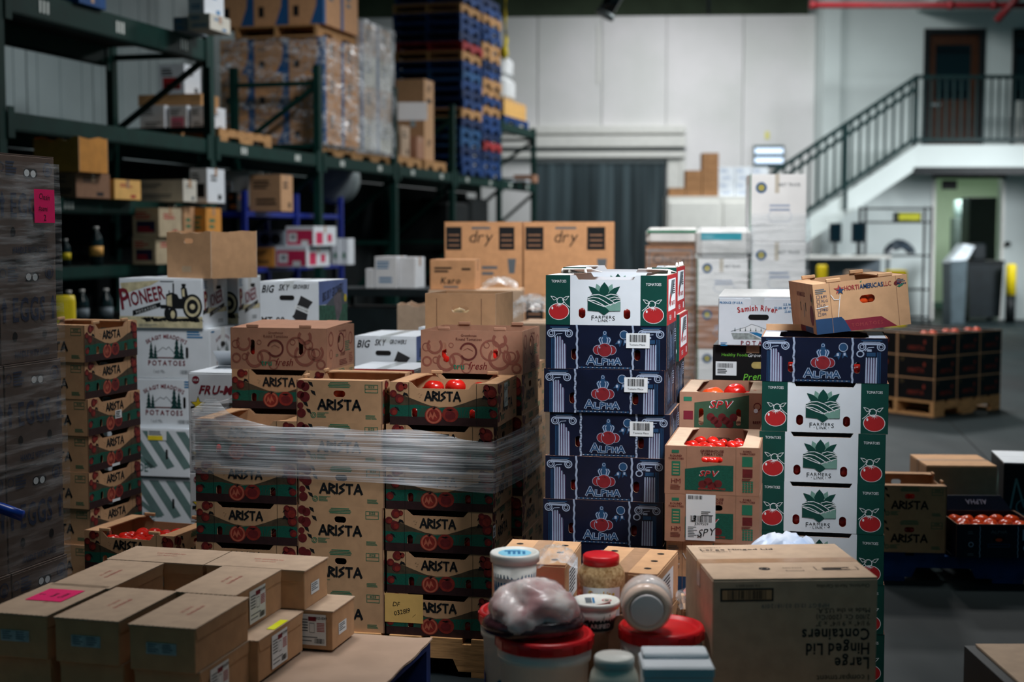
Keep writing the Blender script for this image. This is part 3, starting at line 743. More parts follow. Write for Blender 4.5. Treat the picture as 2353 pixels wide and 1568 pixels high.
# --- kraft lug with rings
TH = .165; T_HOLES = [(-.108, .088, .019, .06), (.094, .088, .019, .06)]
def tru_front():
    a = Art(); hs = [slot(*q) for q in T_HOLES]
    for x, y, r, w in ((-.145, .105, .032, .009), (-.178, .1, .017, .004), (-.1, .045, .038, .011), (-.06, .05, .03, .008), (.11, .06, .045, .011), (.075, .09, .042, .007), (.155, .07, .034, .01), (.155, .068, .02, .005), (.11, .13, .03, .012), (.125, .1, .02, .005), (-.176, .045, .02, .007), (-.14, .05, .014, .004), (.06, .11, .012, .003), (.176, .024, .02, .007), (-.08, .108, .01, .0025), (-.02, .02, .02, .004)):
        g = (135, 405) if w > .008 else (0, 360)
        if g[1] - g[0] < 360: a.ring(x, y, r, w, ringb, 1, *g)
        else: a.ring(x, y, r, w, ringb, 1)
    a.ring(-.012, .085, .035, .007, brown, 2, -150, 165); a.line([(-.03, .09), (-.015, .098), (.005, .088)], .002, ringb, 2)
    a.text('Greenhouse', -.01, .142, .0095, brown, 2, bold=0, sx=.9); a.text('Round Tomatoes', -.01, .127, .0105, brown, 2, bold=0, sx=.92)
    a.text('tru', -.05, .017, .022, greeni, 2, bold=1); a.text('fresh', .022, .017, .028, M('deep_red_ink', (104, 22, 26), .7, .05, 30), 2, bold=0, shear=.25, sx=.85)
    return a
def tru_end():
    a = Art()
    for x, y, r, w in ((-.12, .12, .03, .008), (-.12, .06, .02, .005), (.0, .1, .04, .007), (.12, .11, .026, .007), (.05, .13, .016, .004)): a.ring(x, y, r, w, redd if r > .035 else ringb, 1)
    a.text('tru', -.05, .045, .016, greeni, 2, bold=0); a.text('fresh', .02, .045, .022, redd, 2, bold=0, shear=.25, sx=.8)
    a.text('Round Tomatoes', .02, .142, .009, redd, 2, bold=0, sx=.9); a.lines(.05, .1, .07, 6, .003, .004, greeni, 1.5); a.lines(-.02, .03, .1, 4, .003, .003, redd, 1.5); a.lines(.1, .05, .05, 6, .004, .003, ringb, 1.5)
    return a
def tru(tabs=4):
    fr, en = tru_front(), tru_end()
    return lug(.40, .34, TH, kraft_r, None, T_HOLES, (-.02, .113, .034, .03), arts=[('front', fr), ('right', en), ('left', en)], name='proto_lug', tabs=tabs, flaps=False)
# --- kraft lug, short end forward, green panel
SH = .162; SWD_, SDD = .31, .44
def spv_front():
    a = Art(); hs = [slot(0.0, .118, .07, .02)]
    a.poly([(-.088, .014), (.07, .014), (.07, .1), (.02, .1), (-.03, .094), (-.088, .085)], tealf, 1, [])
    a.text('SPV', -.012, .062, .019, wink, 2, shear=.3, sx=1.25); a.text('SPV', -.012, .0628, .0175, redi, 2.4, shear=.3, sx=1.27)
    for x, y in ((-.03, .035), (0, .03), (.02, .038), (-.012, .045)): a.disc(x, y, .014, redd, 1.5, .013, 14)
    a.text('GREENHOUSE TOMATOES', 0, .017, .006, redi, 2.2, sx=.8)
    a.text('GREENHOUSE', 0, .143, .008, redd, 1); a.text('TOMATOES', 0, .132, .0085, redd, 1)
    for x in (-.083, .078): a.line([(x, 0), (x, SH - .002)], .0008, kraft_d, .8)
    a.rect(-.132, .138, -.108, .148, greeni, 1); a.text('ROUND', -.118, .125, .007, redd, 1); a.text('TOMATOES', -.118, .116, .006, redd, 1)
    a.rect(-.132, .062, -.104, .11, greeni, 1)
    for i in range(4): a.rect(-.128, .068 + i * .01, -.108, .071 + i * .01, kraft, 1.4)
    a.text('HM', -.118, .035, .016, redd, 1, bold=0); a.lines(-.136, .03, .036, 4, .002, .0025, redd)
    a.text('ROMA', .115, .146, .006, redd, 1); a.text('TOMATOES', .115, .138, .006, redd, 1); a.rect(.098, .098, .132, .132, greeni, 1); a.rect(.1, .062, .132, .09, redd, 1); a.lines(.098, .058, .034, 3, .002, .002, redd)
    for i in range(5):
        for j in range(4): a.rect(.1 + j * .009, .012 + i * .008, .107 + j * .009, .018 + i * .008, greeni, 1)
    return a
def spv():
    fr = spv_front()
    return lug(SWD_, SDD, SH, kraft_r, None, [(0.0, .118, .07, .02)], None, arts=[('front', fr)], name='proto_lug', flaps=True, fm=kraft_l)
def spv2_front():
    a = Art(); a.poly([(-.1, 0), (.1, 0), (.1, .14), (.02, .125), (-.1, .11)], M('muted_green_print', (52, 78, 56), .7, .1, 40), 1, [slot(-.075, .06, .018, .06), slot(.062, .06, .018, .06)])
    a.text('SPV', -.005, .092, .026, wink, 2, shear=.3, sx=1.25); a.text('SPV', -.005, .093, .0235, redi, 2.4, shear=.3, sx=1.28)
    for i in range(7): a.disc(-.04 + i * .014, .06 - (i % 3) * .012, .015, redd, 1.5, .014, 14)
    a.rect(-.14, .05, -.105, .08, maroon, 1); a.rect(-.14, .115, -.11, .13, greeni, 1); a.ring(.13, .1, .014, .003, redd, 1); a.disc(.125, .085, .008, wink, 1.5); a.text('BEEF', .128, .04, .009, redd, 1)
    return a
def spv2():
    return lug(SWD_, SDD, .147, kraft_r, None, [(-.075, .06, .018, .06), (.062, .06, .018, .06)], None, arts=[('front', spv2_front())], name='proto_lug', flaps=True, fm=kraft_l)
# --- kraft lug with star, short end forward
HW, HD, HH = .31, .40, .165
H_HOLES = [(.02, .1, .05, .026)]
def horti_front():
    a = Art(); navyi = M('navy_ink', (28, 58, 92), .7, .05, 30)
    a.poly([(-.155, 0), (-.042, 0), (-.06, .038), (-.07, .05), (-.155, .05)], navyi, 1); a.poly([(-.042, 0), (.11, 0), (.06, .038), (-.06, .038)], maroon, 1)
    a.text('TOMATOES', .012, .013, .011, M('rust_ink', (150, 60, 60), .7, 0), 2, bold=0, track=.25)
    x = -.052
    for t, m_, bo in (('HORTI', M('brick_ink', (150, 60, 56), .7, 0), 1), ('AMERICAS', navyi, 1), ('LLC', MATS['brick_ink'], 0)): x += a.text(t, x, .135, .0145, m_, 2, al='l', sx=.78, track=.04, bold=bo) + .0015
    st = [(math.cos(R(90 + 36 * i)) * (.018 if i % 2 == 0 else .007), math.sin(R(90 + 36 * i)) * (.018 if i % 2 == 0 else .007)) for i in range(10)]
    a.poly([(-.07 + x, .14 + y) for x, y in st], MATS['brick_ink'], 1.5); a.poly([(-.066 + x * .8, .136 + y * .8) for x, y in st], navyi, 2)
    a.disc(.128, .146, .009, redd, 1.6); a.disc(.118, .14, .007, redd, 1.7); a.poly([(.12, .13), (.145, .14), (.14, .132), (.128, .126)], greeni, 1.8); a.poly([(.0, .158), (.008, .162), (.004, .155)], greeni, 1.5)
    for x in (-.1, .118): a.line([(x, 0), (x, HH)], .0012, kraft_d, 1.2)
    for i, t in enumerate(('JUM', 'XLG', 'LG', 'MED', 'SM')):
        y = .118 - i * .0145; a.line([(-.145, y), (-.136, y), (-.136, y + .01), (-.145, y + .01), (-.145, y)], .001, navyi, 2); a.text(t, -.132, y + .001, .008, navyi, 2, al='l', bold=0)
    a.text('Mexico', .136, .135, .0075, navyi, 2, sx=.85); a.lines(.122, .152, .03, 2, .003, .002, inkg, 2); a.lines(-.148, .148, .04, 3, .003, .003, inkg, 2)
    a.line([(-.098, .125), (-.088, .108), (-.068, .108)], .002, wink, 2.4); a.line([(-.068, .122), (-.08, .05)], .002, wink, 2.4); a.line([(-.15, .085), (-.11, .09)], .002, wink, 2.4)
    return a
def horti_side():
    a = Art(); a.text('HORTIAMERICASLLC', 0, .12, .014, redd, 2, sx=.72, track=.04); a.rect(-.06, 0, .03, .02, redd, 1); a.rect(.03, 0, .15, .02, MATS['navy_ink'], 1); a.disc(.15, .06, .03, redd, 1, .034); a.disc(.16, .12, .014, redd, 1.5); a.poly([(.165, .11), (.185, .13), (.17, .09)], greeni, 2)
    for x in (-.02, .06): a.rect(x - .004, .07, x + .004, .1, ink, 1.5)
    a.line([(.03, .05), (.03, .09)], .006, inkg, 1)
    return a
def horti(tabs=0, h=HH):
    r = lug(HW, HD, HH, kraft, None, H_HOLES, None, arts=[('front', horti_front()), ('left', horti_side())], name='proto_lug', flaps=True, tabs=tabs)
    return r
P_AR, P_ART = arista(), arista(tabs=4)
P_FL, P_FLT = flink(), flink(4)
P_AL, P_ALT = alpha(), alpha(0, M('silver_flap', (150, 158, 170), .35, .1, 20))
P_TR = tru(); P_SP, P_SP2, P_HO, P_HOT = spv(), spv2(), horti(), horti(4)
# ================================================================== tomato and potato stacks in the middle of the picture
ORD = ['top', 'second from the top', 'third from the top', 'fourth from the top', 'fifth from the top', 'sixth from the top', 'seventh from the top', 'eighth from the top']
P_WOOD = pallet(1.2, 1.02, wood); P_BLUE = pallet(1.2, 1.02, woodb, nb=7); P_RED = pallet(1.2, 1.02, woodr, nb=7)
PH = .14
# ---- wrapped pallet
O1 = Vector((gx(455, 5.28, .14), 5.28, 0))
c12, s12 = math.cos(YAW), math.sin(YAW)
def L1(x, y, z=0): return O1 + Vector((x * c12 - y * s12, x * s12 + y * c12, z))
pp = pallet(1.2, .70, wood, nb=8); put(pp, 'wooden_pallet', 'raw wood pallet under the film-wrapped tomato lugs', 'pallet', L1(.585, .335), YAW); wipe(pp)
pp = pallet(.42, .33, wood, nb=3); put(pp, 'wooden_pallet', 'small wood pallet under the rear lugs below the hand-hole carton', 'pallet', L1(.94, .857), YAW); wipe(pp)
gA = 'painted kraft tomato lugs on the wrapped pallet'
tl_hole = 'red tomato glimpsed through a slot of the wrapped painted lugs'
def stack(x0, y0, n, col, rot=0, tops=False, skip=0, vis=True):
    w, d = (AD, AW) if rot else (AW, AD)
    for i in range(n):
        z = PH + i * AH; jx = rnd.uniform(-.004, .004) + (.015 if (i == n - 1 and col == 'right') else 0)
        loc = L1(x0 + w / 2 + jx, y0 + d / 2, z)
        lab = ('painted kraft lug, %s, in the %s column of the wrapped pallet' if not rot else 'end-on kraft lug, %s, in the %s column of the wrapped pallet') % (ORD[n - 1 - i], col) if vis else 'kraft tomato lug buried in the back rows of the wrapped pallet'
        top = i == n - 1 and tops
        o = put(P_AR, 'tomato_lug', lab, 'box', loc, YAW + (math.pi / 2 if rot else 0), gA)
        if vis and not rot: hole_toms(loc, YAW, AD, A_HOLES, tl_hole, 'tomatoes in the wrapped lugs')
        yield o
SA = list(stack(0, 0, 5, 'left')); SB = list(stack(.405, .0, 6, 'middle', rot=1, tops=True)); SCC = list(stack(.742, 0, 6, 'right', tops=True))
SA2 = list(stack(0, .345, 6, 'rear left')) ; list(stack(.41, .41, 5, 'x', rot=1, vis=False)); SC2 = list(stack(.78, .345, 6, 'rear right')); list(stack(.74, .69, 6, 'x', vis=False))
# open top lugs: back tabs and contents
for o, ux in ((SB[-1], 0), (SCC[-1], 0)):
    for sx in (-1, 1):
        q = MB(); q.bev(-.022, -.006, 0, .022, .005, .013, kraft, .002); q.build('tab', o, (sx * .11, .158, AH))
for k, (x, y, z) in enumerate(((-.07, -.04, .09), (.02, -.06, .098), (.09, -.02, .085), (-.02, .05, .07), (-.12, .06, .06), (.1, .08, .06), (.03, .0, .02), (-.06, -.1, .03), (.08, -.1, .03))):
    tomato(local(SCC[-1].location, YAW, x, y, z), 'red tomato in the open painted lug topping the wrapped stack', 'tomatoes in the open painted lug', sc=1.12)
for x in (-.03, .03): tomato(local(SB[-1].location, YAW + math.pi / 2, -.2 + .045, x, .07), 'red tomato behind the oval hole of the end-on kraft lug', 'tomatoes in the end-on lug', k=3, tilt=(0, 0, x * 9))
tr1 = put(P_TR, 'tomato_lug', 'brown lug printed with rings, on the rear left of the wrapped stack', 'box', L1(.2, .345 + .17, PH + 6 * AH), YAW)
tr2 = put(P_TR, 'tomato_lug', 'open brown lug printed with rings, beside the navy stack', 'box', L1(.98, .35 + .17, PH + 6 * AH), YAW)
for t_, nm in ((tr1, 'left'), (tr2, 'right')):
    for u, v, a_, b_ in T_HOLES: tomato(local(t_.location, YAW, u, -.17 + .046, .03), 'red tomato behind a slot of the %s ring-printed lug' % nm, 'tomatoes in the %s ring-printed lug' % nm, sc=1.15)
    tomato(local(t_.location, YAW, .2 - .05, -.02, .07), 'tomato behind the end hole of the %s ring-printed lug' % nm, None, k=3)
fl_ = MB(); fl_.slab([(-.198, -.165), (.198, -.165), (.198, .15), (-.198, .165)], [], lambda u, v, k: (u, v, TH + k - .004 + (.012 if v > 0 else 0)), .004, kraft_r); fl_.build('top_flap', tr1)
sticker(SCC[-1], 'right', AW, AD, -.06, .06, .0, .148, lambda a: (a.text('SASA', -.03, .118, .02, ink, 2.2, rot=12, bold=0, sx=.7), a.text('SC171', -.03, .075, .016, ink, 2.2, rot=12, bold=0, sx=.7)), M('silver_sticker', (176, 196, 190), .4, .1, 20), label='white sticker with marker scrawl')
for o, x in ((SA[1], .15), (SA[2], .15), (SCC[2], -.14)): sticker(o, 'right', AW, AD, x - .02, .06, x + .02, .105, lambda a: (a.text('0019', x, .085, .012, ink, 2.2, sx=.8), a.lines(x - .015, .08, .03, 3, .003, .002, ink, 2.2)))
nt = sticker(SCC[0], 'front', AW, AD, -.205, .045, -.06, .152, lambda a: (a.text('DF', -.175, .105, .016, ink, 2.6, al='l', bold=0, shear=.2), a.text('032819', -.168, .07, .016, ink, 2.6, al='l', bold=0, rot=14, shear=.1), a.line([(-.1, .068), (-.088, .078)], .001, ink, 2.6)), manila, 'paper_note', 'manila paper note dated 032819')
# stretch film round the stack
def film_wrap():
    n, m = 190, 14; vs, fs = [], []
    path = [(-.012, .55), (-.012, -.008), (.40, -.008), (.75, -.008), (1.146, -.008), (1.2, .69)]
    L = [0]
    for p, q in zip(path, path[1:]): L.append(L[-1] + math.hypot(q[0] - p[0], q[1] - p[1]))
    zt = [.95, .95, .905, .90, .865, .905]; zb = [.70, .71, .705, .70, .675, .69]
    g = random.Random(4); ph = [g.uniform(0, 6) for _ in range(8)]
    for i in range(n + 1):
        s = L[-1] * i / n; k = max(j for j in range(len(L) - 1) if L[j] <= s + 1e-9); f = (s - L[k]) / (L[k + 1] - L[k])
        x = path[k][0] + f * (path[k + 1][0] - path[k][0]); y = path[k][1] + f * (path[k + 1][1] - path[k][1])
        a, b_ = zt[k] + f * (zt[k + 1] - zt[k]), zb[k] + f * (zb[k + 1] - zb[k])
        if 1 <= k <= 3: a += .055 * math.exp(-((x - .07) / .05) ** 2) + .008 * math.sin(x * 16) - .012 * math.sin(min(1, x / .75) * math.pi)
        if k == 4: a += .0; 
        for j in range(m + 1):
            v = j / m; z = b_ + v * (a - b_)
            nrm = .0015 * math.sin(z * 260 + ph[0] + x * 3) + .002 * math.sin(z * 120 + x * 7 + ph[1]) - (.01 * v ** 6 if k in (1, 2, 3) else 0)
            yy, xx = y, x
            if k == 0: xx -= .004 + nrm
            elif k in (1, 2, 3): yy -= .004 + nrm
            else: xx += .004 + nrm + .02 * math.sin(f * math.pi)
            vs.append(L1(xx, yy, z) - O1)
    for i in range(n):
        for j in range(m): a = i * (m + 1) + j; fs.append((a, a + m + 1, a + m + 2, a + 1))
    b = MB(); b.add(vs, fs, film, True)
    return tag(b.build('stretch_film', None, O1), 'clear stretch film band wound around the stacked tomato lugs', 'plastic film')
film_wrap()

# ---- navy stack with one white and green lug on top
S2Y = 4.70; offs = [1248, 1248, 1250, 1248, 1253, 1263, 1250, 1254]
S2 = []
put(P_WOOD, 'wooden_pallet', 'raw wood pallet under the tall navy column-print stack', 'pallet', place_corner(1240, 4.68, 0, 1.2, 1.02, YAW) - Vector((.0, 0, 0)) + Vector((-.06, .02, 0)), YAW) if False else None
pb = MB()
pp = pallet(.41, .70, wood, nb=4); P2 = put(pp, 'wooden_pallet', 'narrow wood pallet under the tall navy lug stack', 'pallet', place_corner(1240, 4.69, 0, .42, .70, YAW), YAW)
for i in range(8):
    z = PH + i * LH; loc = place_corner(offs[i], S2Y, z, .40, .33, YAW); loc.z = z
    o = put(P_AL, 'tomato_lug', 'navy tomato lug with columns, %s navy one in the tall left stack' % ORD[7 - i], 'box', loc, YAW, 'navy column-print lugs'); S2.append(o)
    hole_toms(loc, YAW, .33, L_HOLES, 'red tomato behind a slot of the tall navy stack', 'tomatoes in the tall navy stack')
for i in (5, 6, 7): sticker(S2[i], 'front', .40, .33, .068, .048 + .024, .145, .048 + .073, lambda a: (a.code(.078, .092, .134, .116, 2.2, 20, seed=3), a.text('Tomato Mato', .105, .08, .006, ink, 2.2, bold=0)), name='barcode_label')
ftop = put(P_FL, 'tomato_lug', 'white and green tomato lug topping the tall navy stack', 'box', place_corner(1254, S2Y, PH + 8 * LH, .40, .33, YAW), YAW, 'white and green lugs')
hole_toms(ftop.location, YAW, .33, F_HOLES, 'red tomato behind a slot of the lug topping the navy stack', 'tomatoes in the topmost white lug')
for s in (-1, 1):
    q = MB(); q.slab([(-.07, 0), (.07, 0), (.05, .11), (-.05, .11)], [], lambda u, v, k: (s * .13 + u, .16 - v, FH + .001 + k + v * .12), .003, white_t); q.build('lid_flap', ftop)
for i, x in enumerate((-.19, -.16, -.1, .19)):
    q = MB(); q.lathe([(.004, 0), (.006, .004), (.003, .016)], white_t, 8); q.build('tab', ftop, (x, .1 - .03 * i, FH))
r2 = local((gx(1252, S2Y, 1), S2Y, 0), YAW, .2, .165 + .345, 0)
for i in range(7):
    put(P_AL, 'tomato_lug', 'navy lug in the rear row behind the tall navy stack, %s' % ORD[6 - i], 'box', (r2[0], r2[1], PH + i * LH), YAW, 'navy column-print lugs')
for i in range(2):
    o = put(P_FL if i == 0 else P_FL, 'tomato_lug', 'white lug with red end panel behind the navy stack, %s of two' % ('lower', 'upper')[i], 'box', (r2[0] + .012 * (i == 0), r2[1], PH + 7 * LH + i * FH), YAW, 'white and green lugs')
    if i:
        for y in (-.1, .02, .1):
            q = MB(); q.lathe([(.004, 0), (.006, .004), (.003, .016)], white_t, 8); q.build('tab', o, (.195, y, FH))
wipe(pp)
# ---- right stack: white and green lugs, a navy one and the tilted starred one
S3Y = 4.62
pp = pallet(.40, .36, wood, nb=4); put(pp, 'wooden_pallet', 'wood pallet under the white and green lug stack', 'pallet', place_corner(1744, 4.62, 0, .40, .34, YAW), YAW); wipe(pp)
offs = [1744, 1743, 1742, 1742, 1744, 1750]
for i in range(6):
    z = PH + i * FH; loc = place_corner(offs[i], S3Y, z, .40, .33, YAW); loc.z = z
    put(P_FL, 'tomato_lug', 'white and green tomato lug, %s green one in the right stack' % ORD[5 - i], 'box', loc, YAW, 'white and green lugs')
    hole_toms(loc, YAW, .33, F_HOLES, 'red tomato behind a slot of the right white lug stack', 'tomatoes in the right white stack')
z3 = PH + 6 * FH
loc = place_corner(1748, S3Y, z3, .40, .33, YAW); al3 = put(P_ALT, 'tomato_lug', 'open navy column-print lug on the right stack under the tilted box', 'box', loc, YAW, 'navy column-print lugs')
hole_toms(loc, YAW, .33, L_HOLES, 'red tomato behind a slot of the open navy lug', 'tomatoes in the open navy lug')
bk = MB(); bk.box(-.195, .158, 0, .0, .163, .022, kraft); bk.build('rear_rim', al3, (0, 0, LH))
th = R(-6.5); rx = Matrix.Rotation(th, 3, 'Y')
cor = Vector((gx(1878, 4.66, 1.3), 4.66, z3 + LH + .003)); hl = cor + rx @ Vector((HW / 2, HD / 2, 0))
ho = put(P_HOT, 'tomato_lug', 'kraft tomato lug with star logo tilted on the open navy lug', 'box', hl, 0, None, tilt=(0, th))
for x in (-.02, .02): tomato(hl + rx @ Vector((.02 + x, -HD / 2 + .042, .068)), 'orange tomato behind the hand hole of the tilted starred lug', 'tomatoes in the tilted lug', k=3, tilt=(0, 0, x * 30))
# ---- lugs between the two stacks
SY = 4.44
pp = pallet(.27, 1.0, wood, nb=3); put(pp, 'wooden_pallet', 'wood pallet under the lugs of loose red tomatoes', 'pallet', place_corner(1534, 4.45, 0, .27, 1.0, YAW), YAW); wipe(pp)
for i in range(3):
    z = PH + i * HH; loc = place_corner(1530, SY + .01, z, HW - .02, HD, YAW); loc.z = z
    o = put(P_HO, 'tomato_lug', 'dark starred kraft lug at the foot of the loose tomato lugs, %s' % ORD[2 - i], 'box', loc, YAW, 'starred lugs'); o.scale = ((HW - .02) / HW, 1, 1)
zs = PH + 3 * HH; k_ = .152 / SH; SWW = .295 / SWD_
sp = []
for i in range(2):
    z = zs + i * .152; loc = place_corner(1527, SY, z, .295, SDD, YAW); loc.z = z
    o = put(P_SP, 'tomato_lug', ('lower kraft lug with white shipping label between the stacks', 'open kraft lug of small red tomatoes between the stacks')[i], 'box', loc, YAW, 'green-panel lugs'); o.scale = (SWW, 1, k_); sp.append(o)
sticker(sp[0], 'front', SWD_, SDD, -.085, .006, .012, .162, lambda a: (a.code(-.078, .145, -.03, .158, 2.2, 16, seed=5), a.lines(-.035, .105, .04, 3, .003, .003, ink, 2.2), a.text('J1309509', -.034, .058, .009, ink, 2.2, bold=0), a.code(-.07, .068, .0, .09, 2.2, 20, seed=8), a.lines(-.078, .052, .03, 7, .0025, .003, inkg, 2.2), a.text('50', -.04, .015, .01, ink, 2.2), a.text('SPY', -.018, .022, .024, ink, 2.6, bold=0, shear=.4, rot=10), a.text('3', -.06, .07, .02, ink, 2.8, shear=.3)), name='shipping_label', label='white shipping label with barcode and marker scrawl')
lt = 'small red tomato in the open kraft lug between the stacks'
for j in range(5):
    for i in range(6):
        x = -.112 + i * .0445 + (.02 if j % 2 else 0) + rnd.uniform(-.005, .005); y = -SDD / 2 + .06 + j * .075
        if x > .12: continue
        tomato(local(sp[1].location, YAW, x * SWW * .94, y, .085 + rnd.uniform(-.006, .016)), lt, 'tomatoes in the middle lug', sc=.62 * rnd.uniform(.9, 1.1))
for i in range(4): tomato(local(sp[1].location, YAW, -.03 + i * .02, -SDD / 2 + .045, .085), lt, 'tomatoes in the middle lug', sc=.6)
for i in range(5):
    z = PH + i * .152; loc = place_corner(1561, 5.0, z, .295, SDD, YAW); loc.z = z
    o = put(P_SP, 'tomato_lug', 'kraft lug buried under the open lug of large tomatoes', 'box', loc, YAW, 'green-panel lugs'); o.scale = (SWW, 1, k_)
zq = PH + 5 * .152; sq = put(P_SP2, 'tomato_lug', 'open kraft lug of large tomatoes under the black potato carton', 'box', place_corner(1561, 5.0, zq, .295, SDD, YAW), YAW, 'green-panel lugs'); sq.scale = (SWW, 1, 1)
for x, y, z, k, sc in ((-.035, -.1, .085, 3, 1.2), (.045, -.07, .10, 0, 1.2), (.11, -.12, .085, 3, 1.1), (.045, -.17, .065, 3, 1.05), (.085, -.17, .06, 3, 1.05), (-.01, -.02, .06, 0, 1.1), (-.09, -.16, .05, 3, 1.1), (.0, -.165, .05, 3, .9), (-.09, .0, .06, 1, 1.1), (.09, .02, .07, 1, 1.1), (0, .1, .06, 1, 1.1)):
    tomato(local(sq.location, YAW, x * .95, y, z), 'large tomato in the open lug under the black potato carton', 'tomatoes in the rear lug', k=k, sc=sc)
# ---- loose kraft lug stack at the left, turned almost edge-on
RF_ = R(73)
FO = Vector((gx(203, 5.9, .7), 5.9, 0))
cF, sF = math.cos(RF_), math.sin(RF_)
pp = pallet(.46, .40, wood, nb=4); put(pp, 'wooden_pallet', 'wood pallet under the turned kraft lug stack', 'pallet', local(FO, RF_, .2, .165, 0), RF_); wipe(pp)
for i in range(7):
    loc = local(FO, RF_, .2 + rnd.uniform(-.012, .012), .165 + rnd.uniform(-.006, .006), PH + i * AH)
    o = put(P_ART if i == 6 else P_AR, 'tomato_lug', 'painted kraft lug in the turned stack beside the egg cases, %s' % ORD[6 - i], 'box', loc, RF_, 'lugs of the turned stack')
    if i == 4: sticker(o, 'front', AW, AD, .0, .05, .05, .085, lambda a: a.lines(.005, .08, .04, 4, .004, .003, ink, 2.2))
    if i in (3, 2): sticker(o, 'front', AW, AD, -.03, .0, .03, .012, None)
tomato(local(FO, RF_, -.0 + .02, .28, PH + 6 * AH + .1), 'red tomato peeking from the turned kraft lug stack', None, sc=1.1)
# low open lug in front of it
pp = pallet(.46, .40, wood, nb=4); lo = Vector((-1.43, 5.58, 0)); lr = R(-18)
put(pp, 'wooden_pallet', 'wood pallet under the low open lug behind the lidded cartons', 'pallet', lo, lr); wipe(pp)
put(P_AR, 'tomato_lug', 'kraft lug under the low open lug behind the lidded cartons', 'box', lo + Vector((0, 0, PH)), lr)
ol = put(P_ART, 'tomato_lug', 'low open kraft lug of red tomatoes behind the lidded cartons', 'box', lo + Vector((0, 0, PH + AH)), lr)
for j in range(4):
    for i in range(5): tomato(local(ol.location, lr, -.11 + i * .055 + (j % 2) * .02, -.11 + j * .06, .075 + rnd.uniform(0, .012)), 'red tomato in the low open lug behind the lidded cartons', 'tomatoes in the low lug', sc=.85)

# ================================================================== potato cartons
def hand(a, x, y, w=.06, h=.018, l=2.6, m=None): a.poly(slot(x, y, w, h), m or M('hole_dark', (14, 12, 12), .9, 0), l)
PW, PD, PHH = .445, .31, .249
def pioneer_side():
    a = Art(); a.rect(-.222, .004, .222, .06, M('tan_print', (196, 186, 150), .7, .2, 30), .6)
    a.poly([(-.215, .225), (.0, .24), (-.05, .215), (-.2, .17)], MATS['tan_print'], .6)
    a.text('P', -.185, .098, .1, maroon, 2, bold=1, sx=.7, rot=8); a.text('IONEER', -.068, .13, .066, maroon, 2, sx=.58, rot=12)
    a.poly([(-.15, .062), (.0, .108), (.0, .132), (-.15, .088)], ink, 1.2); a.text('POTATOES', -.075, .088, .013, wink, 2, bold=0, rot=16, track=.2)
    tan = MATS['tan_print']
    # tractor
    a.poly([(.03, .1), (.03, .17), (.06, .18), (.09, .17), (.1, .15), (.14, .15), (.15, .1)], ink, 1.4); a.poly([(.035, .115), (.035, .16), (.06, .17), (.062, .11)], tan, 1.7)
    a.disc(.17, .11, .052, ink, 1.5, .062, 24); a.ring(.17, .11, .042, .012, tan, 1.8, ry=.05); a.disc(.17, .11, .014, tan, 1.8)
    a.disc(.065, .07, .024, ink, 1.9, .036, 18); a.disc(.065, .07, .012, tan, 2.1, .02, 12); a.disc(.035, .075, .016, ink, 1.8, .03, 16)
    a.rect(.066, .17, .074, .225, ink, 1.4); a.rect(.044, .17, .05, .19, ink, 1.4); a.rect(.0, .1, .03, .118, ink, 1.3)
    a.poly([(.115, .15), (.11, .2), (.125, .215), (.14, .2), (.15, .15)], ink, 1.9); a.disc(.125, .215, .011, ink, 2, .009, 12); a.rect(.112, .218, .138, .222, ink, 2); a.poly([(.118, .16), (.116, .195), (.128, .2), (.13, .16)], tan, 2.2)
    for i in range(16):
        g = random.Random(i); x = -.1 + i * .02; a.poly([(x, .03 + g.uniform(0, .02)), (x + .03, .035), (x + .02, .045 + g.uniform(0, .015)), (x - .01, .05)], ink, 1.2)
    a.lines(-.12, .02, .1, 2, .003, .004, inkg, 1); a.lines(.0, .237, .08, 1, .006, .004, inkg, 1)
    return a
def pioneer_end():
    a = Art(); a.text('P', -.11, .095, .09, maroon, 2, sx=.62, rot=6); a.text('IONEER', .02, .118, .06, maroon, 2, sx=.5, rot=10)
    a.poly([(-.07, .055), (.11, .1), (.11, .12), (-.07, .08)], ink, 1.4); a.text('POTATOES', .02, .08, .012, wink, 2, bold=0, rot=14)
    hand(a, .04, .2); a.lines(-.14, .235, .05, 4, .004, .006, bluei, 1); a.rect(-.13, .11, -.11, .17, MATS['tan_print'], .8); a.rect(-.14, .075, .14, .1, MATS['tan_print'], .7); a.lines(.03, .04, .08, 3, .003, .004, inkg)
    a.poly([(-.15, .09), (-.08, .11), (-.09, .08), (-.15, .07)], ink, 1)
    return a
def pine(a, x, y, h, m, l=1.4):
    for i in range(4):
        w = h * .2 * (1 - i * .19); y0 = y + h * .22 * i; a.poly([(x - w, y0), (x + w, y0), (x, y0 + h * .36)], m, l + .02 * i)
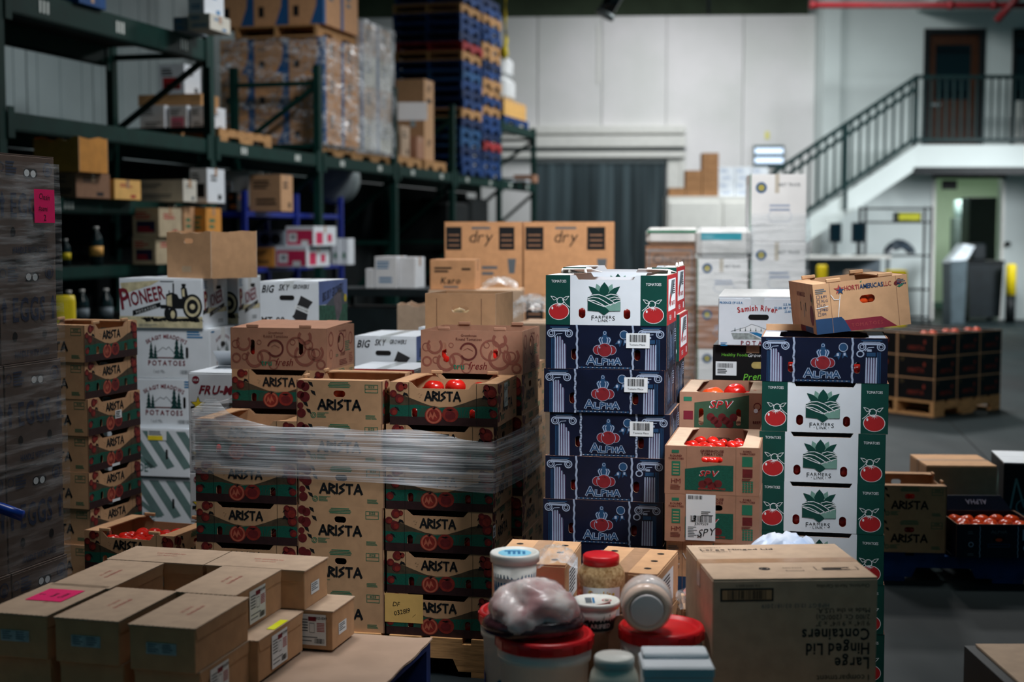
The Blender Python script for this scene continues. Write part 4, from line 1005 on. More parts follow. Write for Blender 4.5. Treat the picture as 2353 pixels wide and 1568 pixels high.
def skagit(end=False):
    a = Art(); k = .78 if end else 1; cx = 0 if end else -.01
    pg = M('pine_ink', (10, 54, 52), .7, .1, 30)
    a.text('SKAGIT MEADOWS', cx, .2, .019 * k, maroon, 2, arc=.2 * k, sx=.82)
    a.text('POTATOES', cx, .065, .024 * k, maroon, 2, sx=.9, track=.2)
    for x, h in ((-.082, .085), (-.06, .07), (.055, .11), (.08, .085)): pine(a, cx + x * k, .098, h * k, pg)
    a.line([(cx - .05 * k, .13), (cx - .02 * k, .155), (cx, .145), (cx + .012 * k, .158), (cx + .04 * k, .13)], .0025, inkg, 1.2); a.rect(cx - .06 * k, .1, cx + .05 * k, .106, redd, 1)
    if not end:
        hand(a, .1, .13, .014, .055); a.text('1 inch Min.', -.05, .025, .018, inkg, 1, bold=0, sx=.6); a.code(.06, .022, .15, .042, 1, 24, inkg); a.lines(.1, .237, .09, 3, .008, .005, bluei, 1)
    else: hand(a, 0, .165, .055, .02); a.lines(-.14, .237, .06, 1, .008, .005, bluei, 1); a.lines(.09, .237, .05, 3, .006, .005, bluei, 1)
    return a
def pride_side():
    a = Art(); gr = M('grey_green_ink', (96, 122, 120), .7, .1, 20)
    for i in range(4):
        x = -.12 + i * .09; a.poly([(x, .235), (x + .05, .235), (x + .17, .06), (x + .13, .045)], gr, 1)
    a.poly([(-.2, .2), (-.16, .2), (.04, .05), (.0, .05)], gr, 1); a.text('PRIDE', -.06, .03, .04, M('deep_teal_ink', (20, 84, 78), .6, 0), 2, bold=0, sx=.8)
    a.rect(-.22, .0, .22, .008, ink, 1); hand(a, .1, .12, .012, .05)
    return a
def pride_end():
    a = Art(); gr = MATS['grey_green_ink']
    for i in range(3): x = -.1 + i * .08; a.poly([(x, .24), (x + .04, .24), (x + .14, .06), (x + .1, .06)], gr, 1)
    return a
def bigsky_end():
    a = Art(); a.text('BIG', -.138, .19, .033, ink, 2, al='l', shear=.25, sx=.8); a.text('SKY', -.052, .2, .028, ink, 2, al='l', shear=.25, sx=.62); a.text('GROWERS', .02, .208, .019, ink, 2, al='l', shear=.25, sx=.55)
    hand(a, -.01, .165, .075, .022)
    g = M('charcoal_ink', (44, 44, 46), .7, .1, 20)
    a.poly([(.06, .175), (.12, .145), (.1, .12), (.085, .045), (.065, .025), (.015, .075), (.025, .085)], g, 1); a.poly([(.035, .135), (.105, .11), (.1, .085), (.025, .115)], wink, 1.5)
    a.text('MONTANA', .068, .118, .009, ink, 2, rot=-20, sx=.8); a.text('POTATOES', .066, .104, .009, ink, 2, rot=-20, sx=.8)
    a.text('MT-08', -.14, .045, .026, ink, 2, al='l', sx=1.05); a.lines(-.14, .034, .11, 2, .004, .006, inkg, 2)
    return a
def bigsky_side():
    a = Art(); a.rect(-.21, .13, .21, .243, M('sky_print', (110, 130, 190), .7, .1, 8), .6); a.poly([(-.21, .1), (-.1, .13), (.1, .2), (.21, .15), (.21, .1)], inkg, .8)
    a.poly([(-.21, .0), (.21, .0), (.21, .12), (.05, .115), (-.21, .13)], M('meadow_print', (52, 104, 84), .7, .3, 40), 1); a.poly([(.05, .02), (.13, .1), (.1, .2), (.0, .16)], M('mount_print', (120, 110, 116), .7, .2, 20), 1.2)
    a.text('BIG SKY GROWERS', -.01, .165, .04, ink, 2, shear=.25, sx=.55, rot=8); a.disc(.18, .15, .02, yell, 1.4)
    return a
def samish():
    a = Art(); a.text('PRODUCE OF U.S.A.', -.145, .163, .0085, bluei, 2, al='l', sx=.75)
    for i, t in enumerate(('U.S. NO. 1', '50 LBS. NET WT.', '22.68 kg')): a.text(t, .14, .158 - i * .0135, .0085, bluei, 2, al='r', sx=.75)
    a.text('Samish River', .0, .137, .021, redi, 2, arc=.32, sx=.8, track=.12); hand(a, 0.005, .112, .078, .02)
    a.poly([(-.09, .058), (-.045, .075), (-.022, .084), (.0, .078), (.03, .066), (.095, .058)], wink, 1); a.line([(-.1, .056), (-.045, .072), (-.022, .084), (.0, .078), (.04, .062), (.1, .056)], .0018, inkg, 1.3)
    for i in range(9): pine(a, -.085 + i * .02, .057, .014, MATS['pine_ink'], 1.5)
    a.poly([(-.1, .05), (-.03, .05), (.02, .025), (-.09, .025)], M('field_grey_ink', (140, 148, 146), .7, .3, 80), 1); a.poly([(-.03, .053), (.0, .053), (.05, .034), (.07, .025), (.02, .025), (.015, .034)], bluei, 1.4); a.poly([(.05, .05), (.1, .05), (.1, .028), (.07, .034)], MATS['field_grey_ink'], 1)
    a.text('POTATOES', .02, .003, .016, maroon, 2, sx=.95, track=.35); a.lines(-.14, .012, .03, 3, .003, .002, bluei, 1)
    return a
def idaho():
    a = Art(); lime = M('lime_ink', (110, 190, 60), .7, 0)
    a.text('Healthy Foods', -.12, .214, .0115, lime, 2, al='l', bold=0); a.text('Grown Fresh', -.02, .212, .014, wink, 2, al='l', shear=.3, bold=0)
    hand(a, .03, .18, .07, .026, 1.4, M('potato_skin_glimpse', (170, 150, 90), .8, .3, 20)); a.text('Premium', .03, .125, .026, lime, 2, shear=.3, bold=0, rot=6); a.text('IDAHO POTATOES', .04, .1, .019, wink, 2, bold=0)
    return a
def frumix():
    a = Art(); a.disc(-.165, .185, .017, maroon, 1.2); a.text('USA', -.165, .18, .009, wink, 2); a.text('FRU-MIX', -.05, .125, .036, maroon, 2, shear=.3, sx=.95); a.text('FRU-MIX', -.052, .127, .034, M('rose_ink', (150, 70, 80), .7, 0), 1.6, shear=.3, sx=.95)
    st = [(math.cos(R(90 + 36 * i)) * (.033 if i % 2 == 0 else .014), math.sin(R(90 + 36 * i)) * (.033 if i % 2 == 0 else .014)) for i in range(10)]
    a.poly([(-.155 + x * 1.15, .078 + y * 1.15) for x, y in st], ink, 1.4); a.poly([(-.155 + x, .078 + y) for x, y in st], yell, 1.8); a.poly([(-.19, .07), (.1, .1), (.1, .085), (-.19, .055)], ink, 1.1); a.rect(-.18, .01, .1, .03, maroon, 1); a.disc(.0, .05, .03, inkg, 1)
    return a
tpw = M('clear_tape_on_white', (206, 212, 214), .2, .05, 30)
P_PI = carton(PW, PD, PHH, white_b, [('front', pioneer_side()), ('right', pioneer_end())], tape_m=tpw)
P_SK = carton(PW, PD, PHH, white_b, [('front', skagit()), ('right', skagit(True))], tape_m=tpw)
P_PR = carton(PW, PD, PHH, white_b, [('front', pride_side()), ('right', pride_end())], tape_m=tpw)
P_BS = carton(.30, .42, .243, white_b, [('front', bigsky_end()), ('right', bigsky_side())], seam='y', tape_m=tpw)
P_SA = carton(.30, .40, .19, white_b, [('front', samish())], seam='y', tape_m=tpw)
P_ID = carton(.31, .42, .2575, black_b, [('front', idaho())], seam='y')
P_FR = carton(.40, .31, .2175, white_b, [('front', frumix())], tp=False)
zoff = [(330, P_PR, 'bottom white carton with grey stripes in the left potato stack'), (330, P_PR, 'white carton with grey stripes and yellow tag in the left potato stack'), (322, P_SK, 'lower white carton with pine trees in the left potato stack'), (322, P_SK, 'upper white carton with pine trees in the left potato stack')]
pp = pallet(.5, .66, wood, nb=4); put(pp, 'wooden_pallet', 'wood pallet under the white potato cartons on the left', 'pallet', local((gx(466, 7.0, .1), 7.0, 0), YAW, -.22, .33, 0), YAW); wipe(pp)
def pot_loc(px_right, z, w=PW, d=PD, Y=7.0): return local((gx(px_right, Y, z), Y, z), YAW, -w / 2, d / 2, 0)
for i, (rp, p, lab) in enumerate(zip((452, 437, 478, 484), (P_PR, P_PR, P_SK, P_SK), [q[2] for q in zoff])):
    o = put(p, 'potato_carton', lab, 'box', pot_loc(rp, PH + i * PHH), YAW, 'white potato cartons')
    if i == 1: sticker(o, 'front', PW, PD, .0, .19, .1, .24, lambda a: (a.rect(.0, .19, .08, .212, yell, 2.2), a.lines(.005, .236, .08, 3, .005, .003, inkg, 2.2)), label='yellow and white shipping tag')
pi1 = put(P_PI, 'potato_carton', 'white carton with tractor picture topping the left potato stack', 'box', pot_loc(466, PH + 4 * PHH), YAW, 'white potato cartons')
def pot_loc2(px, z): return local((gx(px, 7.34, z), 7.34, z), YAW, -PW / 2, PD / 2, 0)
for i in range(4): put(P_SK, 'potato_carton', 'white potato carton in the rear row of the left stack', 'box', pot_loc2(550, PH + i * PHH), YAW, 'white potato cartons')
put(P_PI, 'potato_carton', 'rear white carton with tractor picture behind the front one', 'box', pot_loc2(548, PH + 4 * PHH), YAW, 'white potato cartons')
for i in range(5):
    o = put(P_BS if i == 4 else P_SK, 'potato_carton', 'white and blue carton with a sack picture beside the tractor carton' if i == 4 else 'white potato carton under the sack picture carton', 'box', local((gx(598, 6.82, 1), 6.82, PH + i * PHH), YAW, .15 if i == 4 else .16, .21 if i == 4 else .22, 0), YAW + (0 if i == 4 else math.pi / 2), 'white potato cartons')
pp = pallet(.32, .45, wood, nb=3)
for q_, nm in (((598, 6.82), 'upper sack picture carton stack'), ((815, 6.62), 'lower sack picture carton stack'), ((958, 7.12), 'striped carton stack')): put(pp, 'wooden_pallet', 'small wood pallet under the ' + nm, 'pallet', local((gx(q_[0], q_[1], 1), q_[1], 0), YAW, .16, .225, 0), YAW)
wipe(pp)
for i in range(4):
    put(P_BS if i == 3 else P_SK, 'potato_carton', 'lower white carton with a sack picture between the ring lugs' if i == 3 else 'white carton buried under the lower sack picture carton', 'box', local((gx(815, 6.62, 1), 6.62, PH + i * PHH), YAW, .15 if i == 3 else .16, .21 if i == 3 else .22, 0), YAW + (0 if i == 3 else math.pi / 2), 'white potato cartons')
pr_ = local((gx(958, 7.12, 1), 7.12, 0), YAW, .16, .23, 0)
for i in range(4): put(P_PR, 'potato_carton', 'striped white carton beside the lower sack picture carton' if i == 3 else 'striped carton buried behind the ring lugs', 'box', (pr_[0], pr_[1], PH + i * (PHH)), YAW + math.pi / 2, 'white potato cartons')
# red bordered carton
ra = Art(); ra.rect(-.15, 0, .15, .2, redi, 1); ra.poly([(-.14, .0), (.13, .0), (.13, .17), (-.14, .12)], wink, 1.6); ra.text('USA', .07, .1, .02, greeni, 2.4); ra.line([(-.1, .03), (.1, .12)], .01, redi, 2); ra.lines(.0, .06, .1, 4, .008, .006, greeni, 2.2)
rbp = carton(.30, .34, .20, white_b, [('front', ra)], seam='y', tape_m=tpw)
for i in range(4): put(rbp, 'produce_carton', 'white carton with red border behind the left ring lug' if i == 3 else 'carton buried under the red bordered one', 'box', local((gx(800, 6.22, 1), 6.22, 0.215 + i * .2), YAW, .15, .17, 0), YAW, 'red bordered cartons')
pp = pallet(.4, .4, wood, h=.215, nb=3); put(pp, 'wooden_pallet', 'small wood pallet under the red bordered carton', 'pallet', local((gx(800, 6.22, 1), 6.22, 0), YAW, .15, .17, 0), YAW); wipe(pp); wipe(rbp)
# fruit carton with raised lid
fr_o = None
for i in range(4):
    o = put(P_FR, 'fruit_carton', ('bottom', 'third', 'lower', 'upper')[i] + ' white carton with yellow star behind the wrapped pallet', 'box', local((gx(432, 6.1, 1), 6.1, PH + i * .2175), YAW, .2, .155, 0), YAW, 'yellow star cartons'); fr_o = o
pp = pallet(.46, .4, wood, nb=3); put(pp, 'wooden_pallet', 'wood pallet under the yellow star cartons', 'pallet', local((gx(432, 6.1, 1), 6.1, 0), YAW, .2, .155, 0), YAW); wipe(pp)
q = MB(); q.slab([(-.19, 0), (.19, 0), (.17, .17), (-.15, .17)], [], lambda u, v, k: (u, .15 - v * .9, .2175 + .002 + v * .45 + k), .004, white_b); q.build('open_flap', fr_o)
# white river carton on black ones
pp = pallet(.5, .46, wood, nb=4); put(pp, 'wooden_pallet', 'wood pallet under the black potato cartons', 'pallet', local((gx(1637, 5.56, 1), 5.56, 0), YAW, .16, .21, 0), YAW); wipe(pp)
for i in range(4):
    o = put(P_ID, 'potato_carton', 'black potato carton with a barcode sticker under the white river carton' if i == 3 else 'black potato carton buried behind the kraft lugs', 'box', local((gx(1637, 5.56, 1), 5.56, PH + i * .2575), YAW, .155, .21, 0), YAW, 'black potato cartons')
    if i == 3: sticker(o, 'front', .31, .42, -.143, .138, -.062, .193, lambda a: (a.code(-.136, .168, -.076, .186, 2.6, 22, seed=4), a.lines(-.136, .164, .05, 3, .004, .003, ink, 2.6)), name='barcode_label')
sa = put(P_SA, 'potato_carton', 'white carton with a mountain river picture on the black carton', 'box', local((gx(1650, 5.53, 1.2), 5.53, PH + 4 * .2575), YAW, .15, .2, 0), YAW)
q = MB(); q.slab([(-.149, .18), (.149, .18), (.13, .245), (-.14, .245)], [], lambda u, v, k: (u, -.199 + (v - .18) * 3.2 + k * .2, .19 + math.sin((v - .18) / .065 * math.pi / 2) * .02 + k), .003, white_t); q.build('bulged_flap', sa)

# plain open cartons
def open_box(name, label, w, d, h, loc, rz, m, hole=None, hole2=None, wavy=0, cat='box', tilt=None):
    r = empty(name, label, cat, None, loc, rz)
    t = .005; b = MB(); n = 14
    top = lambda ph: [(w / 2 - w * i / n, h + wavy * math.sin(i * 1.3 + ph) - wavy * 2 * math.sin(i / n * math.pi)) for i in range(n + 1)]
    b.slab([(-w / 2, 0), (w / 2, 0)] + top(0), [slot(*hole)] if hole else [], lambda u, v, k: (u, -d / 2 + k, v), t, m, kraft_l); b.build('front_panel', r)
    b = MB(); b.slab([(-w / 2, 0), (w / 2, 0)] + top(2), [slot(*hole)] if hole else [], lambda u, v, k: (-u, d / 2 - k, v), t, m, kraft_l); b.build('back_panel', r)
    e = d / 2 - t
    for s in (1, -1):
        b = MB(); b.slab([(-e, 0), (e, 0), (e, h), (e * .4, h + wavy), (-e * .3, h - wavy), (-e, h)], [slot(*hole2)] if hole2 else [], lambda u, v, k: (s * (w / 2 - k), s * u, v), t, m, kraft_l); b.build('end_panel', r)
    b = MB(); b.box(-w / 2 + t, -e, .001, w / 2 - t, e, .006, m); b.build('bottom_panel', r)
    return r
ob = open_box('open_carton', 'tall plain kraft carton standing open on the tractor carton', .335, .30, .232, local((gx(484, 6.98, 1.5), 6.98, PH + 5 * PHH), R(-38), -.167, .15, 0), R(-38), kraft, hole=(-.0, .185, .07, .024), wavy=.004)
sticker(ob, 'front', .335, .30, -.05, .03, .02, .06, None, M('masking_tape', (176, 150, 120), .6, .05, 20), 'tape_patch')
ob2 = open_box('open_carton', 'plain kraft carton with oval hand hole behind the right ring lug', .30, .30, .29, local((gx(977, 5.86, 1.3), 5.86, PH + 6 * AH), YAW - .03, .15, .15, 0), YAW - .03, kraft, hole=(-.0, .225, .075, .026))
for x in (-.1, .09): 
    q = MB(); q.box(x - .001, -.1512, .0, x + .001, -.15, .27, kraft_d); q.build('crease', ob2)
for x, z in ((-.02, .20), (.03, .195), (-.05, .19)):
    q = MB(); q.lathe([(.0, 0), (.022, .008), (.03, .03), (.022, .052), (0, .06)], M('pale_produce', (232, 208, 164), .5, .1, 20), 14); o = q.build('onion', None, local(ob2.location, YAW, x, -.1, z - .03)); tag(o, 'pale onion seen through the oval hand hole', 'onion', 'onions in the open carton')
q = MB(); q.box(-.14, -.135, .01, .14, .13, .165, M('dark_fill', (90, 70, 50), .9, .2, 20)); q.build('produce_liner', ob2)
# ================================================================== egg cases at the left edge
RE = R(73); EW, EDD, EH = .31, .61, .345
dE = Vector((math.cos(RE), math.sin(RE), 0)); nE = Vector((math.sin(RE), -math.cos(RE), 0))
ECR = Vector((-1.555, 4.9, 0))
eggk = M('egg_case_board', (98, 82, 74), .7, .08, 18, .05)
def egg_front():
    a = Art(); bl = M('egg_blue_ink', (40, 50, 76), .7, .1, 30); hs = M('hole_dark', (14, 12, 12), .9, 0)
    a.text('EGGS', .0, .14, .075, bl, 2, sx=.62, track=.12)
    for x in (-.132, .132):
        a.rect(x - .007, .14, x + .007, .19, bl, 2); a.poly([(x - .016, .185), (x + .016, .185), (x, .222)], bl, 2)
    a.text('HANDLE WITH CARE', .01, .02, .02, bl, 2, sx=.62, track=.08)
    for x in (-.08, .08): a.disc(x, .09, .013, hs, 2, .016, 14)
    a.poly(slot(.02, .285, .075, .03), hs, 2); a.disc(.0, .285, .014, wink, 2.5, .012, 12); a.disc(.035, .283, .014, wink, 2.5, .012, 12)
    a.ring(.115, .3, .024, .005, bl, 2); a.disc(.115, .295, .012, bl, 2.2); a.lines(-.11, .32, .06, 5, .006, .004, bl, 2); a.ring(-.135, .3, .016, .003, bl, 2)
    return a
P_EG = carton(EW, EDD, EH, eggk, [('front', egg_front())], tp=False)
eg = empty('dummy'); bpy.data.objects.remove(eg)
pp = pallet(1.0, .8, wood); put(pp, 'wooden_pallet', 'wood pallet under the wrapped egg cases', 'pallet', ECR - dE * .46 - nE * .36, RE); wipe(pp)
top_case = None
for c in range(3):
    for i in range(5):
        j = [(.012), .008, .0, -.004, -.012][i]
        loc = ECR - dE * (EW / 2 + c * (EW + .004)) - nE * (EDD / 2 + .006 + .008 * (i % 2)) + dE * j + Vector((0, 0, PH + i * EH))
        o = put(P_EG, 'egg_case', 'wrapped brown egg case, %s in the %s column at the left edge' % (ORD[4 - i], ('rightmost', 'middle', 'leftmost')[c]), 'box', loc, RE, 'egg cases')
        if c == 0 and i == 4: top_case = o
sticker(top_case, 'front', EW, EDD, .005, .12, .118, .232, lambda a: (a.text('Chasin', .06, .198, .019, ink, 2.6, bold=0, sx=.8, shear=.1, rot=-5), a.text('#semi', .052, .16, .017, ink, 2.6, bold=0, sx=.8, rot=-4), a.text('2', .062, .128, .02, ink, 2.6, bold=0)), pink, 'pink_note', 'bright pink paper note with marker writing').location = (0, -.022, 0)
# film over the egg cases
def sheet(name, label, T, nu, nv, mat, cat='plastic film', amp=.003, seed=2, loc=(0, 0, 0)):
    g = random.Random(seed); ph = [g.uniform(0, 6) for _ in range(6)]; vs, fs = [], []
    for i in range(nu + 1):
        for j in range(nv + 1):
            u, v = i / nu, j / nv; w = amp * (math.sin(9 * u + 23 * v + ph[0]) + .7 * math.sin(31 * u - 13 * v + ph[1]) + .5 * math.sin(57 * v + 11 * u + ph[2]))
            vs.append(Vector(T(u, v, w)) - Vector(loc))
    for i in range(nu):
        for j in range(nv): a = i * (nv + 1) + j; fs.append((a, a + nv + 1, a + nv + 2, a + 1))
    b = MB(); b.add(vs, fs, mat, True); return tag(b.build(name, None, loc), label, cat)
sheet('stretch_film', 'glossy stretch film wound over the egg cases', lambda u, v, w: ECR - dE * (.94 * u - .014 + .022 * v) + nE * (.012 + w) + Vector((0, 0, .18 + v * 1.66)), 60, 70, film_s, amp=.0022, loc=ECR)
bf = MB(); bf.tube([(-.1, 0, .05), (-.02, 0, .04), (.05, 0, .015), (.09, 0, 0)], .018, M('blue_film', (20, 60, 150), .3, .2, 20), 8)
tag(bf.build('blue_plastic_tail', None, at(-12, 1186, 4.55)), 'twisted blue plastic tail sticking out at the left edge', 'plastic film')

# ================================================================== lidded cartons on the blue pallets, lower left
CW, CDD, CH = .19, .325, .12; CR = R(-14)
KT = .60
pp = pallet(1.25, 1.1, M('dark_blue_paint', (16, 36, 84), .7, .3, 8), h=.174, nb=7)
SLP = Vector((-.245, 4.32, 0))     # back right corner of the slip sheet
pc = local(SLP, CR, -.63, -.56, 0)
for i in range(2): put(pp, 'blue_pallet', ('lower', 'upper')[i] + ' dark blue pallet under the lidded cartons', 'pallet', (pc[0], pc[1], .174 * i), CR)
wipe(pp)
b = MB(); vs = []
nu, nv = 24, 20
for i in range(nu + 1):
    for j in range(nv + 1):
        x = -.63 + 1.26 * i / nu; y = -.56 + 1.12 * j / nv; e = max(0, (x - .585) / .045); f = max(0, (y - .52) / .04)
        vs.append((x, y, .3525 + .008 * e * f + (.003 * math.sin(y * 30) * e)))
fs = [(i * (nv + 1) + j, (i + 1) * (nv + 1) + j, (i + 1) * (nv + 1) + j + 1, i * (nv + 1) + j + 1) for i in range(nu) for j in range(nv)]
b.add(vs, fs, M('slip_sheet_board', (168, 142, 122), .75, .12, 5, .1), True)
b.add([(x, y, z - .005) for x, y, z in vs], [f[::-1] for f in fs], MATS['slip_sheet_board'], True)
tag(b.build('slip_sheet', None, (pc[0], pc[1], 0), CR), 'scuffed kraft sheet covering the dark blue pallets', 'cardboard sheet')
def lid_carton(name='proto'):
    r = empty(name); b = MB(); b.bev(-CW / 2 + .003, -CDD / 2 + .003, 0, CW / 2 - .003, CDD / 2 - .003, CH - .004, kraft, .002); b.build('body', r)
    n = 26; zig = lambda s: [(s * (-CW / 2 + CW * i / n), s * (-CDD / 2) - s * (.0022 if i % 2 else -.0006)) for i in range(n + 1)]
    b = MB(); b.slab(zig(1) + zig(-1), [], lambda u, v, k: (u, v, CH - .0036 + k), .0036, kraft_l); b.build('lid', r)
    for s in (-1, 1):
        b = MB(); b.slab([(-CDD / 2 + .002, CH - .004), (CDD / 2 - .002, CH - .004), (CDD / 2 - .012, CH - .034), (-CDD / 2 + .012, CH - .034)], [], lambda u, v, k: (s * (CW / 2 - .003 + k), u, v), .0022, kraft); b.build('side_flap', r)
    a = Art(); 
    a.text('KEEP REFRIGERATED', 0, .012, .0105, redi, 2, sx=.85, bold=0, track=.14); a.text('DO NOT CUT', 0, -.018, .0105, redi, 2, sx=.85, bold=0, track=.14)
    for q in range(len(a.v)): x, y, l = a.v[q]; a.v[q] = (y * .9, x * -.75, l)
    art_obj(r, [('top', a)], CW, CDD, CH)
    return r
P_LC = lid_carton()
def ship_label(a, x0=-.05, y0=.012, x1=.05, y1=.108):
    w, h = x1 - x0, y1 - y0; g = lambda u, v: (x0 + u * w, y0 + v * h)
    a.rect(*g(.38, .78), *g(.66, .92), maroon, 2.4); a.text('46025-15149', *g(.8, .84), .008, ink, 2.4, sx=.7)
    for i in range(5): a.rect(*g(.06, .8 - i * .09), *g(.36, .84 - i * .09), inkg, 2.4)
    for i in range(6): a.rect(*g(.68, .7 - i * .05), *g(.95, .725 - i * .05), redi, 2.4)
    a.rect(*g(.42, .4), *g(.6, .72), inkg, 2.4); a.rect(*g(.43, .42), *g(.59, .7), wink, 2.5)
    a.code(*g(.6, .06), *g(.96, .22), 2.4, 14); a.rect(*g(.06, .12), *g(.5, .15), inkg, 2.4); a.rect(*g(.06, .24), *g(.7, .27), inkg, 2.4)
def lc(label, lf, rz=CR, z=KT - CH, win=True, lab=None, note=False):
    loc = local((lf[0], lf[1], z), rz, CW / 2, CDD / 2, 0)
    o = put(P_LC, 'lidded_carton', label, 'box', loc, rz, 'lidded kraft cartons')
    if win: sticker(o, 'front', CW, CDD - .006, -.045, .045, .04, .075, lambda a: (a.lines(-.04, .072, .03, 4, .003, .003, inkg, 2.2), a.lines(.0, .072, .03, 4, .003, .003, inkg, 2.2)), M('label_glimpse', (150, 170, 176), .5, .2, 60), 'label_window')
    if lab: sticker(o, 'right', CW - .001, CDD, lab - .055, .012, lab + .055, .108, lambda a: ship_label(a, lab - .055, .012, lab + .055, .108), name='shipping_label', label='white shipping label with barcode')
    return o
f1 = lc('lidded kraft carton at the front right of the top layer', (-.990, 3.600))
f2 = lc('lidded kraft carton in the middle of the front row', (-1.204, 3.668))
f3 = lc('lidded kraft carton with the pink note in the front row', (-1.408, 3.722))
sticker(f3, 'top', CW, CDD, -.055, -.03, .055, .095, lambda a: (a.text('Chasin', .035, .03, .016, ink, 2.6, bold=0, rot=90, sx=.8), a.text('#semi', .005, .03, .014, ink, 2.6, bold=0, rot=90, sx=.8), a.text('2', -.03, .03, .016, ink, 2.6, bold=0, rot=90)), pink, 'pink_note', 'bright pink paper note with marker writing', h=CH)
f4 = lc('lidded kraft carton left of the gap in the second row', (-1.325, 4.012))
f5 = lc('lidded kraft carton right of the gap with a shipping label', (-.952, 3.935), lab=-.02)
bkr = CR + math.pi / 2
f6 = lc('lidded kraft carton lying crosswise at the back left', tuple(local((-1.254, 4.338, 0), CR, CDD, 0, 0))[:2], bkr, win=False)
f7 = lc('lidded kraft carton lying crosswise at the back right', tuple(local((-1.254, 4.338, 0), CR, 2 * CDD + .006, 0, 0))[:2], bkr, win=False)
for o in (f6, f7): sticker(o, 'left', CW, CDD, -.03, .045, .03, .075, lambda a: a.lines(-.025, .07, .05, 4, .003, .003, inkg, 2.2), M('label_glimpse', (150, 170, 176), .5, .2, 60), 'label_window')
sticker(f7, 'front', CW, CDD - .006, -.045, .035, .02, .07, lambda a: (a.lines(-.04, .066, .05, 4, .003, .003, inkg, 2.2)), wink, 'label_window')
z2 = KT - 2 * CH
lc('lower lidded carton under the front right one', (-.985, 3.62), z=z2, lab=-.05, win=False)
lc('lower lidded carton under the middle of the front row', (-1.2, 3.69), z=z2, win=False)
lc('lower lidded carton under the pink note carton', (-1.41, 3.75), z=z2, win=False)
lc('lower lidded carton under the left of the gap', (-1.32, 4.03), z=z2, win=False)
f8 = lc('lower lidded carton sticking out under the labelled one', (-.885, 3.905), z=z2, lab=-.02, win=False)
lb = lc('lower crosswise carton under the back left one', tuple(local((-1.22, 4.34, 0), CR, CDD, 0, 0))[:2], bkr, z=z2, win=False)
f9 = lc('lower crosswise carton sticking out at the back right', tuple(local((-1.17, 4.325, 0), CR, 2 * CDD + .006, 0, 0))[:2], bkr, z=z2, win=False)
sticker(f9, 'left', CW - .006 + .006, CDD, -.14, .014, -.06, .108, lambda a: (a.text('46025-15149', -.1, .096, .008, ink, 2.4, sx=.7), a.rect(-.13, .08, -.07, .086, redi, 2.4), a.rect(-.125, .066, -.075, .07, redi, 2.4), a.lines(-.13, .06, .06, 4, .003, .003, inkg, 2.4), a.code(-.135, .018, -.065, .034, 2.4, 16)), name='shipping_label') if False else None
sticker(f9, 'left', CW, CDD, .05, .014, .14, .108, lambda a: ship_label(a, .05, .014, .14, .108), name='shipping_label', label='white shipping label with barcode')
sticker(f9, 'front', CW, CDD - .006, -.045, .035, .02, .07, lambda a: (a.lines(-.04, .066, .05, 4, .003, .003, inkg, 2.2)), wink, 'label_window')
yt = MB(); yt.box(-.004, -.05, 0, .02, .05, .0015, M('neon_yellow_paper', (226, 230, 20), .6, .03, 20))
tag(yt.build('yellow_slip', None, local(f8.location, CR, CW / 2 - .022, .0, CH + .0002), CR), 'neon yellow slip between the labelled lidded cartons', 'paper')

# ================================================================== big carton of containers, lower right
BW_, BD_, BH_ = .45, .42, .50; BR = R(3)
bcl = local((gx(1638, 3.77, .6), 3.77, .175), BR, BW_ / 2, BD_ / 2, 0)
fa = Art(); di = M('faded_ink', (38, 36, 38), .7, .1, 30)
def flip(a, i0, cy):
    for q in range(i0, len(a.v)): x, y, l = a.v[q]; a.v[q] = (-x, 2 * cy - y, l)
for t, v0, sz, bo in (('Containers', .328, .031, 1), ('Hinged Lid', .288, .031, 1), ('Large', .248, .031, 1), ('1 compartment', .215, .016, 0), ('9 1/4\" x 9 1/4\" x 3\"', .367, .013, 0), ('2/100 Ct. (200/Cs)', .385, .013, 0), ('Made in the U.S.A.', .403, .013, 0)):
    i0 = len(fa.v); fa.text(t, -.205, v0, sz, di, 2, al='l', bold=bo, sx=.82 if bo else 1); flip(fa, i0, v0 + sz / 2)
i0 = len(fa.v); fa.text('Charlotte, North Carolina', -.13, .474, .009, di, 2, bold=0); flip(fa, i0, .478)
i0 = len(fa.v); fa.text('HPBGT 13:13 03/18/2019', .0, .419 - .0, .011, inkg, 2, bold=0, track=.2); flip(fa, i0, .4245)
i0 = len(fa.v); fa.text('0 10 45093 11003 5', .13, .478, .006, di, 2, bold=0); flip(fa, i0, .481)
fa.rect(-.205, .438, -.06, .474, di, 1.4); fa.rect(-.2, .443, -.065, .469, kraft, 1.8); fa.code(-.185, .444, -.08, .468, 2.2, 26, di, seed=9)
ta = Art(); ta.text('Compact', -.195, .165, .012, di, 2, al='l', bold=0); ta.text('Large Hinged Lid', -.195, .135, .016, di, 2, al='l', sx=1.2); ta.text('Containers', -.195, .112, .013, di, 2, al='l', bold=0)
ta.ring(-.06, -.1, .016, .006, di, 2); ta.disc(-.06, -.1, .007, di, 2); ta.text('RECYCLE', .02, -.098, .009, di, 2, bold=0); ta.rect(-.005, -.13, .045, -.118, di, 1); ta.rect(-.003, -.128, .043, -.12, kraft_l, 1.5)
for (x0_, y0_, x1_, y1_) in ((.08, -.124, .2, -.122), (.08, -.124, .082, -.084), (.198, -.124, .2, -.084)): ta.rect(x0_, y0_, x1_, y1_, di, 2)
ta.lines(.1, -.095, .085, 3, .006, .005, di, 2)
P_BC = carton(BW_, BD_, BH_, kraft_l, [('front', fa), ('top', ta)], seam='x')
put(P_BC, 'container_carton', 'large kraft carton with upside-down lettering at the lower right', 'box', bcl, BR); wipe(P_BC)
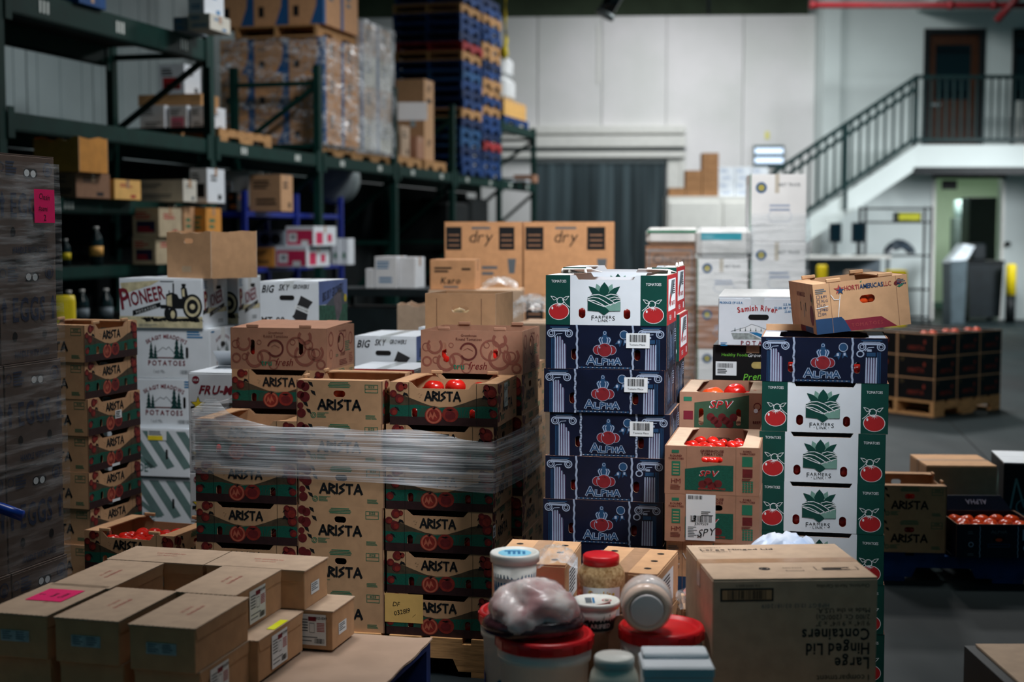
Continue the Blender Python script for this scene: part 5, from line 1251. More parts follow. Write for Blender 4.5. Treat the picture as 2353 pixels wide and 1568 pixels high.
# pallet carrying the pails, jars and the big carton
pp = pallet(1.3, 1.05, wood, nb=8); put(pp, 'wooden_pallet', 'wood pallet under the pails, jars and large carton', 'pallet', (.5, 3.82, 0), R(-2)); wipe(pp)
b = MB(); b.box(-.64, -.52, .1405, .64, .52, .1745, M('base_board', (150, 116, 86), .8, .1, 10)); tag(b.build('base_board', None, (.5, 3.82, 0), R(-2)), 'kraft base board between the pails and their pallet', 'cardboard sheet')
BZ = .175
# ---- pails
def pail(label, x, y, h, r=.128, seed=0, wrap=None):
    o = empty('pail', label, 'bucket', 'white pails with red lids', (x, y, BZ), rnd.uniform(-.6, .2)); k = r / .128
    b = MB(); b.lathe([(.0, 0), (.105 * k, 0), (.109 * k, .008), (.12 * k, h - .075), (.1265 * k, h - .07), (.1275 * k, h - .05), (.1215 * k, h - .044), (.1225 * k, h - .02), (.0, h - .02)], whitep, 40); b.build('tub', o)
    b = MB(); b.lathe([(.1235 * k, h - .034), (.131 * k, h - .034), (.1325 * k, h - .03), (.1325 * k, h - .006), (.129 * k, h), (.119 * k, h), (.116 * k, h - .009), (.10 * k, h - .009), (.097 * k, h - .007), (0.0, h - .007)], redp, 44); ld_ = b.build('lid', o)
    for i in range(14):
        a = 2 * math.pi * i / 14; q = MB(); q.box(-.012, -.0015, h - .033, .012, .0015, h - .008, redp); q.build('lid_rib', ld_, (.1325 * k * math.cos(a), .1325 * k * math.sin(a), 0), a + math.pi / 2)
    a = Art(); a.disc(.0, .14, .035, bluei, 1, .022); a.lines(.05, .2, .09, 2, .004, .004, inkg); a.rect(-.14, .1, -.09, .16, M('navy_print', (30, 50, 110), .6, .1, 20), 1); a.text('Sour', -.0, .134, .012, wink, 2)
    bb = MB()
    for (u, v, l) in a.v: ang = u / (.116 * k) - 1.57; rr = .1145 * k + (v / h) * .006 + .0012 * l; bb.v.append((rr * math.cos(ang), rr * math.sin(ang), v))
    for f, m in zip(a.f, a.m): bb.f.append(f); bb.m.append(bb.mi(a.ms[m])); bb.sm.append(False)
    bb.build('printed_artwork', o)
    return o
def pz(py, Y): return zat(py, Y)
x1_, y1_ = gx(1251, 3.78, .55), 3.78; h1 = pz(1452, y1_) - BZ
pail('white pail with red lid under the bagged poultry', x1_, y1_, h1)
x2_, y2_ = gx(1520, 3.85, .55), 3.85; h2 = pz(1436, y2_) - BZ
pail('white pail with red lid under the tipped jar', x2_, y2_, h2, r=.1135)
x3_, y3_ = gx(1205, 4.06, .55), 4.06; h3 = pz(1400, y3_) - BZ
pail('rear white pail with red lid behind the bagged poultry', x3_, y3_, h3)
# ---- bagged poultry
from mathutils import noise as mnoise
def blob(loc, rx, ry, rz_, mat, seed, n=56, m=34, name='meat', parent=None, grow=1.0, amp=.22):
    off = Vector((seed * 3.1, seed * 1.7, 0)); vs, fs = [], []
    for j in range(m + 1):
        th = math.pi * j / m
        for i in range(n):
            a = 2 * math.pi * i / n; d = Vector((math.sin(th) * math.cos(a), math.sin(th) * math.sin(a), math.cos(th)))
            k = mnoise.noise(d * 1.6 + off) + .45 * (1 - 2 * abs(mnoise.noise(d * 3.1 + off))) * .6 + .12 * mnoise.noise(d * 8 + off)
            f = (1 + amp * (k - .2)) * grow; z = max(d.z * f, -.72)
            vs.append((rx * d.x * f, ry * d.y * f, rz_ * (z + .72)))
    for j in range(m):
        for i in range(n): fs.append((j * n + i, (j + 1) * n + i, (j + 1) * n + (i + 1) % n, j * n + (i + 1) % n))
    b = MB(); b.add(vs, fs, mat, True); return b.build(name, parent)
meat = M('poultry_skin', (244, 226, 220), .3, .2, 13, .3, rgb2=(196, 146, 146), spec=.5, sub=.6)
mo = empty('bagged_poultry', 'pale raw poultry sealed in clear plastic on the red pail lid', 'meat', None, (x1_ - .026, y1_ - .005, BZ + h1 + .001), .3)
blob(None, .122, .1, .08, meat, 5, parent=mo)
blob(None, .122, .1, .08, film_mat('poultry_bag', .55, tint=(.88, .86, .9), stretch=(5, 5, 7), lo=.5, hi=.7, edge=.05, rough=.08, haze=9), 5, name='clear_bag', parent=mo, grow=1.045)
q = MB(); n_ = 40
vs2 = [((.104 + .024 * math.cos(p)) * math.cos(a) * (1.12 + .03 * math.sin(5 * a)), (.08 + .016 * math.cos(p)) * math.sin(a) * (1.1 + .03 * math.sin(5 * a)), .026 + .024 * math.sin(p)) for a in [2 * math.pi * i / n_ for i in range(n_)] for p in [2 * math.pi * j / 8 for j in range(8)]]
q.add(vs2, [(i * 8 + j, ((i + 1) % n_) * 8 + j, ((i + 1) % n_) * 8 + (j + 1) % 8, i * 8 + (j + 1) % 8) for i in range(n_) for j in range(8)], M('purplish_liquid', (78, 44, 50), .2, .5, 26, spec=.6, rgb2=(40, 20, 26)), True); q.build('dark_underside', mo)
# ---- tubs and jars
def cyl_print(o, r, draw, ang=-1.57, name='printed_label', r2=None, h=1):
    a = Art(); draw(a); bb = MB()
    for (u, v, l) in a.v: rr = (r + ((r2 or r) - r) * v / h) + .0006 * l; t = u / r + ang; bb.v.append((rr * math.cos(t), rr * math.sin(t), v))
    for f, m in zip(a.f, a.m): bb.f.append(f); bb.m.append(bb.mi(a.ms[m])); bb.sm.append(False)
    return bb.build(name, o)
def band(a, u0, u1, v0, v1, m, l=1, n=20):
    for i in range(n): a.rect(u0 + (u1 - u0) * i / n, v0, u0 + (u1 - u0) * (i + 1) / n, v1, m, l)
tz = BZ + h3; tb = empty('cheese_tub', 'white tub with blue label on the rear pail', 'tub', None, (gx(1183, 4.03, .6), 4.03, tz)); th_ = pz(1268, 4.03) - tz
q = MB(); q.lathe([(0, 0), (.055, 0), (.064, th_ - .02), (.0, th_ - .02)], whitep, 32); q.build('tub', tb)
q = MB(); q.lathe([(.064, th_ - .026), (.0705, th_ - .026), (.0715, th_ - .004), (.069, th_), (.062, th_), (.06, th_ - .004), (0, th_ - .004)], whitep, 32); q.build('lid', tb)
cyl_print(tb, .0552, lambda a: (band(a, -.1, .1, .02, th_ * .68, bluei), a.text('BEEF', -.03, .05, .022, M('navy_print', (30, 50, 110), .6, .1, 20), 2.4, rot=5), band(a, -.1, .1, th_ * .55, th_ * .62, wink, 1.8)), r2=.064, h=th_)
a = Art(); a.disc(0, 0, .048, M('pale_blue_ink2', (120, 190, 216), .6, .05, 20), 1); [a.rect(-.02 + i * .014, -.02, -.012 + i * .014, .02, bluei, 1.6) for i in range(4)]; a.lines(-.03, .03, .06, 3, .004, .003, bluei, 1.6)
art_obj(tb, [('top', a)], 0, 0, th_ - .004, 'lid_print')
# crumpled bag beside it
def crumple(name, label, loc, w, d, h, mat, seed, n=16, peak=1.0):
    g = random.Random(seed); vs, fs = [], []
    for i in range(n + 1):
        for j in range(n + 1):
            u, v = i / n - .5, j / n - .5; r = max(0, 1 - (abs(2 * u) ** 2 + abs(2 * v) ** 2) * .55)
            vs.append((u * w * (1 + g.uniform(-.05, .05)), v * d, h * (r ** peak) * g.uniform(.65, 1.05) + .001))
    for i in range(n):
        for j in range(n): a = i * (n + 1) + j; fs.append((a, a + n + 1, a + n + 2, a + 1))
    b = MB(); b.add(vs, fs, mat, True); return tag(b.build(name, None, loc), label, 'plastic bag')
# ---- cheese cartons behind
ca = Art(); ca.text('Goat Cheese', .01, .055, .017, M('dark_green_ink', (40, 56, 44), .7, 0), 2, shear=.25, bold=0)
for x in (-.07, .075): ca.disc(x, .075, .016, MATS['hole_dark'], 1.6)
tpa = Art()
for y in (-.1, 0, .1):
    for x in (-.075, .07): tpa.disc(x, y, .0115, MATS['hole_dark'], 1, .0115, 16)
cs = Art(); cs.rect(-.1, .02, .08, .12, wink, 1); cs.lines(-.09, .11, .15, 7, .005, .006, ink, 2)
P_CH = carton(.225, .33, .148, kraft, [('front', ca), ('top', tpa), ('right', cs)], seam='y')
q = MB(); 
cl1 = local((gx(1338, 4.12, .7), 4.12, 0), R(-17), .1125, .165, 0)
for i in range(3): put(P_CH, 'cheese_carton', 'kraft cheese carton with vent holes under the mustard jar side, %s of its stack' % ('lowest', 'middle', 'topmost')[i], 'box', (cl1[0], cl1[1], BZ - .035 + i * .148 + (.0 if i < 3 else 0) + .035), R(-17), 'cheese cartons')
cl2 = local((gx(1128, 4.15, .6), 4.15, 0), R(-12), .11, .17, 0)
cl2 = cl2 + Vector((.0, .06, 0))
for i in range(3): put(P_CH, 'cheese_carton', 'kraft cheese carton with vent holes behind the blue tub, %s of its stack' % ('lowest', 'middle', 'topmost')[i], 'box', (cl2[0], cl2[1], BZ + i * .148), R(-11), 'cheese cartons')
cl3 = Vector((.675, 4.31, 0)); P_C2 = carton(.33, .2, .148, kraft, [('front', ca)], seam='x')
for i in range(2): put(P_C2, 'cheese_carton', ('lower', 'upper')[i] + ' kraft cheese carton beside the large container carton', 'box', (cl3[0] + .015, cl3[1], BZ + i * .148 + (0.0 if i == 0 else .0)), R(-4), 'cheese cartons')
mp_ = Vector((cl3[0] - .07, cl3[1] - .0, BZ + 2 * .148))
o = crumple('meat_pack', 'clear plastic pack of pink meat on the cheese cartons', mp_ + Vector((0, 0, .001)), .2, .19, .05, bagm, 3); wipe(P_C2)
q = MB(); q.bev(-.07, -.08, .003, .07, .08, .03, M('pink_meat', (200, 120, 110), .4, .3, 20), .012); q.build('meat', o)
crumple('plastic_bag', 'crumpled clear bag beside the blue tub', (gx(1278, 4.2, .6), 4.22, BZ + 3 * .148 + .0012), .12, .2, .05, bagm, 8)
crumple('plastic_bag', 'white and blue plastic bag behind the large carton', (gx(1800, 4.36, .6), 4.33, BZ + BH_ - .1), .26, .1, .115, M('white_blue_plastic', (224, 226, 230), .3, .2, 6, rgb2=(150, 176, 214)), 11)
# block carrying the small white tub and the jars
b = MB(); b.bev(-.03, -.05, 0, .03, .05, .33, kraft_d, .004); jb = tag(b.build('plain_carton', None, (.236, 3.9, BZ)), 'plain kraft carton wedged between the two pails', 'box')
def jar(name, label, loc, r, h, lidm, fillm, rlid, glass=True, lidh=.03, tilt=None, rz=0, group=None):
    o = empty(name, label, 'jar', group, loc, rz)
    if tilt: o.rotation_euler = tilt
    b = MB(); b.lathe([(0, 0), (r * .86, 0), (r, .012), (r, h * .62), (r * .93, h * .74), (rlid * .96, h - lidh * .9), (rlid * .96, h - .004), (0, h - .004)], fillm, 32); b.build('jar_body', o)
    b = MB(); b.lathe([(rlid, h - lidh), (rlid * 1.02, h - lidh * .5), (rlid, h - .003), (rlid * .93, h), (0, h)], lidm, 32); b.build('lid', o)
    return o
grain = M('mustard_fill', (206, 174, 128), .25, .25, 90, rgb2=(150, 112, 70), spec=.5)
mz = BZ + 2 * .148 + .05; mjY = 3.98
mb = MB(); mb.bev(-.07, -.045, 0, .07, .045, mz - BZ - .002, kraft_d, .004); tag(mb.build('plain_carton', None, (gx(1384, 4.03, .4), 4.035, BZ)), 'narrow kraft carton under the mustard jar', 'box')
mj = jar('mustard_jar', 'jar of grainy mustard with red lid', (gx(1381, 4.03, .6), 4.03, mz - .002), .0695, pz(1272, 4.03) - mz, redp, grain, .052, lidh=.028)
hj = pz(1272, 4.03) - mz
cyl_print(mj, .0697, lambda a: (band(a, -.06, .055, .0, hj * .5, wink), a.text('Sunshine', -.005, hj * .33, .018, redi, 2.4, bold=0, shear=.3, sx=.8), a.text('Sunshine', -.006, hj * .335, .018, yell, 2.0, bold=1, shear=.3, sx=.8), band(a, -.05, .05, hj * .12, hj * .2, yell, 1.8)))
lz = BZ + .33; lt_ = empty('butter_tub', 'small white tub between the two red-lidded pails', 'tub', None, (.234, 3.90, lz)); lh_ = pz(1378, 3.9) - lz
q = MB(); q.lathe([(0, 0), (.048, 0), (.061, lh_ - .012), (0, lh_ - .012)], whitep, 32); q.build('tub', lt_)
q = MB(); q.lathe([(.0615, lh_ - .016), (.0665, lh_ - .016), (.067, lh_ - .003), (.0645, lh_), (.06, lh_), (.058, lh_ - .003), (0, lh_ - .003)], whitep, 32); q.build('lid', lt_)
cyl_print(lt_, .0485, lambda a: (band(a, -.07, .07, .002, .035, M('dark_teal_ink', (14, 40, 46), .6, 0)), a.text('CLARIFIED', 0, .012, .012, wink, 2.4, sx=.85), a.text('LAND', -.005, .062, .013, wink, 2.6, rot=15), a.poly([(-.035, .05), (.03, .07), (.03, .088), (-.035, .07)], M('rust_red_ink', (150, 60, 50), .6, 0), 1.6), a.poly([(.015, .035), (.035, .045), (.03, .09), (.02, .06)], ink, 2)), r2=.061, h=lh_)
a = Art(); a.rect(-.03, -.03, -.012, .03, inkg, 1); a.rect(-.01, -.03, -.004, .03, bluei, 1); a.ring(.03, 0, .014, .004, redi, 1); a.disc(.03, 0, .006, greeni, 1); art_obj(lt_, [('top', a)], 0, 0, lh_ - .003, 'lid_print')
# tipped jar, its base towards the camera
tipm = M('sauce_fill', (236, 206, 188), .25, .06, 12, spec=.5)
tj = empty('tipped_jar', 'clear jar of pale sauce lying with its base towards the camera', 'jar', None, (gx(1482, 3.8, .65), 3.74, BZ + h2 + .071), 0); tj.rotation_euler = (R(-84), 0, R(-4))
b = MB(); b.lathe([(0, .004), (.045, .003), (.049, -.004), (.058, -.002), (.067, .012), (.07, .05), (.07, .08), (.062, .105), (.046, .118), (0, .118)], tipm, 32); b.build('jar_body', tj)
b = MB(); b.lathe([(.0, -.0085), (.04, -.0085), (.045, -.006), (.045, .0)], M('pale_backlit_base', (232, 222, 222), .3, .06, 12, spec=.4), 28); b.build('base_disc', tj)  # pale colour stands in for light coming through the jar
b = MB(); b.lathe([(.0705, .02), (.0712, .05), (.0712, .08), (.066, .1)], film_mat('jar_glass_cap', .7, tint=(.86, .85, .86), stretch=(3, 3, 3), lo=.4, hi=.6, edge=.25, rough=.08), 32); b.build('glass_shell', tj)
b = MB(); b.lathe([(.046, .112), (.048, .114), (.048, .13), (.044, .133), (0, .133)], whitep, 28); b.build('lid', tj)
jz = .39; b = MB(); b.bev(-.075, -.09, 0, .065, .09, jz - BZ, kraft_d, .004); tag(b.build('plain_carton', None, (gx(1412, 3.42, .4), 3.47, BZ)), 'plain kraft carton under the mayonnaise jar', 'box')
jar('mayonnaise_jar', 'jar of mayonnaise with white screw lid', (gx(1411, 3.46, .5), 3.46, jz), .062, pz(1506, 3.46) - jz, whitep, M('mayo_fill', (222, 222, 206), .25, .04, 12, spec=.5), .049, lidh=.028)
# white lidded box at the bottom edge
wz = .37; wb = empty('white_gift_box', 'white lidded box in front of the large carton', 'box', None, (gx(1553, 3.47, .5), 3.47, wz))
wt = pz(1535, 3.4) - wz
b = MB(); b.bev(-.084, -.065, 0, .084, .065, wt - .02, white_b, .003); b.build('body', wb)
b = MB(); b.bev(-.088, -.069, wt - .03, .088, .069, wt, white_b, .005); b.build('lid', wb)
b = MB(); b.bev(-.082, .0, wt + .0002, .082, .068, wt + .014, white_b, .004); b.build('lid_lip', wb)
a = Art(); a.lines(-.06, wt - .045, .08, 3, .004, .003, redi); a.lines(.03, wt - .045, .04, 2, .004, .003, bluei); art_obj(wb, [('front', a)], .168, .132, 0)
b = MB(); b.bev(-.07, -.08, 0, .085, .08, wz - BZ - .001, kraft_d, .004); tag(b.build('plain_carton', None, (gx(1553, 3.47, .4), 3.48, BZ)), 'plain kraft carton under the white lidded box', 'box')
# dark crate with kraft sheet at the lower right corner
dc = empty('dark_crate', 'black crate with a kraft sheet on top at the lower right corner', 'crate', None, (1.6, 3.6, 0))
for x in (-.32, .28):
    b = MB(); b.box(x, -.35, 0, x + .04, .35, .44, blackm); b.build('side_board', dc)
for y in (-.35, .31):
    for z in (.04, .18, .32): b = MB(); b.box(-.28, y, z, .28, y + .04, z + .1, blackm); b.build('slat', dc)
b = MB(); b.box(-.29, -.345, .4405, .33, .345, .447, kraft_l); b.build('top_sheet', dc)
NTH = 'first second third fourth fifth sixth seventh eighth ninth tenth eleventh twelfth thirteenth fourteenth fifteenth sixteenth seventeenth eighteenth nineteenth twentieth'.split()
# ================================================================== pallet rack along the left
rk = empty('pallet_rack', 'dark green steel pallet rack receding along the left wall', 'rack', loc=RB, rz=math.pi / 2 - R(15.1))
TS = [-3.3, 0, 2.63, 5.15, 7.66, 10.2, 12.5]; RD = 1.1; LV = 2.5
up = MB(); up.box(-.045, 0, 0, .045, .075, 3.5, rackg); um = up.mesh('upright')
ub = MB(); ub.box(-.045, 0, 0, .045, .075, 4.9, rackg); ubm = ub.mesh('upright')
fp = MB(); fp.box(-.07, -.03, 0, .07, .11, .012, rackg); fpm = fp.mesh('foot_plate')
for i, t in enumerate(TS):
    for u in (0, RD - .075): link('upright', ubm if i == 0 else um, rk, (t, u, 0)); link('foot_plate', fpm, rk, (t, u, 0))
    for z in (.35, 1.5, 2.6, 3.3): b = MB(); b.bar((t, .075, z), (t, RD - .075, z), .05, .05, rackg); b.build('strut', rk)
    for z0, z1 in ((2.6, 3.25), (1.5, 2.3), (.4, 1.4)): b = MB(); b.bar((t, RD - .07, z0), (t, .08, z1), .05, .05, rackg); b.build('brace', rk)
markm = M('beam_mark', (226, 232, 226), .6, 0)
def beam(t0, t1, z, u=0, h=.14, marks=3, nm='beam'):
    b = MB(); b.box(t0 + .05, u, z - h, t1 - .05, u + .05, z, rackg); b.box(t0 + .05, u, z - h, t1 - .05, u + .09, z - h + .02, rackg); o = b.build(nm, rk)
    for e in (t0 + .05, t1 - .13): q = MB(); q.box(e, u - .012, z - h - .05, e + .08, u, z + .04, rackg); q.build('beam_connector', rk)
    if marks:
        for k in range(marks):
            x = t0 + (t1 - t0) * (k + .5) / marks
            q = MB()
            for j in range(3): q.box(x - .06 + j * .05, u - .004, z - h * .72, x - .035 + j * .05, u - .001, z - h * .25, markm)
            q['x'] if False else None
            oo = q.build('beam_label', o); oo['kind'] = 'stuff'
for i in range(len(TS) - 1):
    a, c = TS[i], TS[i + 1]
    beam(a, c, LV, 0, .14, 2 if i else 0); beam(a, c, LV, RD - .05, .14, 0)
    db = MB(); w_ = (c - a - .12) / 6; db.box(0, .05, LV - .02, w_ - .02, RD - .055, LV + .0, M('deck_dark', (30, 38, 36), .8, .2, 5)); dm = db.mesh('deck_board')
    for k in range(6): link('deck_board', dm, rk, (a + .06 + k * w_, 0, 0))
A0, A1 = TS[0], TS[1]
for z, hh, mk in ((3.42, .2, 3), (1.89, .12, 2), (1.345, .1, 0), (.86, .1, 0)):
    beam(A0, A1, z, 0, hh, mk); beam(A0, A1, z, RD - .05, hh, 0)
    db = MB(); w_ = (A1 - A0 - .12) / 5; db.box(0, .05, z - .03, w_ - .01, RD - .055, z, MATS['deck_dark']); dm = db.mesh('deck_board')
    for k in range(5): link('deck_board', dm, rk, (A0 + .06 + k * w_, 0, 0))
beam(TS[5], TS[6], 3.45, 0, .14, 0); beam(TS[5], TS[6], 3.45, RD - .05, .14, 0)
b = MB(); b.box(TS[5] + .06, .06, 3.425, TS[6] - .06, RD - .06, 3.45, MATS['deck_dark']); b.build('deck_board', rk)
b = MB(); b.box(0, 0, 0, 15.6, .05, 2.36, M('dark_backing', (10, 18, 20), .9, .2, 3)); struct(b.build('rack_dark_sheet', None, RK(-3.2, 1.25), math.pi / 2 - R(15.1)))  # added dark sheet that blackens the space under the rack
RYAW = -R(15.1)
def kb(name, label, px0, px1, pyt, Y, depth, m, zb=None, pyb=None, arts=(), yaw=RYAW, seam='x', tp=True, cat='box', group=None, print_=None, top=None):
    zb = zat(pyb, Y) if zb is None else zb
    x0 = gx(px0, Y, zb); k = (px1 - CX) / F; c, s = math.cos(yaw), math.sin(yaw)
    w = max(.04, (k * Y - x0) / (c - k * s)); h = max(.03, zat(pyt, Y) - zb); d = depth
    ar = list(arts)
    if print_: ar += print_(w, d, h)
    r = carton(w, d, h, m, ar, tp, seam, top)
    r.name = name; r.location = local((x0, Y, zb), yaw, w / 2, d / 2, 0); r.rotation_euler = (0, 0, yaw)
    tag(r, label, cat, group); r['_w'] = w; r['_h'] = h
    return r
def pr_lines(mm=None, side=True, block=None):
    mm = mm or ink
    def f(w, d, h):
        a = Art(); a.lines(-w * .4, h * .85, w * .6, 3, h * .05, h * .04, mm); a.lines(-w * .3, h * .35, w * .7, 2, h * .06, h * .05, mm)
        if block: a.rect(-w * .35, h * .15, w * .35, h * .55, block, .8)
        e = Art(); e.lines(-d * .3, h * .8, d * .5, 2, h * .06, h * .05, mm); e.rect(d * .1, h * .1, d * .3, h * .25, mm, 1)
        return [('front', a), ('right', e)]
    return f
pale = M('pale_carton', (200, 196, 184), .7, .08, 10)
grey_c = M('grey_carton', (120, 132, 140), .7, .1, 10)
orange_k = M('orange_kraft', (206, 140, 60), .75, .1, 10)
# things on the near bay shelves
b1 = kb('carton', 'dark kraft carton under the open orange carton on the rack shelf', 108, 180, 396, 11.25, .5, kraft_d, zb=1.892, print_=pr_lines())
oo = open_box('open_carton', 'open orange kraft carton high on the near rack shelf', .40, .42, zat(312, 11.2) - zat(392, 11.2), local((gx(74, 11.2, 2), 11.2, 1.892 + b1['_h'] + .001), RYAW, .2, .24, 0), RYAW, orange_k, wavy=.012)
crumple('plastic_bag', 'crumpled plastic in the open orange carton', Vector(oo.location) + Vector((0, 0, .1)), .3, .3, .16, bagm, 21)
kb('carton', 'small yellow carton with red band beside the dark kraft one', 218, 268, 412, 11.75, .42, M('yellow_carton', (226, 176, 100), .7, .1, 10), zb=1.892, print_=pr_lines(redi))
kb('carton', 'flat white carton at the rear of the rack shelf', 305, 425, 414, 12.7, .25, pale, zb=1.892, print_=pr_lines(inkg))
kb('carton', 'white carton with black lid by the near rack post', 437, 480, 386, 13.05, .35, white_b, zb=1.892, top=ink, print_=pr_lines(ink, block=ink))
for i, (y0, y1) in enumerate(((545, 607), (478, 545))):
    kb('carton', ('lower', 'upper')[i] + ' cream carton with navy panel on the lower rack shelf', 305, 368 if i else 360, y0, 12.2, .4, M('cream_carton', (176, 160, 132), .7, .1, 10), zb=1.347 if i == 0 else 1.347 + (zat(545, 12.2) - 1.347), print_=pr_lines(redi, block=M('navy_panel', (34, 32, 60), .7, .1, 10)))
kx = kb('carton', 'kraft carton with green seal and white label on the lower rack shelf', 376, 425, 476, 12.75, .2, kraft, zb=1.347, print_=pr_lines(greeni))
kb('carton', 'narrow kraft carton with green seal behind the near rack post', 446, 476, 478, 12.9, .3, orange_k, zb=1.347, print_=pr_lines(greeni))
def bottle(label, px, Y, zb, h, capm, body, labm):
    o = empty('bottle', label, 'bottle', 'drink bottles on the near rack', (gx(px, Y, zb), Y, zb)); r = h * .17
    b = MB(); b.lathe([(0, 0), (r, .004), (r, h * .6), (r * .9, h * .72), (r * .35, h * .88), (r * .33, h * .95), (0, h * .95)], body, 18); b.build('bottle_body', o)
    b = MB(); b.lathe([(r * .42, h * .94), (r * .42, h), (0, h)], capm, 14); b.build('cap', o)
    b = MB(); b.lathe([(r * 1.01, h * .25), (r * 1.02, h * .5)], labm, 18); b.build('paper_label', o)
darkgl = M('dark_bottle', (16, 40, 44), .2, .1, 10, spec=.6)
for i, (px, lab) in enumerate(((152, yell), (222, M('amber_label', (226, 170, 90), .6, .1, 10)))): bottle(('dark bottle with yellow label', 'tall dark bottle with amber label')[i] + ' on the lower rack shelf', px, 11.4 - .0 + i * .3, 1.347, (.22, .32)[i], white_t, darkgl, lab)
for i, px in enumerate((160, 190, 245)): bottle('dark bottle on the lowest visible rack shelf, %s of three' % ('leftmost', 'middle', 'rightmost')[i], px, 11.2 + i * .2, .862, .30, white_t, darkgl, grey_c)
yb = MB(); yb.lathe([(.062, 0), (.062, 1.2), (.055, 1.235), (0, 1.235)], yellowp, 24); tag(yb.build('bollard', None, (gx(151, 8.6, 1), 8.6, 0)), 'yellow steel bollard behind the turned kraft lug stack', 'bollard')
# rear white cartons seen through the near bay
pr_pink = pr_lines(ink, block=None)
wp = put(P_WOOD, 'wooden_pallet', 'wood pallet under the white cartons on the upper rack level', 'pallet', RK(.95, .62, LV), math.pi / 2 - R(15.1))
for i, (a, c) in enumerate(((322, 385), (387, 436), (438, 478))):
    kb('carton', 'white carton seen through the near rack bay, %s of the row' % ('leftmost', 'middle', 'rightmost')[i], a, c, 243, 14.45 - .05 * i, .45, white_b, zb=LV + .141, print_=pr_lines(inkg, block=(None, M('rose_print', (206, 110, 140), .7, .1, 10), None)[i]))
zz = zat(243, 14.45)
b = MB(); b.box(-.35, -.2, 0, .35, .2, .12, wood); tag(b.build('wood_block_pallet', None, (gx(405, 14.6, 2.9), 14.72, zz + .002), RYAW), 'small wooden slab between the white cartons in the rack', 'pallet')
kb('carton', 'white carton with red print on top of the wooden slab', 366, 432, 148, 14.55, .35, white_b, zb=zz + .123, print_=pr_lines(ink, block=redi))
for i, (a, c, yt, zb_) in enumerate(((398, 440, 40, 3.422), (432, 492, 32, 3.422), (432, 480, -30, None))):
    if i < 2: o = kb('carton', 'pale carton on the top deck of the near rack bay, %s' % ('left one', 'right one')[i], a, c, yt, 12.95 - i * .12, .4, grey_c if i == 0 else pale, zb=zb_, print_=pr_lines(bluei)); zk = 3.422 + o['_h']
    else: kb('carton', 'upper white carton on the top deck of the near rack bay', a, c, yt, 12.83, .38, white_b, zb=zk, print_=pr_lines(bluei))
kb('carton', 'blue carton at the front of the top rack deck', 125, 196, -20, 11.4, .4, M('blue_carton', (30, 80, 140), .7, .1, 10), zb=3.422)

# bay with wrapped kraft and blue cartons
bswo = M('swoosh_blue', (30, 84, 136), .7, .1, 10)
def swoosh(w, h):
    a = Art(); a.poly([(w * .3, h), (w * .5, h), (w * .5, 0), (w * .12, 0), (w * .3, h * .35), (w * .34, h * .7)], bswo, 1); a.text('Home Essentials', -w * .12, h * .82, h * .07, bswo, 2, bold=0, sx=.7); a.lines(-w * .42, h * .74, w * .35, 2, h * .03, h * .03, inkg); a.rect(-w * .36, h * .16, -w * .2, h * .36, ink, 1)
    return a
def swoosh_e(d, h):
    a = Art(); a.rect(-d * .5, 0, -d * .36, h, bswo, 1); a.lines(-.1, h * .8, .2, 3, .03, .02, inkg); return a
sw_w, sw_d, sw_h = .425, .53, .40
P_SW = carton(sw_w, sw_d, sw_h, kraft_w, [('front', swoosh(sw_w, sw_h)), ('right', swoosh_e(sw_d, sw_h))])
ra_ = math.pi / 2 - R(15.1)
put(P_WOOD, 'wooden_pallet', 'wood pallet under the film-wrapped blue and kraft cartons', 'pallet', RK(2.75 + .6, .59, LV), ra_)
z0 = LV + .141
def rkbox(proto, label, t, u, z, group): return put(proto, 'carton', label, 'box', RK(t + sw_d / 2, u + sw_w / 2, z), RYAW, group)
col_n = ('aisle', 'middle', 'wall')
for r_ in range(3):
    for u_ in range(3):
        rkbox(P_SW, 'kraft and blue carton in the wrapped rack load, %s row, %s side' % (('bottom', 'middle', 'top')[r_], col_n[u_]), 2.78, .02 + u_ * .43, z0 + r_ * sw_h, 'wrapped blue and kraft cartons')
    rkbox(P_SW, 'rear kraft and blue carton in the wrapped rack load, %s row' % ('bottom', 'middle', 'top')[r_], 2.78 + .54, .02, z0 + r_ * sw_h, 'wrapped blue and kraft cartons')
    rkbox(P_SW, 'inner carton of the wrapped rack load', 2.78 + .54, .45, z0 + r_ * sw_h, 'wrapped blue and kraft cartons')
zt_ = z0 + 3 * sw_h
put(P_WOOD, 'wooden_pallet', 'wood pallet between the two carton loads high on the rack', 'pallet', RK(2.75 + .6, .59, zt_ + .001), ra_)
for u_ in range(3):
    o = rkbox(P_SW, 'tall kraft and blue carton on the uppermost rack load, %s side' % col_n[u_], 2.78, .02 + u_ * .43, zt_ + .142, 'uppermost blue and kraft cartons'); o.scale.z = 1.5
o = rkbox(P_SW, 'tall kraft and blue carton at the rear of the uppermost rack load', 2.78 + .54, .02, zt_ + .142, 'uppermost blue and kraft cartons'); o.scale.z = 1.5
def wrapT(t0, t1, u1, za, zb_, off=.02):
    def T(u, v, w):
        L_ = u1 + (t1 - t0); s = u * L_
        if s < u1: t, uu = t0 - off - w * 2, u1 - s
        else: t, uu = t0 + (s - u1), -off - w * 2
        return RK(t, uu, za + v * (zb_ - za))
    return T
sheet('stretch_film', 'crumpled stretch film over the blue and kraft rack load', wrapT(2.78, 3.85, 1.31, z0 - .05, zt_ - .0, .03), 60, 40, film_x, amp=.012, seed=5, loc=RK(2.78, 0, z0))
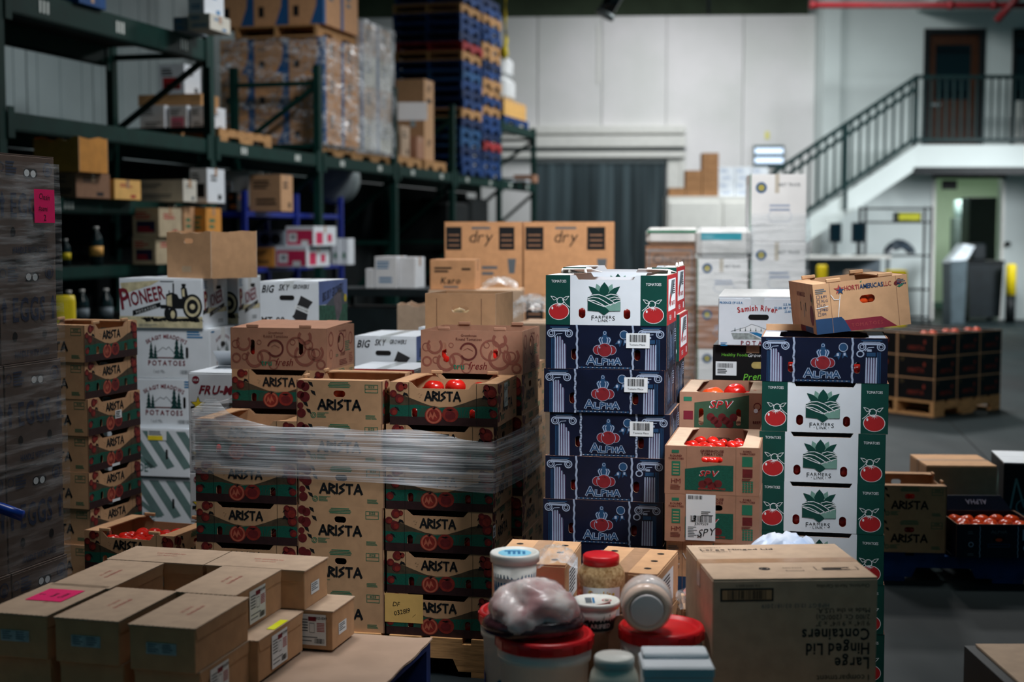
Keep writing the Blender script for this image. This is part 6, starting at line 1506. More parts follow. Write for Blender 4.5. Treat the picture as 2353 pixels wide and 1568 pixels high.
# second load, pale cartons under film
put(P_WOOD, 'wooden_pallet', 'wood pallet under the pale wrapped cartons on the rack', 'pallet', RK(4.56, .59, LV), ra_)
for r_ in range(4):
    for k in range(2):
        q = carton(.55, .53, .385, (pale, kraft_l, pale, kraft_l)[r_], [('right', swoosh_e(.53, .385))]); q.name = 'carton'; q.location = RK(3.96 + .265 + k * .54, .3, z0 + r_ * .385); q.rotation_euler = (0, 0, RYAW)
        tag(q, 'pale carton in the second wrapped rack load, %s row, %s one' % (('bottom', 'second', 'third', 'top')[r_], ('near', 'far')[k]), 'box', 'pale wrapped cartons')
sheet('stretch_film', 'stretch film over the pale cartons on the rack', wrapT(3.94, 5.03, .55, z0 - .05, z0 + 1.56, .02), 40, 30, film_mat('hazy_film', .75, stretch=(2, 2, 5), lo=.35, hi=.7, edge=.25), amp=.006, seed=7, loc=RK(3.94, 0, z0))
# third bay
for t_, nm in ((5.9, 'near'), (7.0, 'far')):
    pp = pallet(.95, 1.0, wood, nb=5); put(pp, 'wooden_pallet', 'wood pallet under the tall kraft carton bay, %s one' % nm, 'pallet', RK(t_ - .05, .56, LV), ra_); wipe(pp)
q = carton(.42, .42, 1.12, kraft, [('right', (lambda a: (a.text('UP', 0, .95, .09, ink), a.rect(-.1, .8, .1, .86, ink), a.text('UP', 0, .2, .09, ink), a)[-1])(Art()))]); q.name = 'tall_carton'; q.location = RK(6.75, .3, z0); q.rotation_euler = (0, 0, RYAW); tag(q, 'tall narrow kraft carton standing on the rack behind the white sign', 'box')
q = carton(.45, .35, .42, kraft_l, pr_lines()(.45, .35, .42)); q.name = 'carton'; q.location = RK(5.85, .35, z0); q.rotation_euler = (0, 0, RYAW); tag(q, 'small kraft carton below the white sign on the rack', 'box')
q = carton(.3, .3, .3, kraft_r, []); q.name = 'carton'; q.location = RK(6.25, .2, z0); q.rotation_euler = (0, 0, RYAW); tag(q, 'plain reddish carton beside the tall narrow one', 'box')
b = MB(); b.box(-.19, -.012, -.115, .19, 0, .115, M('sign_white', (226, 224, 224), .5, .02, 3)); sg = empty('sign_board', 'blank white sign board clipped to the rack post', 'sign', loc=(gx(948, 18.5, 3.2), 18.5, zat(256, 18.5)), rz=R(-3)); b.build('board', sg)
b = MB(); b.box(-.03, 0, -.2, .03, .03, -.02, greym); b.build('bracket', sg)
# blue pallets
BP = []
for m_ in (woodb, M('pallet_blue_dark', (9, 38, 80), .75, .3, 7), M('pallet_blue_pale', (32, 76, 120), .8, .3, 7), wood, woodr):
    BP.append(pallet(1.02, 1.06, m_, nb=5))
sel = {0: [0, 0, 1, 2, 2, 1, 3, 0, 1, 0, 2, 0, 3, 4, 1, 0, 0, 3, 0, 0], 1: [0, 0, 1, 4, 1, 0, 0, 3, 0, 3, 3, 0, 1, 3, 3, 0, 0, 3, 0, 1]}
for c in (0, 1):
    for i in range(20):
        m_ = sel[c][i]
        put(BP[m_], 'stacked_pallet', '%s pallet, %s from the bottom of the %s tall pallet stack' % (('blue', 'dark blue', 'faded blue', 'raw wood', 'red')[m_], NTH[i], ('near', 'far')[c]), 'pallet', RK(8.45 + c * 1.1 + rnd.uniform(-.02, .02), .5 + rnd.uniform(-.02, .02), LV + .001 + i * .1402), ra_ + rnd.uniform(-.015, .015), 'tall pallet stacks')
for p in BP: wipe(p)
filler_m = M('black_filler', (8, 16, 18), .7, .3, 5, .2)  # black blocks added to keep the space below the pallet stacks dark
for k in range(2):
    o = empty('dark_filler_block', 'added black block darkening the space below the tall pallet stacks, %s one' % ('near', 'far')[k], 'load', 'added black blocks', RK(8.4 + k * 1.1, .6, 0), ra_)
    b = MB(); b.bev(-.5, -.45, .14, .5, .45, 2.1 + .08 * k, filler_m, .05); b.build('cover', o)
    b = MB(); b.box(-.5, -.45, 0, .5, .45, .139, wood); b.build('base', o)
# far bay: kraft cartons and white wrapped sacks on the top level
pp = pallet(1.6, 1.0, woodb, nb=6); put(pp, 'wooden_pallet', 'blue pallet on the topmost level of the far rack bay', 'pallet', RK(11.4, .55, 3.451), ra_); wipe(pp)
for k in range(5):
    q = carton(.5, .27, .28, M('yellow_carton', (226, 176, 100), .7, .1, 10), []); q.name = 'carton'; q.location = RK(10.8 + k * .29, .32, 3.592); q.rotation_euler = (0, 0, RYAW); tag(q, 'yellow kraft carton on the far rack bay, %s from the pallets' % NTH[k], 'box', 'yellow cartons on the far bay')
for k, (t_, w_, h_) in enumerate(((11.15, .75, .38), (11.1, .6, .34))):
    q = MB(); q.bev(-w_ / 2, -.4, 0, w_ / 2, .4, h_ - .002, M('white_sack', (206, 208, 208), .6, .15, 4, .3), .06); tag(q.build('wrapped_sack', None, RK(t_, .5, 3.873 + k * .38), ra_), ('lower', 'upper')[k] + ' white wrapped bundle on the far rack bay', 'bundle')
for i, (a, c, yt) in enumerate(((1152, 1178, 418), (1182, 1208, 415))): kb('white_tote', 'white box under the far rack bay, %s one' % ('left', 'right')[i], a, c, yt, 24.2, .3, white_b, zb=LV + .001, tp=False)
kb('carton', 'brown carton behind the white boxes in the far rack bay', 1180, 1226, 402, 24.7, .3, kraft_r, zb=LV + .001)
b = MB(); b.tube([at(1162, -30, 22.6), at(1160, 40, 22.6), at(1163, 90, 22.6), at(1158, 138, 22.6)], .03, rope_y, 6); b.lathe([(0, -.12), (.07, -.05), (.06, .05), (0, .12)], rope_y, 8, tuple(at(1158, 120, 22.6))); tag(b.build('yellow_rope'), 'yellow rope hanging beside the tall pallet stacks', 'rope')

# blue shelf unit below the rack
SZ = (1.26, 1.84); bs = empty('blue_shelf', 'blue steel shelf unit standing below the pallet rack', 'shelf', loc=RK(.9, .12, 0), rz=ra_)
for (t_, u_) in ((0, 0), (0, .95), (1.3, 0), (1.3, .95), (2.6, 0), (2.6, .95)):
    b = MB(); b.box(t_ - .025, u_ - .025, 0, t_ + .025, u_ + .025, 2.05 if u_ == 0 else 1.9, bluem); b.build('post', bs)
for z in (.5,) + SZ:
    b = MB(); b.box(.0, .0, z - .05, 2.6, .95, z, bluem); b.build('shelf_board', bs)
S1, S0 = SZ[1] + .001, SZ[0] + .001
kb('carton', 'tan carton with slanted print on the upper blue shelf', 574, 648, 402, 14.75, .3, kraft, zb=S1, print_=pr_lines())
kb('carton', 'narrow white carton with black print on the upper blue shelf', 500, 520, 414, 14.9, .2, white_b, zb=S1, print_=pr_lines())
kb('carton', 'small black carton with orange panel on the upper blue shelf', 524, 547, 441, 14.85, .2, black_b, zb=S1, print_=pr_lines(M('orange_ink', (220, 120, 40), .7, 0)))
b = MB(); b.bev(-.34, -.2, 0, .34, .2, .44, whitep, .06); tag(b.build('white_appliance', None, RK(1.75, .5, S1), ra_ + .1), 'large white plastic hood on the upper blue shelf', 'appliance')
for i, (a, c, yt) in enumerate(((633, 706, 566), (657, 722, 520))):
    def rp(w, d, h):
        f_ = Art(); f_.rect(-w * .46, h * .06, w * .46, h * .8, M('pink_red_print', (196, 40, 84), .7, .05, 20), 1); f_.rect(-w * .4, h * .2, -w * .1, h * .66, wink, 1.6); f_.rect(w * .05, h * .06, w * .3, h * .3, wink, 1.6); f_.disc(-w * .24, h * .45, h * .1, inkg, 2)
        e_ = Art(); e_.rect(-d * .4, h * .1, -d * .1, h * .7, MATS['pink_red_print'], 1); e_.rect(d * .1, h * .2, d * .3, h * .6, MATS['pink_red_print'], 1)
        return [('front', f_), ('right', e_)]
    o = kb('carton', ('lower', 'upper')[i] + ' red and white carton on the lower blue shelf', a, c, yt, 15.0 + i * .02, .62, white_b, zb=S0 if i == 0 else S0 + oh, print_=rp); oh = o['_h'] + .001
kb('carton', 'small tan carton beside the red and white ones', 583, 630, 570, 15.05, .3, orange_k, zb=S0, print_=pr_lines())
for i, (a, c) in enumerate(((762, 780), (782, 800))): kb('juice_carton', 'white carton with green leaf on the lower blue shelf, %s one' % ('left', 'right')[i], a, c, 548, 16.15, .2, white_b, zb=S0, tp=False, print_=lambda w, d, h: [('front', (lambda q: (q.disc(0, h * .35, w * .2, greeni, 1, h * .14), q)[-1])(Art()))])
sp_ = kb('grey_unit', 'grey carton with two dark rounds on the lower blue shelf', 590, 655, 530, 15.75, .2, grey_c, zb=S0, print_=lambda w, d, h: [('front', (lambda q: (q.disc(-w * .2, h * .75, h * .16, ink, 1), q.disc(w * .2, h * .75, h * .16, ink, 1), q)[-1])(Art()))])
fo = empty('drum_fan', 'round grey drum fan under the second rack bay', 'fan', loc=RK(3.75, .3, 0), rz=RYAW)
fc = zat(412, 17.3)
for (r0, r1, y0, y1, m_, nm) in ((.22, .3, -.1, .1, greym, 'shroud'), (0, .1, -.12, -.02, blackm, 'motor_hub')):
    b = MB(); AX = Matrix.Rotation(R(90), 3, 'X'); b.lathe([(r0, y0), (r1, y0), (r1, y1), (r0, y1)] if r0 else [(0, y0), (r1, y0), (r1, y1), (0, y1)], m_, 28, (0, 0, fc), axis=AX); b.build(nm, fo)
bl_ = MB(); bl_.box(.06, -.01, -.05, .23, .01, .05, grey_c); bm_ = bl_.mesh('blade')
for i in range(5): link('blade', bm_, fo, (0, 0, fc), (0, i * 2 * math.pi / 5, 0))
b = MB(); b.bar((0, 0, 0), (0, 0, fc - .28), .06, .06, blackm); b.box(-.25, -.2, 0, .25, .2, .04, blackm); b.build('stand', fo)

# ================================================================== middle distance
def simple_stack(name, label, px0, px1, Y, depth, levels, mats, yaw=YAW, group=None, print_=None, z0=PH, pal=True, tp=True):
    z = z0; outs = []
    for i, h in enumerate(levels):
        x0 = gx(px0, Y, z); k = (px1 - CX) / F; c, s = math.cos(yaw), math.sin(yaw); w = (k * Y - x0) / (c - k * s)
        q = carton(w, depth, h, mats[i % len(mats)], print_(w, depth, h, i) if print_ else [], tp, 'x'); q.name = name; q.location = local((x0, Y, z), yaw, w / 2, depth / 2, 0); q.rotation_euler = (0, 0, yaw)
        tag(q, label + ', ' + (ORD[len(levels) - 1 - i] if len(levels) > 1 else 'single'), 'box', group); z += h + .001; outs.append(q)
    if pal:
        pp = pallet(w, depth, wood, nb=4); put(pp, 'wooden_pallet', 'wood pallet under the ' + label, 'pallet', local((gx(px0, Y, 0), Y, 0), yaw, w / 2, depth / 2, 0), yaw); wipe(pp)
    return outs
def dry_print(w, d, h, i):
    a = Art()
    for x in (-w * .38, w * .3): a.rect(x - w * .1, h * .62, x + w * .1, h * .93, ink, 1); [a.rect(x - w * .07, h * (.67 + j * .07), x + w * .07, h * (.69 + j * .07), kraft_d, 1.5) for j in range(3)]
    a.text('dry', -w * .04, h * .72, h * .16, ink, 1, shear=.2, bold=0); a.lines(-w * .15, h * .93, w * .28, 1, h * .03, .01, inkg); a.lines(-w * .02, h * .4, w * .25, 2, h * .04, h * .04, inkg); a.lines(w * .15, h * .1, w * .25, 1, h * .04, h * .03, inkg); a.poly([(w * .33, h * .3), (w * .4, h * .3), (w * .42, h * .5), (w * .31, h * .5)], inkg, 1)
    return [('front', a)]
simple_stack('foodservice_carton', 'left big kraft carton stack with black squares', 1022, 1200, 10.0, .5, [.5165, .5165, .5165], [kraft_w], R(-3), 'big kraft cartons', dry_print)
simple_stack('foodservice_carton', 'right big kraft carton stack with black squares', 1203, 1411, 9.98, .5, [.5165, .5165, .5165], [kraft_w], R(-3), 'big kraft cartons', dry_print)
def kp(w, d, h, i):
    a = Art()
    if i == 2: a.text('Karo', -w * .05, h * .2, h * .2, ink, 1, shear=.2); a.lines(-w * .4, h * .75, w * .4, 2, h * .06, h * .05, ink); a.lines(w * .2, h * .72, w * .2, 1, h * .07, .01, ink); a.lines(-w * .2, h * .12, w * .5, 1, h * .06, .01, inkg)
    return [('front', a)]
simple_stack('carton', 'kraft carton pair below the syrup carton', 985, 1198, 8.75, .42, [.56, .56], [kraft_l], R(-3), None, None)
o = kb('syrup_carton', 'kraft carton with black lettering in front of the big cartons', 988, 1092, 597, 8.8, .3, kraft_w, zb=PH + 1.1225, yaw=R(-5), print_=lambda w, d, h: kp(w, d, h, 2))
simple_stack('carton', 'plain kraft cartons left of the open hand-hole carton', 893, 985, 7.75, .3, [.45, .4], [kraft], YAW)
q = open_box('open_carton', 'open tan carton with a torn flap left of the hand-hole carton', .27, .28, .23, local((gx(910, 7.75, 1), 7.76, PH + .853), YAW, .14, .145, 0), YAW, kraft_l, wavy=.006)
simple_stack('carton', 'kraft cartons beside the navy stack', 1185, 1290, 7.7, .4, [.5, .48], [kraft_l], YAW)
crumple('plastic_bag', 'clear plastic bag heaped on the kraft cartons beside the navy stack', (gx(1225, 7.7, 1), 7.86, PH + .984), .3, .3, .16, bagm, 31)
crumple('plastic_bag', 'second clear plastic bag behind the open hand-hole carton', (gx(1180, 8.2, 1), 8.35, PH + .984) if False else (gx(1150, 9.2, 1.3), 8.97, PH + 1.123), .22, .25, .08, bagm, 33)
ct = empty('black_cart', 'black utility cart behind the white cartons', 'cart', loc=(gx(905, 11.6, .6), 11.9, 0), rz=YAW)
for z in (.35, 1.1): b = MB(); b.box(-.5, -.3, z, .5, .3, z + .06, darkp); b.build('tray', ct)
for x in (-.47, .47):
    for y in (-.27, .27): b = MB(); b.box(x - .02, y - .02, .1, x + .02, y + .02, 1.1, darkp); b.build('post', ct); b = MB(); b.lathe([(0, -.02), (.05, -.02), (.05, .02), (0, .02)], blackm, 14, (x, y, .05), axis=Matrix.Rotation(R(90), 3, 'X')); b.build('wheel', ct)
b = MB(); b.box(-.48, -.29, .42, .48, .29, 1.0, darkp); b.build('side_panel', ct)
for i, (a, c, yt) in enumerate(((840, 858, 618), (861, 912, 590), (916, 954, 592))): kb('carton', 'white carton on the black cart, %s of three' % ('leftmost', 'middle', 'rightmost')[i], a, c, yt, 11.72, .3, white_b, zb=1.161, yaw=YAW, print_=pr_lines(bluei) if i == 1 else None)
# wrapped white cartons
def wprint(w, d, h, i):
    a = Art(); a.disc(-w * .3, h * .8, w * .1, M('logo_blue', (20, 80, 130), .7, 0), 1); a.disc(-w * .3, h * .8, w * .06, M('logo_gold', (170, 160, 80), .7, 0), 1.5); a.text('BEST TRUCK', w * .2, h * .82, h * .045, inkg, 1, sx=.8); a.lines(-w * .15, h * .55, w * .45, 2, h * .03, h * .03, cola); a.rect(-w * .06, h * .72, w * .02, h, M('tape_tan', (190, 184, 172), .5, .05, 10), .8)
    a.rect(-w * .5, 0, -w * .48, h, greeni, .8); a.line([(-w * .12, h * .3), (w * .2, h * .3), (w * .25, h * .38), (w * .2, h * .46), (-w * .12, h * .46), (-w * .18, h * .38), (-w * .12, h * .3)], .003, cola, 1)
    return [('front', a)]
paper = M('white_carton_bright', (226, 228, 230), .6, .04, 6)
simple_stack('white_carton', 'right column of wrapped white cartons', 1722, 1850, 10.0, .4, [.47, .47, .47, .47], [paper], R(-5), 'wrapped white cartons', wprint)
simple_stack('white_carton', 'left column of wrapped pale cartons', 1601, 1718, 9.95, .4, [.33, .33, .30, .33], [paper, paper, kraft_r, paper], R(-5), 'wrapped white cartons', wprint)
q = MB(); q.bev(-.19, -.19, 0, .19, .19, .22, M('white_sack', (206, 208, 208), .6, .15, 4, .3), .04); sk = tag(q.build('wrapped_sack', None, local((gx(1601, 9.95, 1.5), 9.95, PH + 1.2945), R(-5), .19, .2, 0), R(-5)), 'white wrapped bundle with teal strip on the pale carton column', 'bundle')
a = Art(); a.rect(-.16, .13, .12, .18, M('teal_strip', (20, 150, 170), .6, .05, 10), 1); art_obj(sk, [('front', a)], .38, .382, 0, 'teal_label')
def chp(w, d, h, i):
    a = Art(); a.text('Cheryl', 0, h * .72, h * .14, ink, 1, bold=0); a.text('#2', -w * .2, h * .42, h * .16, ink, 1); a.lines(-w * .1, h * .35, w * .45, 3, h * .04, h * .04, inkg)
    for (x0_, y0_, x1_, y1_) in ((-w * .44, h * .06, w * .44, h * .08), (-w * .44, h * .92, w * .44, h * .94), (-w * .44, h * .06, -w * .42, h * .94), (w * .42, h * .06, w * .44, h * .94)): a.rect(x0_, y0_, x1_, y1_, inkg, 1)
    return [('front', a)]
simple_stack('carton', 'brown wrapped cartons left of the white columns', 1483, 1597, 10.3, .42, [.46, .46, .46], [kraft_d], R(-5), 'brown wrapped cartons', chp)
q = MB(); q.bev(-.19, -.2, 0, .19, .2, .13, M('white_sack', (206, 208, 208), .6, .15, 4, .3), .03); q.box(-.185, -.203, .09, .19, -.201, .11, greeni); tag(q.build('wrapped_sack', None, local((gx(1485, 10.3, 1.5), 10.3, PH + 1.384), R(-5), .19, .21, 0), R(-5)), 'white plastic cover with dark green band on the brown cartons', 'bundle')
def frontwrap(px0, px1, Y, za, zb_, yaw, off=.012, dep=.4):
    O_ = Vector((gx(px0, Y, 1), Y, 0)); w = gx(px1, Y, 1) - O_.x; wl_ = w / math.cos(yaw)
    def T(u, v, k):
        L_ = wl_ + dep; s = u * L_
        if s < wl_: p = local(O_, yaw, s, -off - abs(k), 0)
        else: p = local(O_, yaw, wl_ + off + abs(k), s - wl_, 0)
        return Vector((p[0], p[1], za + v * (zb_ - za)))
    return T, O_
for (p0, p1, Y_, za, zb_, lab, sd) in ((1722, 1852, 10.0, .3, 1.75, 'stretch film around the right white carton column', 3), (1601, 1720, 9.95, .3, 1.66, 'stretch film around the left pale carton column', 6), (1483, 1599, 10.3, .25, 1.5, 'stretch film around the brown wrapped cartons', 8)):
    T, O_ = frontwrap(p0, p1, Y_, za, zb_, R(-5)); sheet('stretch_film', lab, T, 40, 40, film_s, amp=.004, seed=sd, loc=O_)

# ================================================================== back wall fittings
def BWp(x, y, z): c, s = math.cos(BWA), math.sin(BWA); return Vector((x * c - y * s, BWY + x * s + y * c, z))
sc_ = empty('strip_curtain', 'dark plastic strip curtain hanging in the cold store doorway', 'curtain', loc=BWp(DX0, -.06, 0), rz=BWA)
stripm = M('curtain_strip', (66, 78, 82), .25, .45, 1.2, stretch=(4, 1, .2), spec=.5)
n = 15
for i in range(n):
    b = MB(); w_ = (DX1 - DX0) / n; vs = []; ph = i * 1.7
    for j in range(7): z = .03 + (DZ - .06) * j / 6; dy = .03 * math.sin(j * .9 + ph) * (1 - j / 6); vs += [(-.01, dy - .014 * (i % 2), z), (w_ * .5, dy - .02 - .014 * (i % 2), z), (w_ + .01, dy - .014 * (i % 2), z)]
    b.add(vs, [(j * 3 + k, j * 3 + k + 1, j * 3 + k + 4, j * 3 + k + 3) for j in range(6) for k in range(2)], stripm, True); b.build('strip', sc_, (i * w_, 0, 0))
b = MB(); b.box(-.02, -.04, DZ - .04, DX1 - DX0 + .02, .02, DZ, greym); b.build('hanging_rail', sc_)
tk = empty('door_track', 'white sliding door track above the cold store doorway', 'door track', loc=BWp(0, -.04, 0), rz=BWA)
for z0_, z1_, y_, m_, nm in ((3.08, 3.2, -.16, whitep, 'rail'), (3.22, 3.27, -.1, M('track_grey', (120, 128, 130), .5, .05, 4), 'gap_strip'), (3.28, 3.5, -.2, whitep, 'header_box'), (3.55, 3.7, -.14, whitep, 'upper_cover')):
    b = MB(); b.bev(-.4, y_, z0_, 3.35, 0, z1_, m_, .015 if m_ is whitep else .004); b.build(nm, tk)
b = MB(); b.bev(3.25, -.1, .0, 3.35, 0, 3.07, whitep, .01); b.build('door_post', tk)
b = MB(); b.bev(DX1 + .03, -.07, 0, DX1 + .28, 0, 3.07, whitep, .01); b.build('jamb', tk)
em = empty('emergency_light', 'twin tube wall light with dark frame on the back wall', 'light', loc=at(1767, 358, 27.53), rz=BWA)
b = MB(); b.box(-.29, 0, -.2, .29, .08, .2, M('teal_frame', (30, 70, 74), .5, .1, 5)); b.build('frame', em)
for z in (-.09, .09): b = MB(); b.bev(-.27, -.03, z - .055, .27, .0, z + .055, M('white_lamp', (214, 232, 255), .5, 0, emit=1.0), .01); b.build('tube', em)
b = MB(); b.box(-.04, 0, -.07, .04, .015, .07, M('pale_yellow', (226, 220, 130), .6, .05, 5)); tag(b.build('wall_tag', None, at(1763, 311, 27.595), BWA), 'small yellow tag on the wall above the twin light', 'sign')
b = MB(); b.box(-.02, -.02, -.6, .02, 0, .5, whitep); tag(b.build('wall_conduit', None, at(1375, 120, 27.78), BWA), 'thin white conduit running down the back wall', 'conduit')
# cartons on a white cabinet
cbz = zat(452, 25); cbx0, cbx1 = gx(1530, 25, 1.5), gx(1775, 25, 1.5)
cb = empty('white_cabinet', 'tall white cabinet against the back wall', 'cabinet', loc=((cbx0 + cbx1) / 2, 25.1, 0)); cw = cbx1 - cbx0
b = MB(); b.box(-cw / 2, -.3, .1, cw / 2, .3, cbz, whitep); b.build('body', cb)
for i in range(2): b = MB(); b.bev(-cw / 2 + .04 + i * cw / 2, -.325, .2, -.04 + i * cw / 2, -.3, cbz - .1, whitep, .006); o = b.build('door', cb); b = MB(); b.box((-.1 if i == 0 else .08), -.34, 1.0, (-.08 if i == 0 else .1), -.325, 1.4, greym); b.build('handle', o)
b = MB(); b.box(-cw / 2 + .02, -.28, 0, cw / 2 - .02, .28, .1, blackm); b.build('plinth', cb)
sm_k = M('small_kraft', (150, 110, 74), .8, .1, 10)
hk = .15
for (c, rows, px) in ((0, 1, 1536), (1, 3, 1574), (2, 5, 1612)):
    for r_ in range(rows):
        kb('small_carton', 'small kraft carton on the white cabinet, column %d row %d from the left bottom' % (c + 1, r_ + 1), px, px + 36, 0, 25.05, .3, sm_k, zb=cbz + .001 + r_ * (hk + .001), yaw=0) if False else None
        q = carton(.28, .3, hk, sm_k, [], False); q.name = 'small_carton'; q.location = (gx(px + 18, 25.05, 2.3), 25.08, cbz + .001 + r_ * (hk + .001)); tag(q, 'small kraft carton on the white cabinet, %s column, %s from below' % (('leftmost', 'middle', 'tallest')[c], NTH[r_]), 'box', 'small kraft cartons on the cabinet')
for c in range(3):
    for r_ in range(2):
        q = carton(.28, .3, .255, white_b, pr_lines(cola)(.28, .3, .255), False); q.name = 'small_carton'; q.location = (gx(1667 + c * 38, 25.05, 2.3), 25.08, cbz + .001 + r_ * .256); tag(q, 'white carton on the white cabinet, %s column, %s row' % (('left', 'middle', 'right')[c], ('bottom', 'top')[r_]), 'box', 'white cartons on the cabinet')
# overhead: red pipe, black duct
pz_ = zat(12, 24); rp = empty('sprinkler_pipe', 'red sprinkler pipe running high across the right', 'pipe', loc=(gx(1868, 24, pz_), 24, pz_))
L_ = gx(2700, 24, pz_) - gx(1868, 24, pz_)
b = MB(); b.tube([(0, 0, 0), (L_, 0, 0)], .05, M('pipe_red_paint', (112, 20, 26), .5, .1, 4), 10); b.build('main_pipe', rp)
b = MB(); b.tube([(gx(2345, 24, pz_) - rp.location.x, -.3, .25), (gx(2320, 24, pz_) - rp.location.x, -.1, .0), (gx(2290, 24, pz_) - rp.location.x, 0, -.26)], .06, M('dark_red_paint', (96, 20, 24), .5, .1, 5), 10); b.build('branch_pipe', rp)
for x in (0, L_ * .38, L_ * .5): b = MB(); b.lathe([(.05, -.05), (.068, -.05), (.068, .05), (.05, .05)], MATS['pipe_red_paint'], 12, (x, 0, 0), axis=Matrix.Rotation(R(90), 3, 'Y')); b.build('coupling', rp)
for x in (.05, L_ * .5): b = MB(); b.box(x - .012, -.012, .05, x + .012, .012, 8 - pz_, blackm); b.build('hanger_rod', rp)
dk = empty('air_duct', 'black flexible duct end hanging from the ceiling', 'duct', loc=at(1410, 5, 20))
b = MB(); b.tube([(-.13, 0, -.17), (-.02, 0, .02), (.12, 0, .25), (.3, 0, .6), (.4, 0, 8 - dk.location.z)], .11, M('black_gloss', (14, 18, 20), .25, .2, 8, spec=.6), 14); b.build('hose', dk)
b = MB(); b.lathe([(.1, 0), (.135, 0), (.135, .06), (.1, .06)], greym, 18, (-.13, 0, -.2), axis=Matrix.Rotation(R(28), 3, 'Y')); b.build('collar', dk)
b = MB(); b.tube([(0, 0, 0), (0, 0, 8 - zat(34, 24))], .03, blackm, 8); tag(b.build('drop_rod', None, at(1628, 34, 24)), 'thin dark rod dropping from the ceiling', 'rod')

# ================================================================== under the stairs and the lower doorway
WY = 25.0
sx0, sx1 = gx(1984, WY, 1), gx(2140, WY, 1); sw = sx1 - sx0
ws = empty('wire_shelf', 'black steel shelf unit under the landing', 'shelf', loc=((sx0 + sx1) / 2, WY + .2, 0))
zs_ = [zat(y, WY) for y in (728, 664, 586, 509, 477)]
for x in (-sw / 2, sw / 2 - .04):
    for y in (-.2, .2): b = MB(); b.box(x, y - .02, 0, x + .04, y + .02, zs_[4] + .02, blackm); b.build('post', ws)
for z in zs_: b = MB(); b.box(-sw / 2 + .04, -.2, z - .03, sw / 2 - .04, .2, z, blackm); b.build('shelf_board', ws)
q = carton(.42, .3, .16, black_b, [('front', (lambda q: (q.rect(-.19, .02, .19, .14, M('yellow_black', (150, 150, 30), .7, .4, 60), 1), q)[-1])(Art()))], False); q.name = 'carton'; q.location = (gx(2092, WY, 2), WY + .2, zs_[3] + .001); tag(q, 'black carton with yellow print on the black steel shelf', 'box')
crumple('plastic_bag', 'dark plastic bag on the black steel shelf', (gx(2073, WY, 1.3), WY + .2, zs_[2] + .001), .5, .3, .28, M('dark_bag', (40, 50, 58), .3, .3, 8, spec=.5), 41)
wkb = empty('work_bench', 'white work bench under the staircase', 'table', loc=(gx(1940, 24, .8), 24.2, 0))
bz = zat(588, 24)
b = MB(); b.box(-.75, -.35, bz - .05, .75, .35, bz, whitep); b.build('table_top', wkb)
for x in (-.7, .7):
    for y in (-.3, .3): b = MB(); b.box(x - .03, y - .03, 0, x + .03, y + .03, bz - .05, greym); b.build('leg', wkb)
b = MB(); b.box(-.7, .25, .3, .7, .3, bz - .05, grey_c); b.build('back_panel', wkb)
for i, (px, w_, h_) in enumerate(((1925, .2, .33), (1978, .22, .34))):
    o = empty('monitor', 'dark monitor on the work bench, %s one' % ('left', 'right')[i], 'monitor', 'monitors on the work bench', (gx(px, 24, 1.3), 24.2, bz + .001))
    b = MB(); b.box(-.08, -.06, 0, .08, .06, .02, blackm); b.box(-.02, -.01, .02, .02, .02, .25, blackm); b.build('stand', o)
    b = MB(); b.bev(-w_ / 2, -.03, .22, w_ / 2, .03, .22 + h_, darkp, .006); cs_ = b.build('casing', o)
    b = MB(); b.box(-w_ / 2 + .02, -.034, .25, w_ / 2 - .02, -.031, .2 + h_, M('screen_dark', (10, 26, 34), .15, 0, spec=.6)); b.build('screen', cs_)
def bollard(label, px, Y, h, two=True, r=.09):
    o = empty('bollard', label, 'bollard', 'yellow bollards', (gx(px, Y, .5), Y, 0))
    b = MB(); b.lathe([(r, 0), (r, h * .47), (0, h * .47)], blackm if two else yellowp, 20); b.build('lower_sleeve', o)
    b = MB(); b.lathe([(r * 1.02, h * .47), (r * 1.02, h * .97), (r * .8, h), (0, h)], yellowp, 20); b.build('upper_sleeve', o)
bollard('yellow and black bollard right of the lower doorway', 2322, 26.0, zat(607, 26.0))
bollard('yellow bollard left of the tilted starred lug', 1887, 18.2, zat(606, 19), False, .07)
simple_stack('carton', 'small kraft carton stack beyond the tilted starred lug', 1950, 2005, 19.5, .3, [.32, .32, .32], [kraft_l], 0, pal=True)
simple_stack('carton', 'low kraft carton stack beyond the yellow bollard', 1900, 1966, 18.6, .35, [.45, .42], [pale, kraft_l], 0)
simple_stack('yellow_tote', 'yellow tote behind the tilted starred lug', 2045, 2084, 18.5, .3, [.5, .5], [yellowp], 0, tp=False)
# bins in the doorway
bn = empty('waste_bin', 'large black waste bin in the lower doorway', 'bin', loc=(gx(2262, 26.3, .5), 26.55, 0)); bh = zat(605, 26.3)
b = MB(); b.slab([(-.28, .08), (.28, .08), (.33, bh), (-.33, bh)], [], lambda u, v, w: (u, -.3 + w, v), .6, darkp); b.build('body', bn)
b = MB(); b.bev(-.35, -.33, bh, .35, .32, bh + .05, blackm, .01); b.build('rim', bn)
for x in (-.22, .22): b = MB(); b.lathe([(0, -.03), (.08, -.03), (.08, .03), (0, .03)], blackm, 14, (x, .1, .08), axis=Matrix.Rotation(R(90), 3, 'Y')); b.build('wheel', bn)
b = MB(); b.bev(-.2, -.15, bh + .051, .05, .2, bh + .36, darkp, .03); b.build('bin_bag', bn)
gb = empty('waste_bin', 'grey waste bin with a clear liner in the lower doorway', 'bin', loc=(gx(2196, 25.75, .5), 25.85, 0)); gh = zat(598, 26.2)
b = MB(); b.slab([(-.12, 0), (.12, 0), (.15, gh), (-.15, gh)], [], lambda u, v, w: (u, -.25 + w, v), .5, M('bin_grey', (70, 84, 90), .5, .15, 6)); b.build('body', gb)
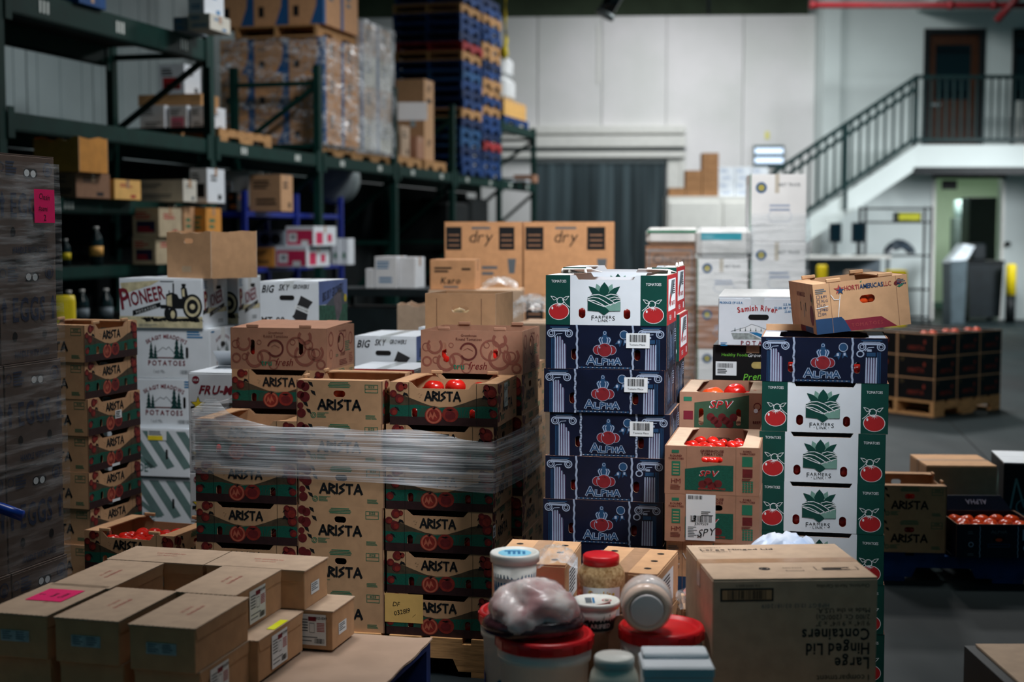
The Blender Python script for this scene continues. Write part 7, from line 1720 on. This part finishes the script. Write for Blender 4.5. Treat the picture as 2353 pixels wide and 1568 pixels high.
b = MB(); b.slab([(-.18, gh - .04), (.16, gh + .02), (.3, gh + .26), (.1, gh + .3), (-.04, gh + .12)], [], lambda u, v, w: (u, -.2 + w, v), .4, M('liner_white', (210, 220, 226), .3, .2, 8)); b.build('liner', gb)
fr_ = empty('black_locker', 'tall black locker beyond the lower doorway', 'locker', loc=(gx(2254, 28.6, 1), 28.8, 0)); lh2 = zat(453, 28.6)
b = MB(); b.bev(-.28, -.25, 0, .28, .25, lh2, M('locker_black', (10, 22, 26), .5, .2, 4), .01); b.build('body', fr_)
b = MB(); b.box(-.27, -.262, .05, .27, -.251, lh2 - .05, MATS['locker_black']); b.build('door', fr_)
wc = empty('water_cooler', 'pale water cooler left of the tall black locker', 'cooler', loc=(gx(2205, 29.5, 1), 29.6, 0))
b = MB(); b.bev(-.14, -.15, 0, .14, .15, zat(500, 29.5), M('grey_body', (110, 124, 124), .5, .1, 5), .02); b.build('body', wc)
b = MB(); b.lathe([(.06, 0), (.12, .06), (.12, .3), (.1, .36), (0, .37)], M('bottle_pale', (190, 214, 216), .2, .1, 5), 18, (0, 0, zat(500, 29.5))); b.build('bottle', wc)
b = MB(); b.box(-.14, -.03, -.085, .14, 0, .085, blackm); tag(b.build('exit_sign', None, at(2181, 425, BY - .01)), 'dark sign box over the left of the lower doorway', 'sign')
b = MB(); b.lathe([(0, 0), (.05, 0), (.05, .03), (.02, .04), (.02, .07), (.045, .08), (.045, .1), (0, .11)], blackm, 16, (0, 0, 0), axis=Matrix.Rotation(R(90), 3, 'X')); b.build('door_knob', wro, at(2314, 561, BY - .005))

# ================================================================== right side: blue pallet with open lugs, black lug pallet
KY = 6.45; kr = YAW
def KL(px, Y, z): return Vector((gx(px, Y, z), Y, z))
ko = KL(2010, 6.5, .1); ko.z = 0
put(P_BLUE, 'wooden_pallet', 'blue pallet under the open tomato lugs at the right edge', 'pallet', local(ko, R(-6), .6, .51, 0), R(-6))
for i in range(2):
    loc = local(KL(2005, 6.47, .14), R(-6), .165, .21, 0); loc.z = PH + i * AH
    o = put(P_ART if i else P_AR, 'tomato_lug', ('lower', 'open upper')[i] + ' kraft lug showing its end on the right blue pallet', 'box', loc, R(-6) + math.pi / 2)
    for y in (-.025, .025): tomato(local(loc, R(-6) + math.pi / 2, -.2 + .045, y, .07), 'red tomato behind the end hole of the %s kraft lug at right' % ('lower', 'upper')[i], 'tomatoes in the right kraft lugs', tilt=(0, 0, y * 50))
def alpha_b():
    a = Art(); 
    for x in (-.075, .095): a.wavy(x, .002, LH - .002, .004, cola, 1.4)
    a.strokes('ALPHA', .01, .112, .014, .003, inkg, 2, gap=.25, sx=1.1); a.rect(-.04, .048, .06, .064, colb, 1); a.rect(-.037, .051, .057, .061, navy, 1.4); a.ring(-.115, .06, .012, .004, cola, 1); a.lines(-.13, .12, .03, 2, .004, .004, inkg); a.lines(-.13, .02, .035, 2, .004, .003, inkg)
    a.rect(.115, .08, .14, .13, cola, 1); a.poly(slot(.01, .085, .05, .022), MATS['hole_dark'], 1.6); a.disc(.01, .082, .016, tomo, 1.9, .008, 14); a.disc(.13, .045, .012, cola, 1)
    return a
P_AB = lug(.36, .33, LH + .008, navy, None, [], None, arts=[('front', alpha_b())], name='proto_lug', flaps=False)
kl = local(KL(2197, 6.36, .14), R(-2), .18, .165, 0); kl.z = PH
ab = put(P_AB, 'tomato_lug', 'open navy lug of orange tomatoes at the right edge', 'box', kl, R(-2)); wipe(P_AB)
q = MB(); q.slab([(-.18, 0), (.17, 0), (.12, .07), (-.13, .07)], [], lambda u, v, k: (u, .16 + v * .35 + k, LH + .006 + v), .004, navy); fo_ = q.build('raised_flap', ab)
a = Art(); a.text('ALPHA', -.0, .02, .02, cola, 1, shear=-.2)
for i in range(len(a.v)): x, y, l = a.v[i]; a.v[i] = (-x, .07 - y, l)
bb = MB(); bb.v = [(x, .158 + y * .35 - .0006 * l, LH + .008 + y) for x, y, l in a.v]
for f, m in zip(a.f, a.m): bb.f.append(f); bb.m.append(bb.mi(a.ms[m])); bb.sm.append(False)
bb.build('flap_lettering', ab)
for j in range(3):
    for i in range(5): tomato(local(kl, R(-2), -.13 + i * .066 + (j % 2) * .02, -.09 + j * .08, .08 + rnd.uniform(0, .014)), 'orange tomato in the open navy lug at the right edge', 'tomatoes in the right navy lug', k=3, sc=1.05)
for i, h in enumerate((.155, .165)):
    q = carton(.345, .36, h, kraft, [], True); q.name = 'carton'; lq = local(KL(2127, 6.98, .3), R(-3), .1725, .18, 0); q.location = (lq[0], lq[1], PH + i * .1555); q.rotation_euler = (0, 0, R(-3)); tag(q, ('lower', 'upper')[i] + ' plain taped kraft carton behind the open navy lug', 'box')
q = carton(.4, .4, .34, black_b, [('left', (lambda q: (q.line([(-.1, .08), (-.08, .26), (-.02, .12), (.04, .27), (.06, .1), (.1, .14)], .012, greenl, 1), q)[-1])(Art())), ('front', (lambda q: (q.line([(-.17, .08), (-.14, .26), (-.1, .12), (-.05, .27), (-.02, .1)], .01, greenl, 1), q.ring(-.1, .12, .04, .006, greenl, 1), q)[-1])(Art()))], False, top=white_b); q.name = 'produce_carton'; lq = local(KL(2305, 6.95, .3), R(-10), .2, .2, 0); q.location = (lq[0], lq[1], PH); q.rotation_euler = (0, 0, R(-10)); tag(q, 'black carton with pale scribble and white lid at the right edge', 'box')
# black lugs on a far pallet
bo = Vector((3.70, 12.4, 0)); br = math.atan2(.6, .78)
orng = M('orange_red_ink', (124, 44, 30), .7, .05, 20)
def bart(w):
    a = Art(); a.strokes('ARISTA', 0, .05, .034, .006, orng, 2, gap=.25); a.ring(-w * .36, .16, .014, .004, M('dull_gold', (120, 100, 60), .7, 0), 1); a.disc(.09, .12, .012, orng, 1, .02); 
    for (x0_, y0_, x1_, y1_) in ((-w / 2, .19, w / 2, .198), (-w / 2, 0, -w / 2 + .006, .198), (w / 2 - .006, 0, w / 2, .198)): a.rect(x0_, y0_, x1_, y1_, kraft, 1)
    return a
P_BK = lug(.33, .40, .198, black_b, None, [], None, arts=[('front', bart(.33)), ('left', bart(.40))], name='proto_lug', fm=black_b)
pp = pallet(1.0, .82, wood, nb=5); put(pp, 'wooden_pallet', 'wood pallet under the black tomato lugs by the doorway', 'pallet', local(bo, br, .5, .41, 0), br); wipe(pp)
for r_ in range(3):
    for c in range(3):
        for d_ in range(2):
            put(P_BK, 'tomato_lug', 'black tomato lug on the far pallet, %s row, %s place, %s side' % (('bottom', 'middle', 'top')[r_], ('corner', 'middle', 'far')[c], ('aisle', 'inner')[d_]), 'box', local(bo, br, .167 + c * .333, .2 + d_ * .405, PH + r_ * .1985), br, 'black tomato lugs')
wipe(P_BK)
for c in range(3):
    for i in range(2): tomato(local(bo, br, .1 + c * .333 + i * .12, .2, PH + 2 * .1985 + .15), 'orange tomato in the open top of the black lugs', 'tomatoes in the black lugs', k=3, sc=1.1)
for p in (P_AR, P_ART, P_FL, P_FLT, P_AL, P_ALT, P_TR, P_SP, P_SP2, P_HO, P_HOT, P_WOOD, P_BLUE, P_RED, P_PI, P_SK, P_PR, P_BS, P_SA, P_ID, P_FR, P_EG, P_LC, P_CH, P_SW): wipe(p)
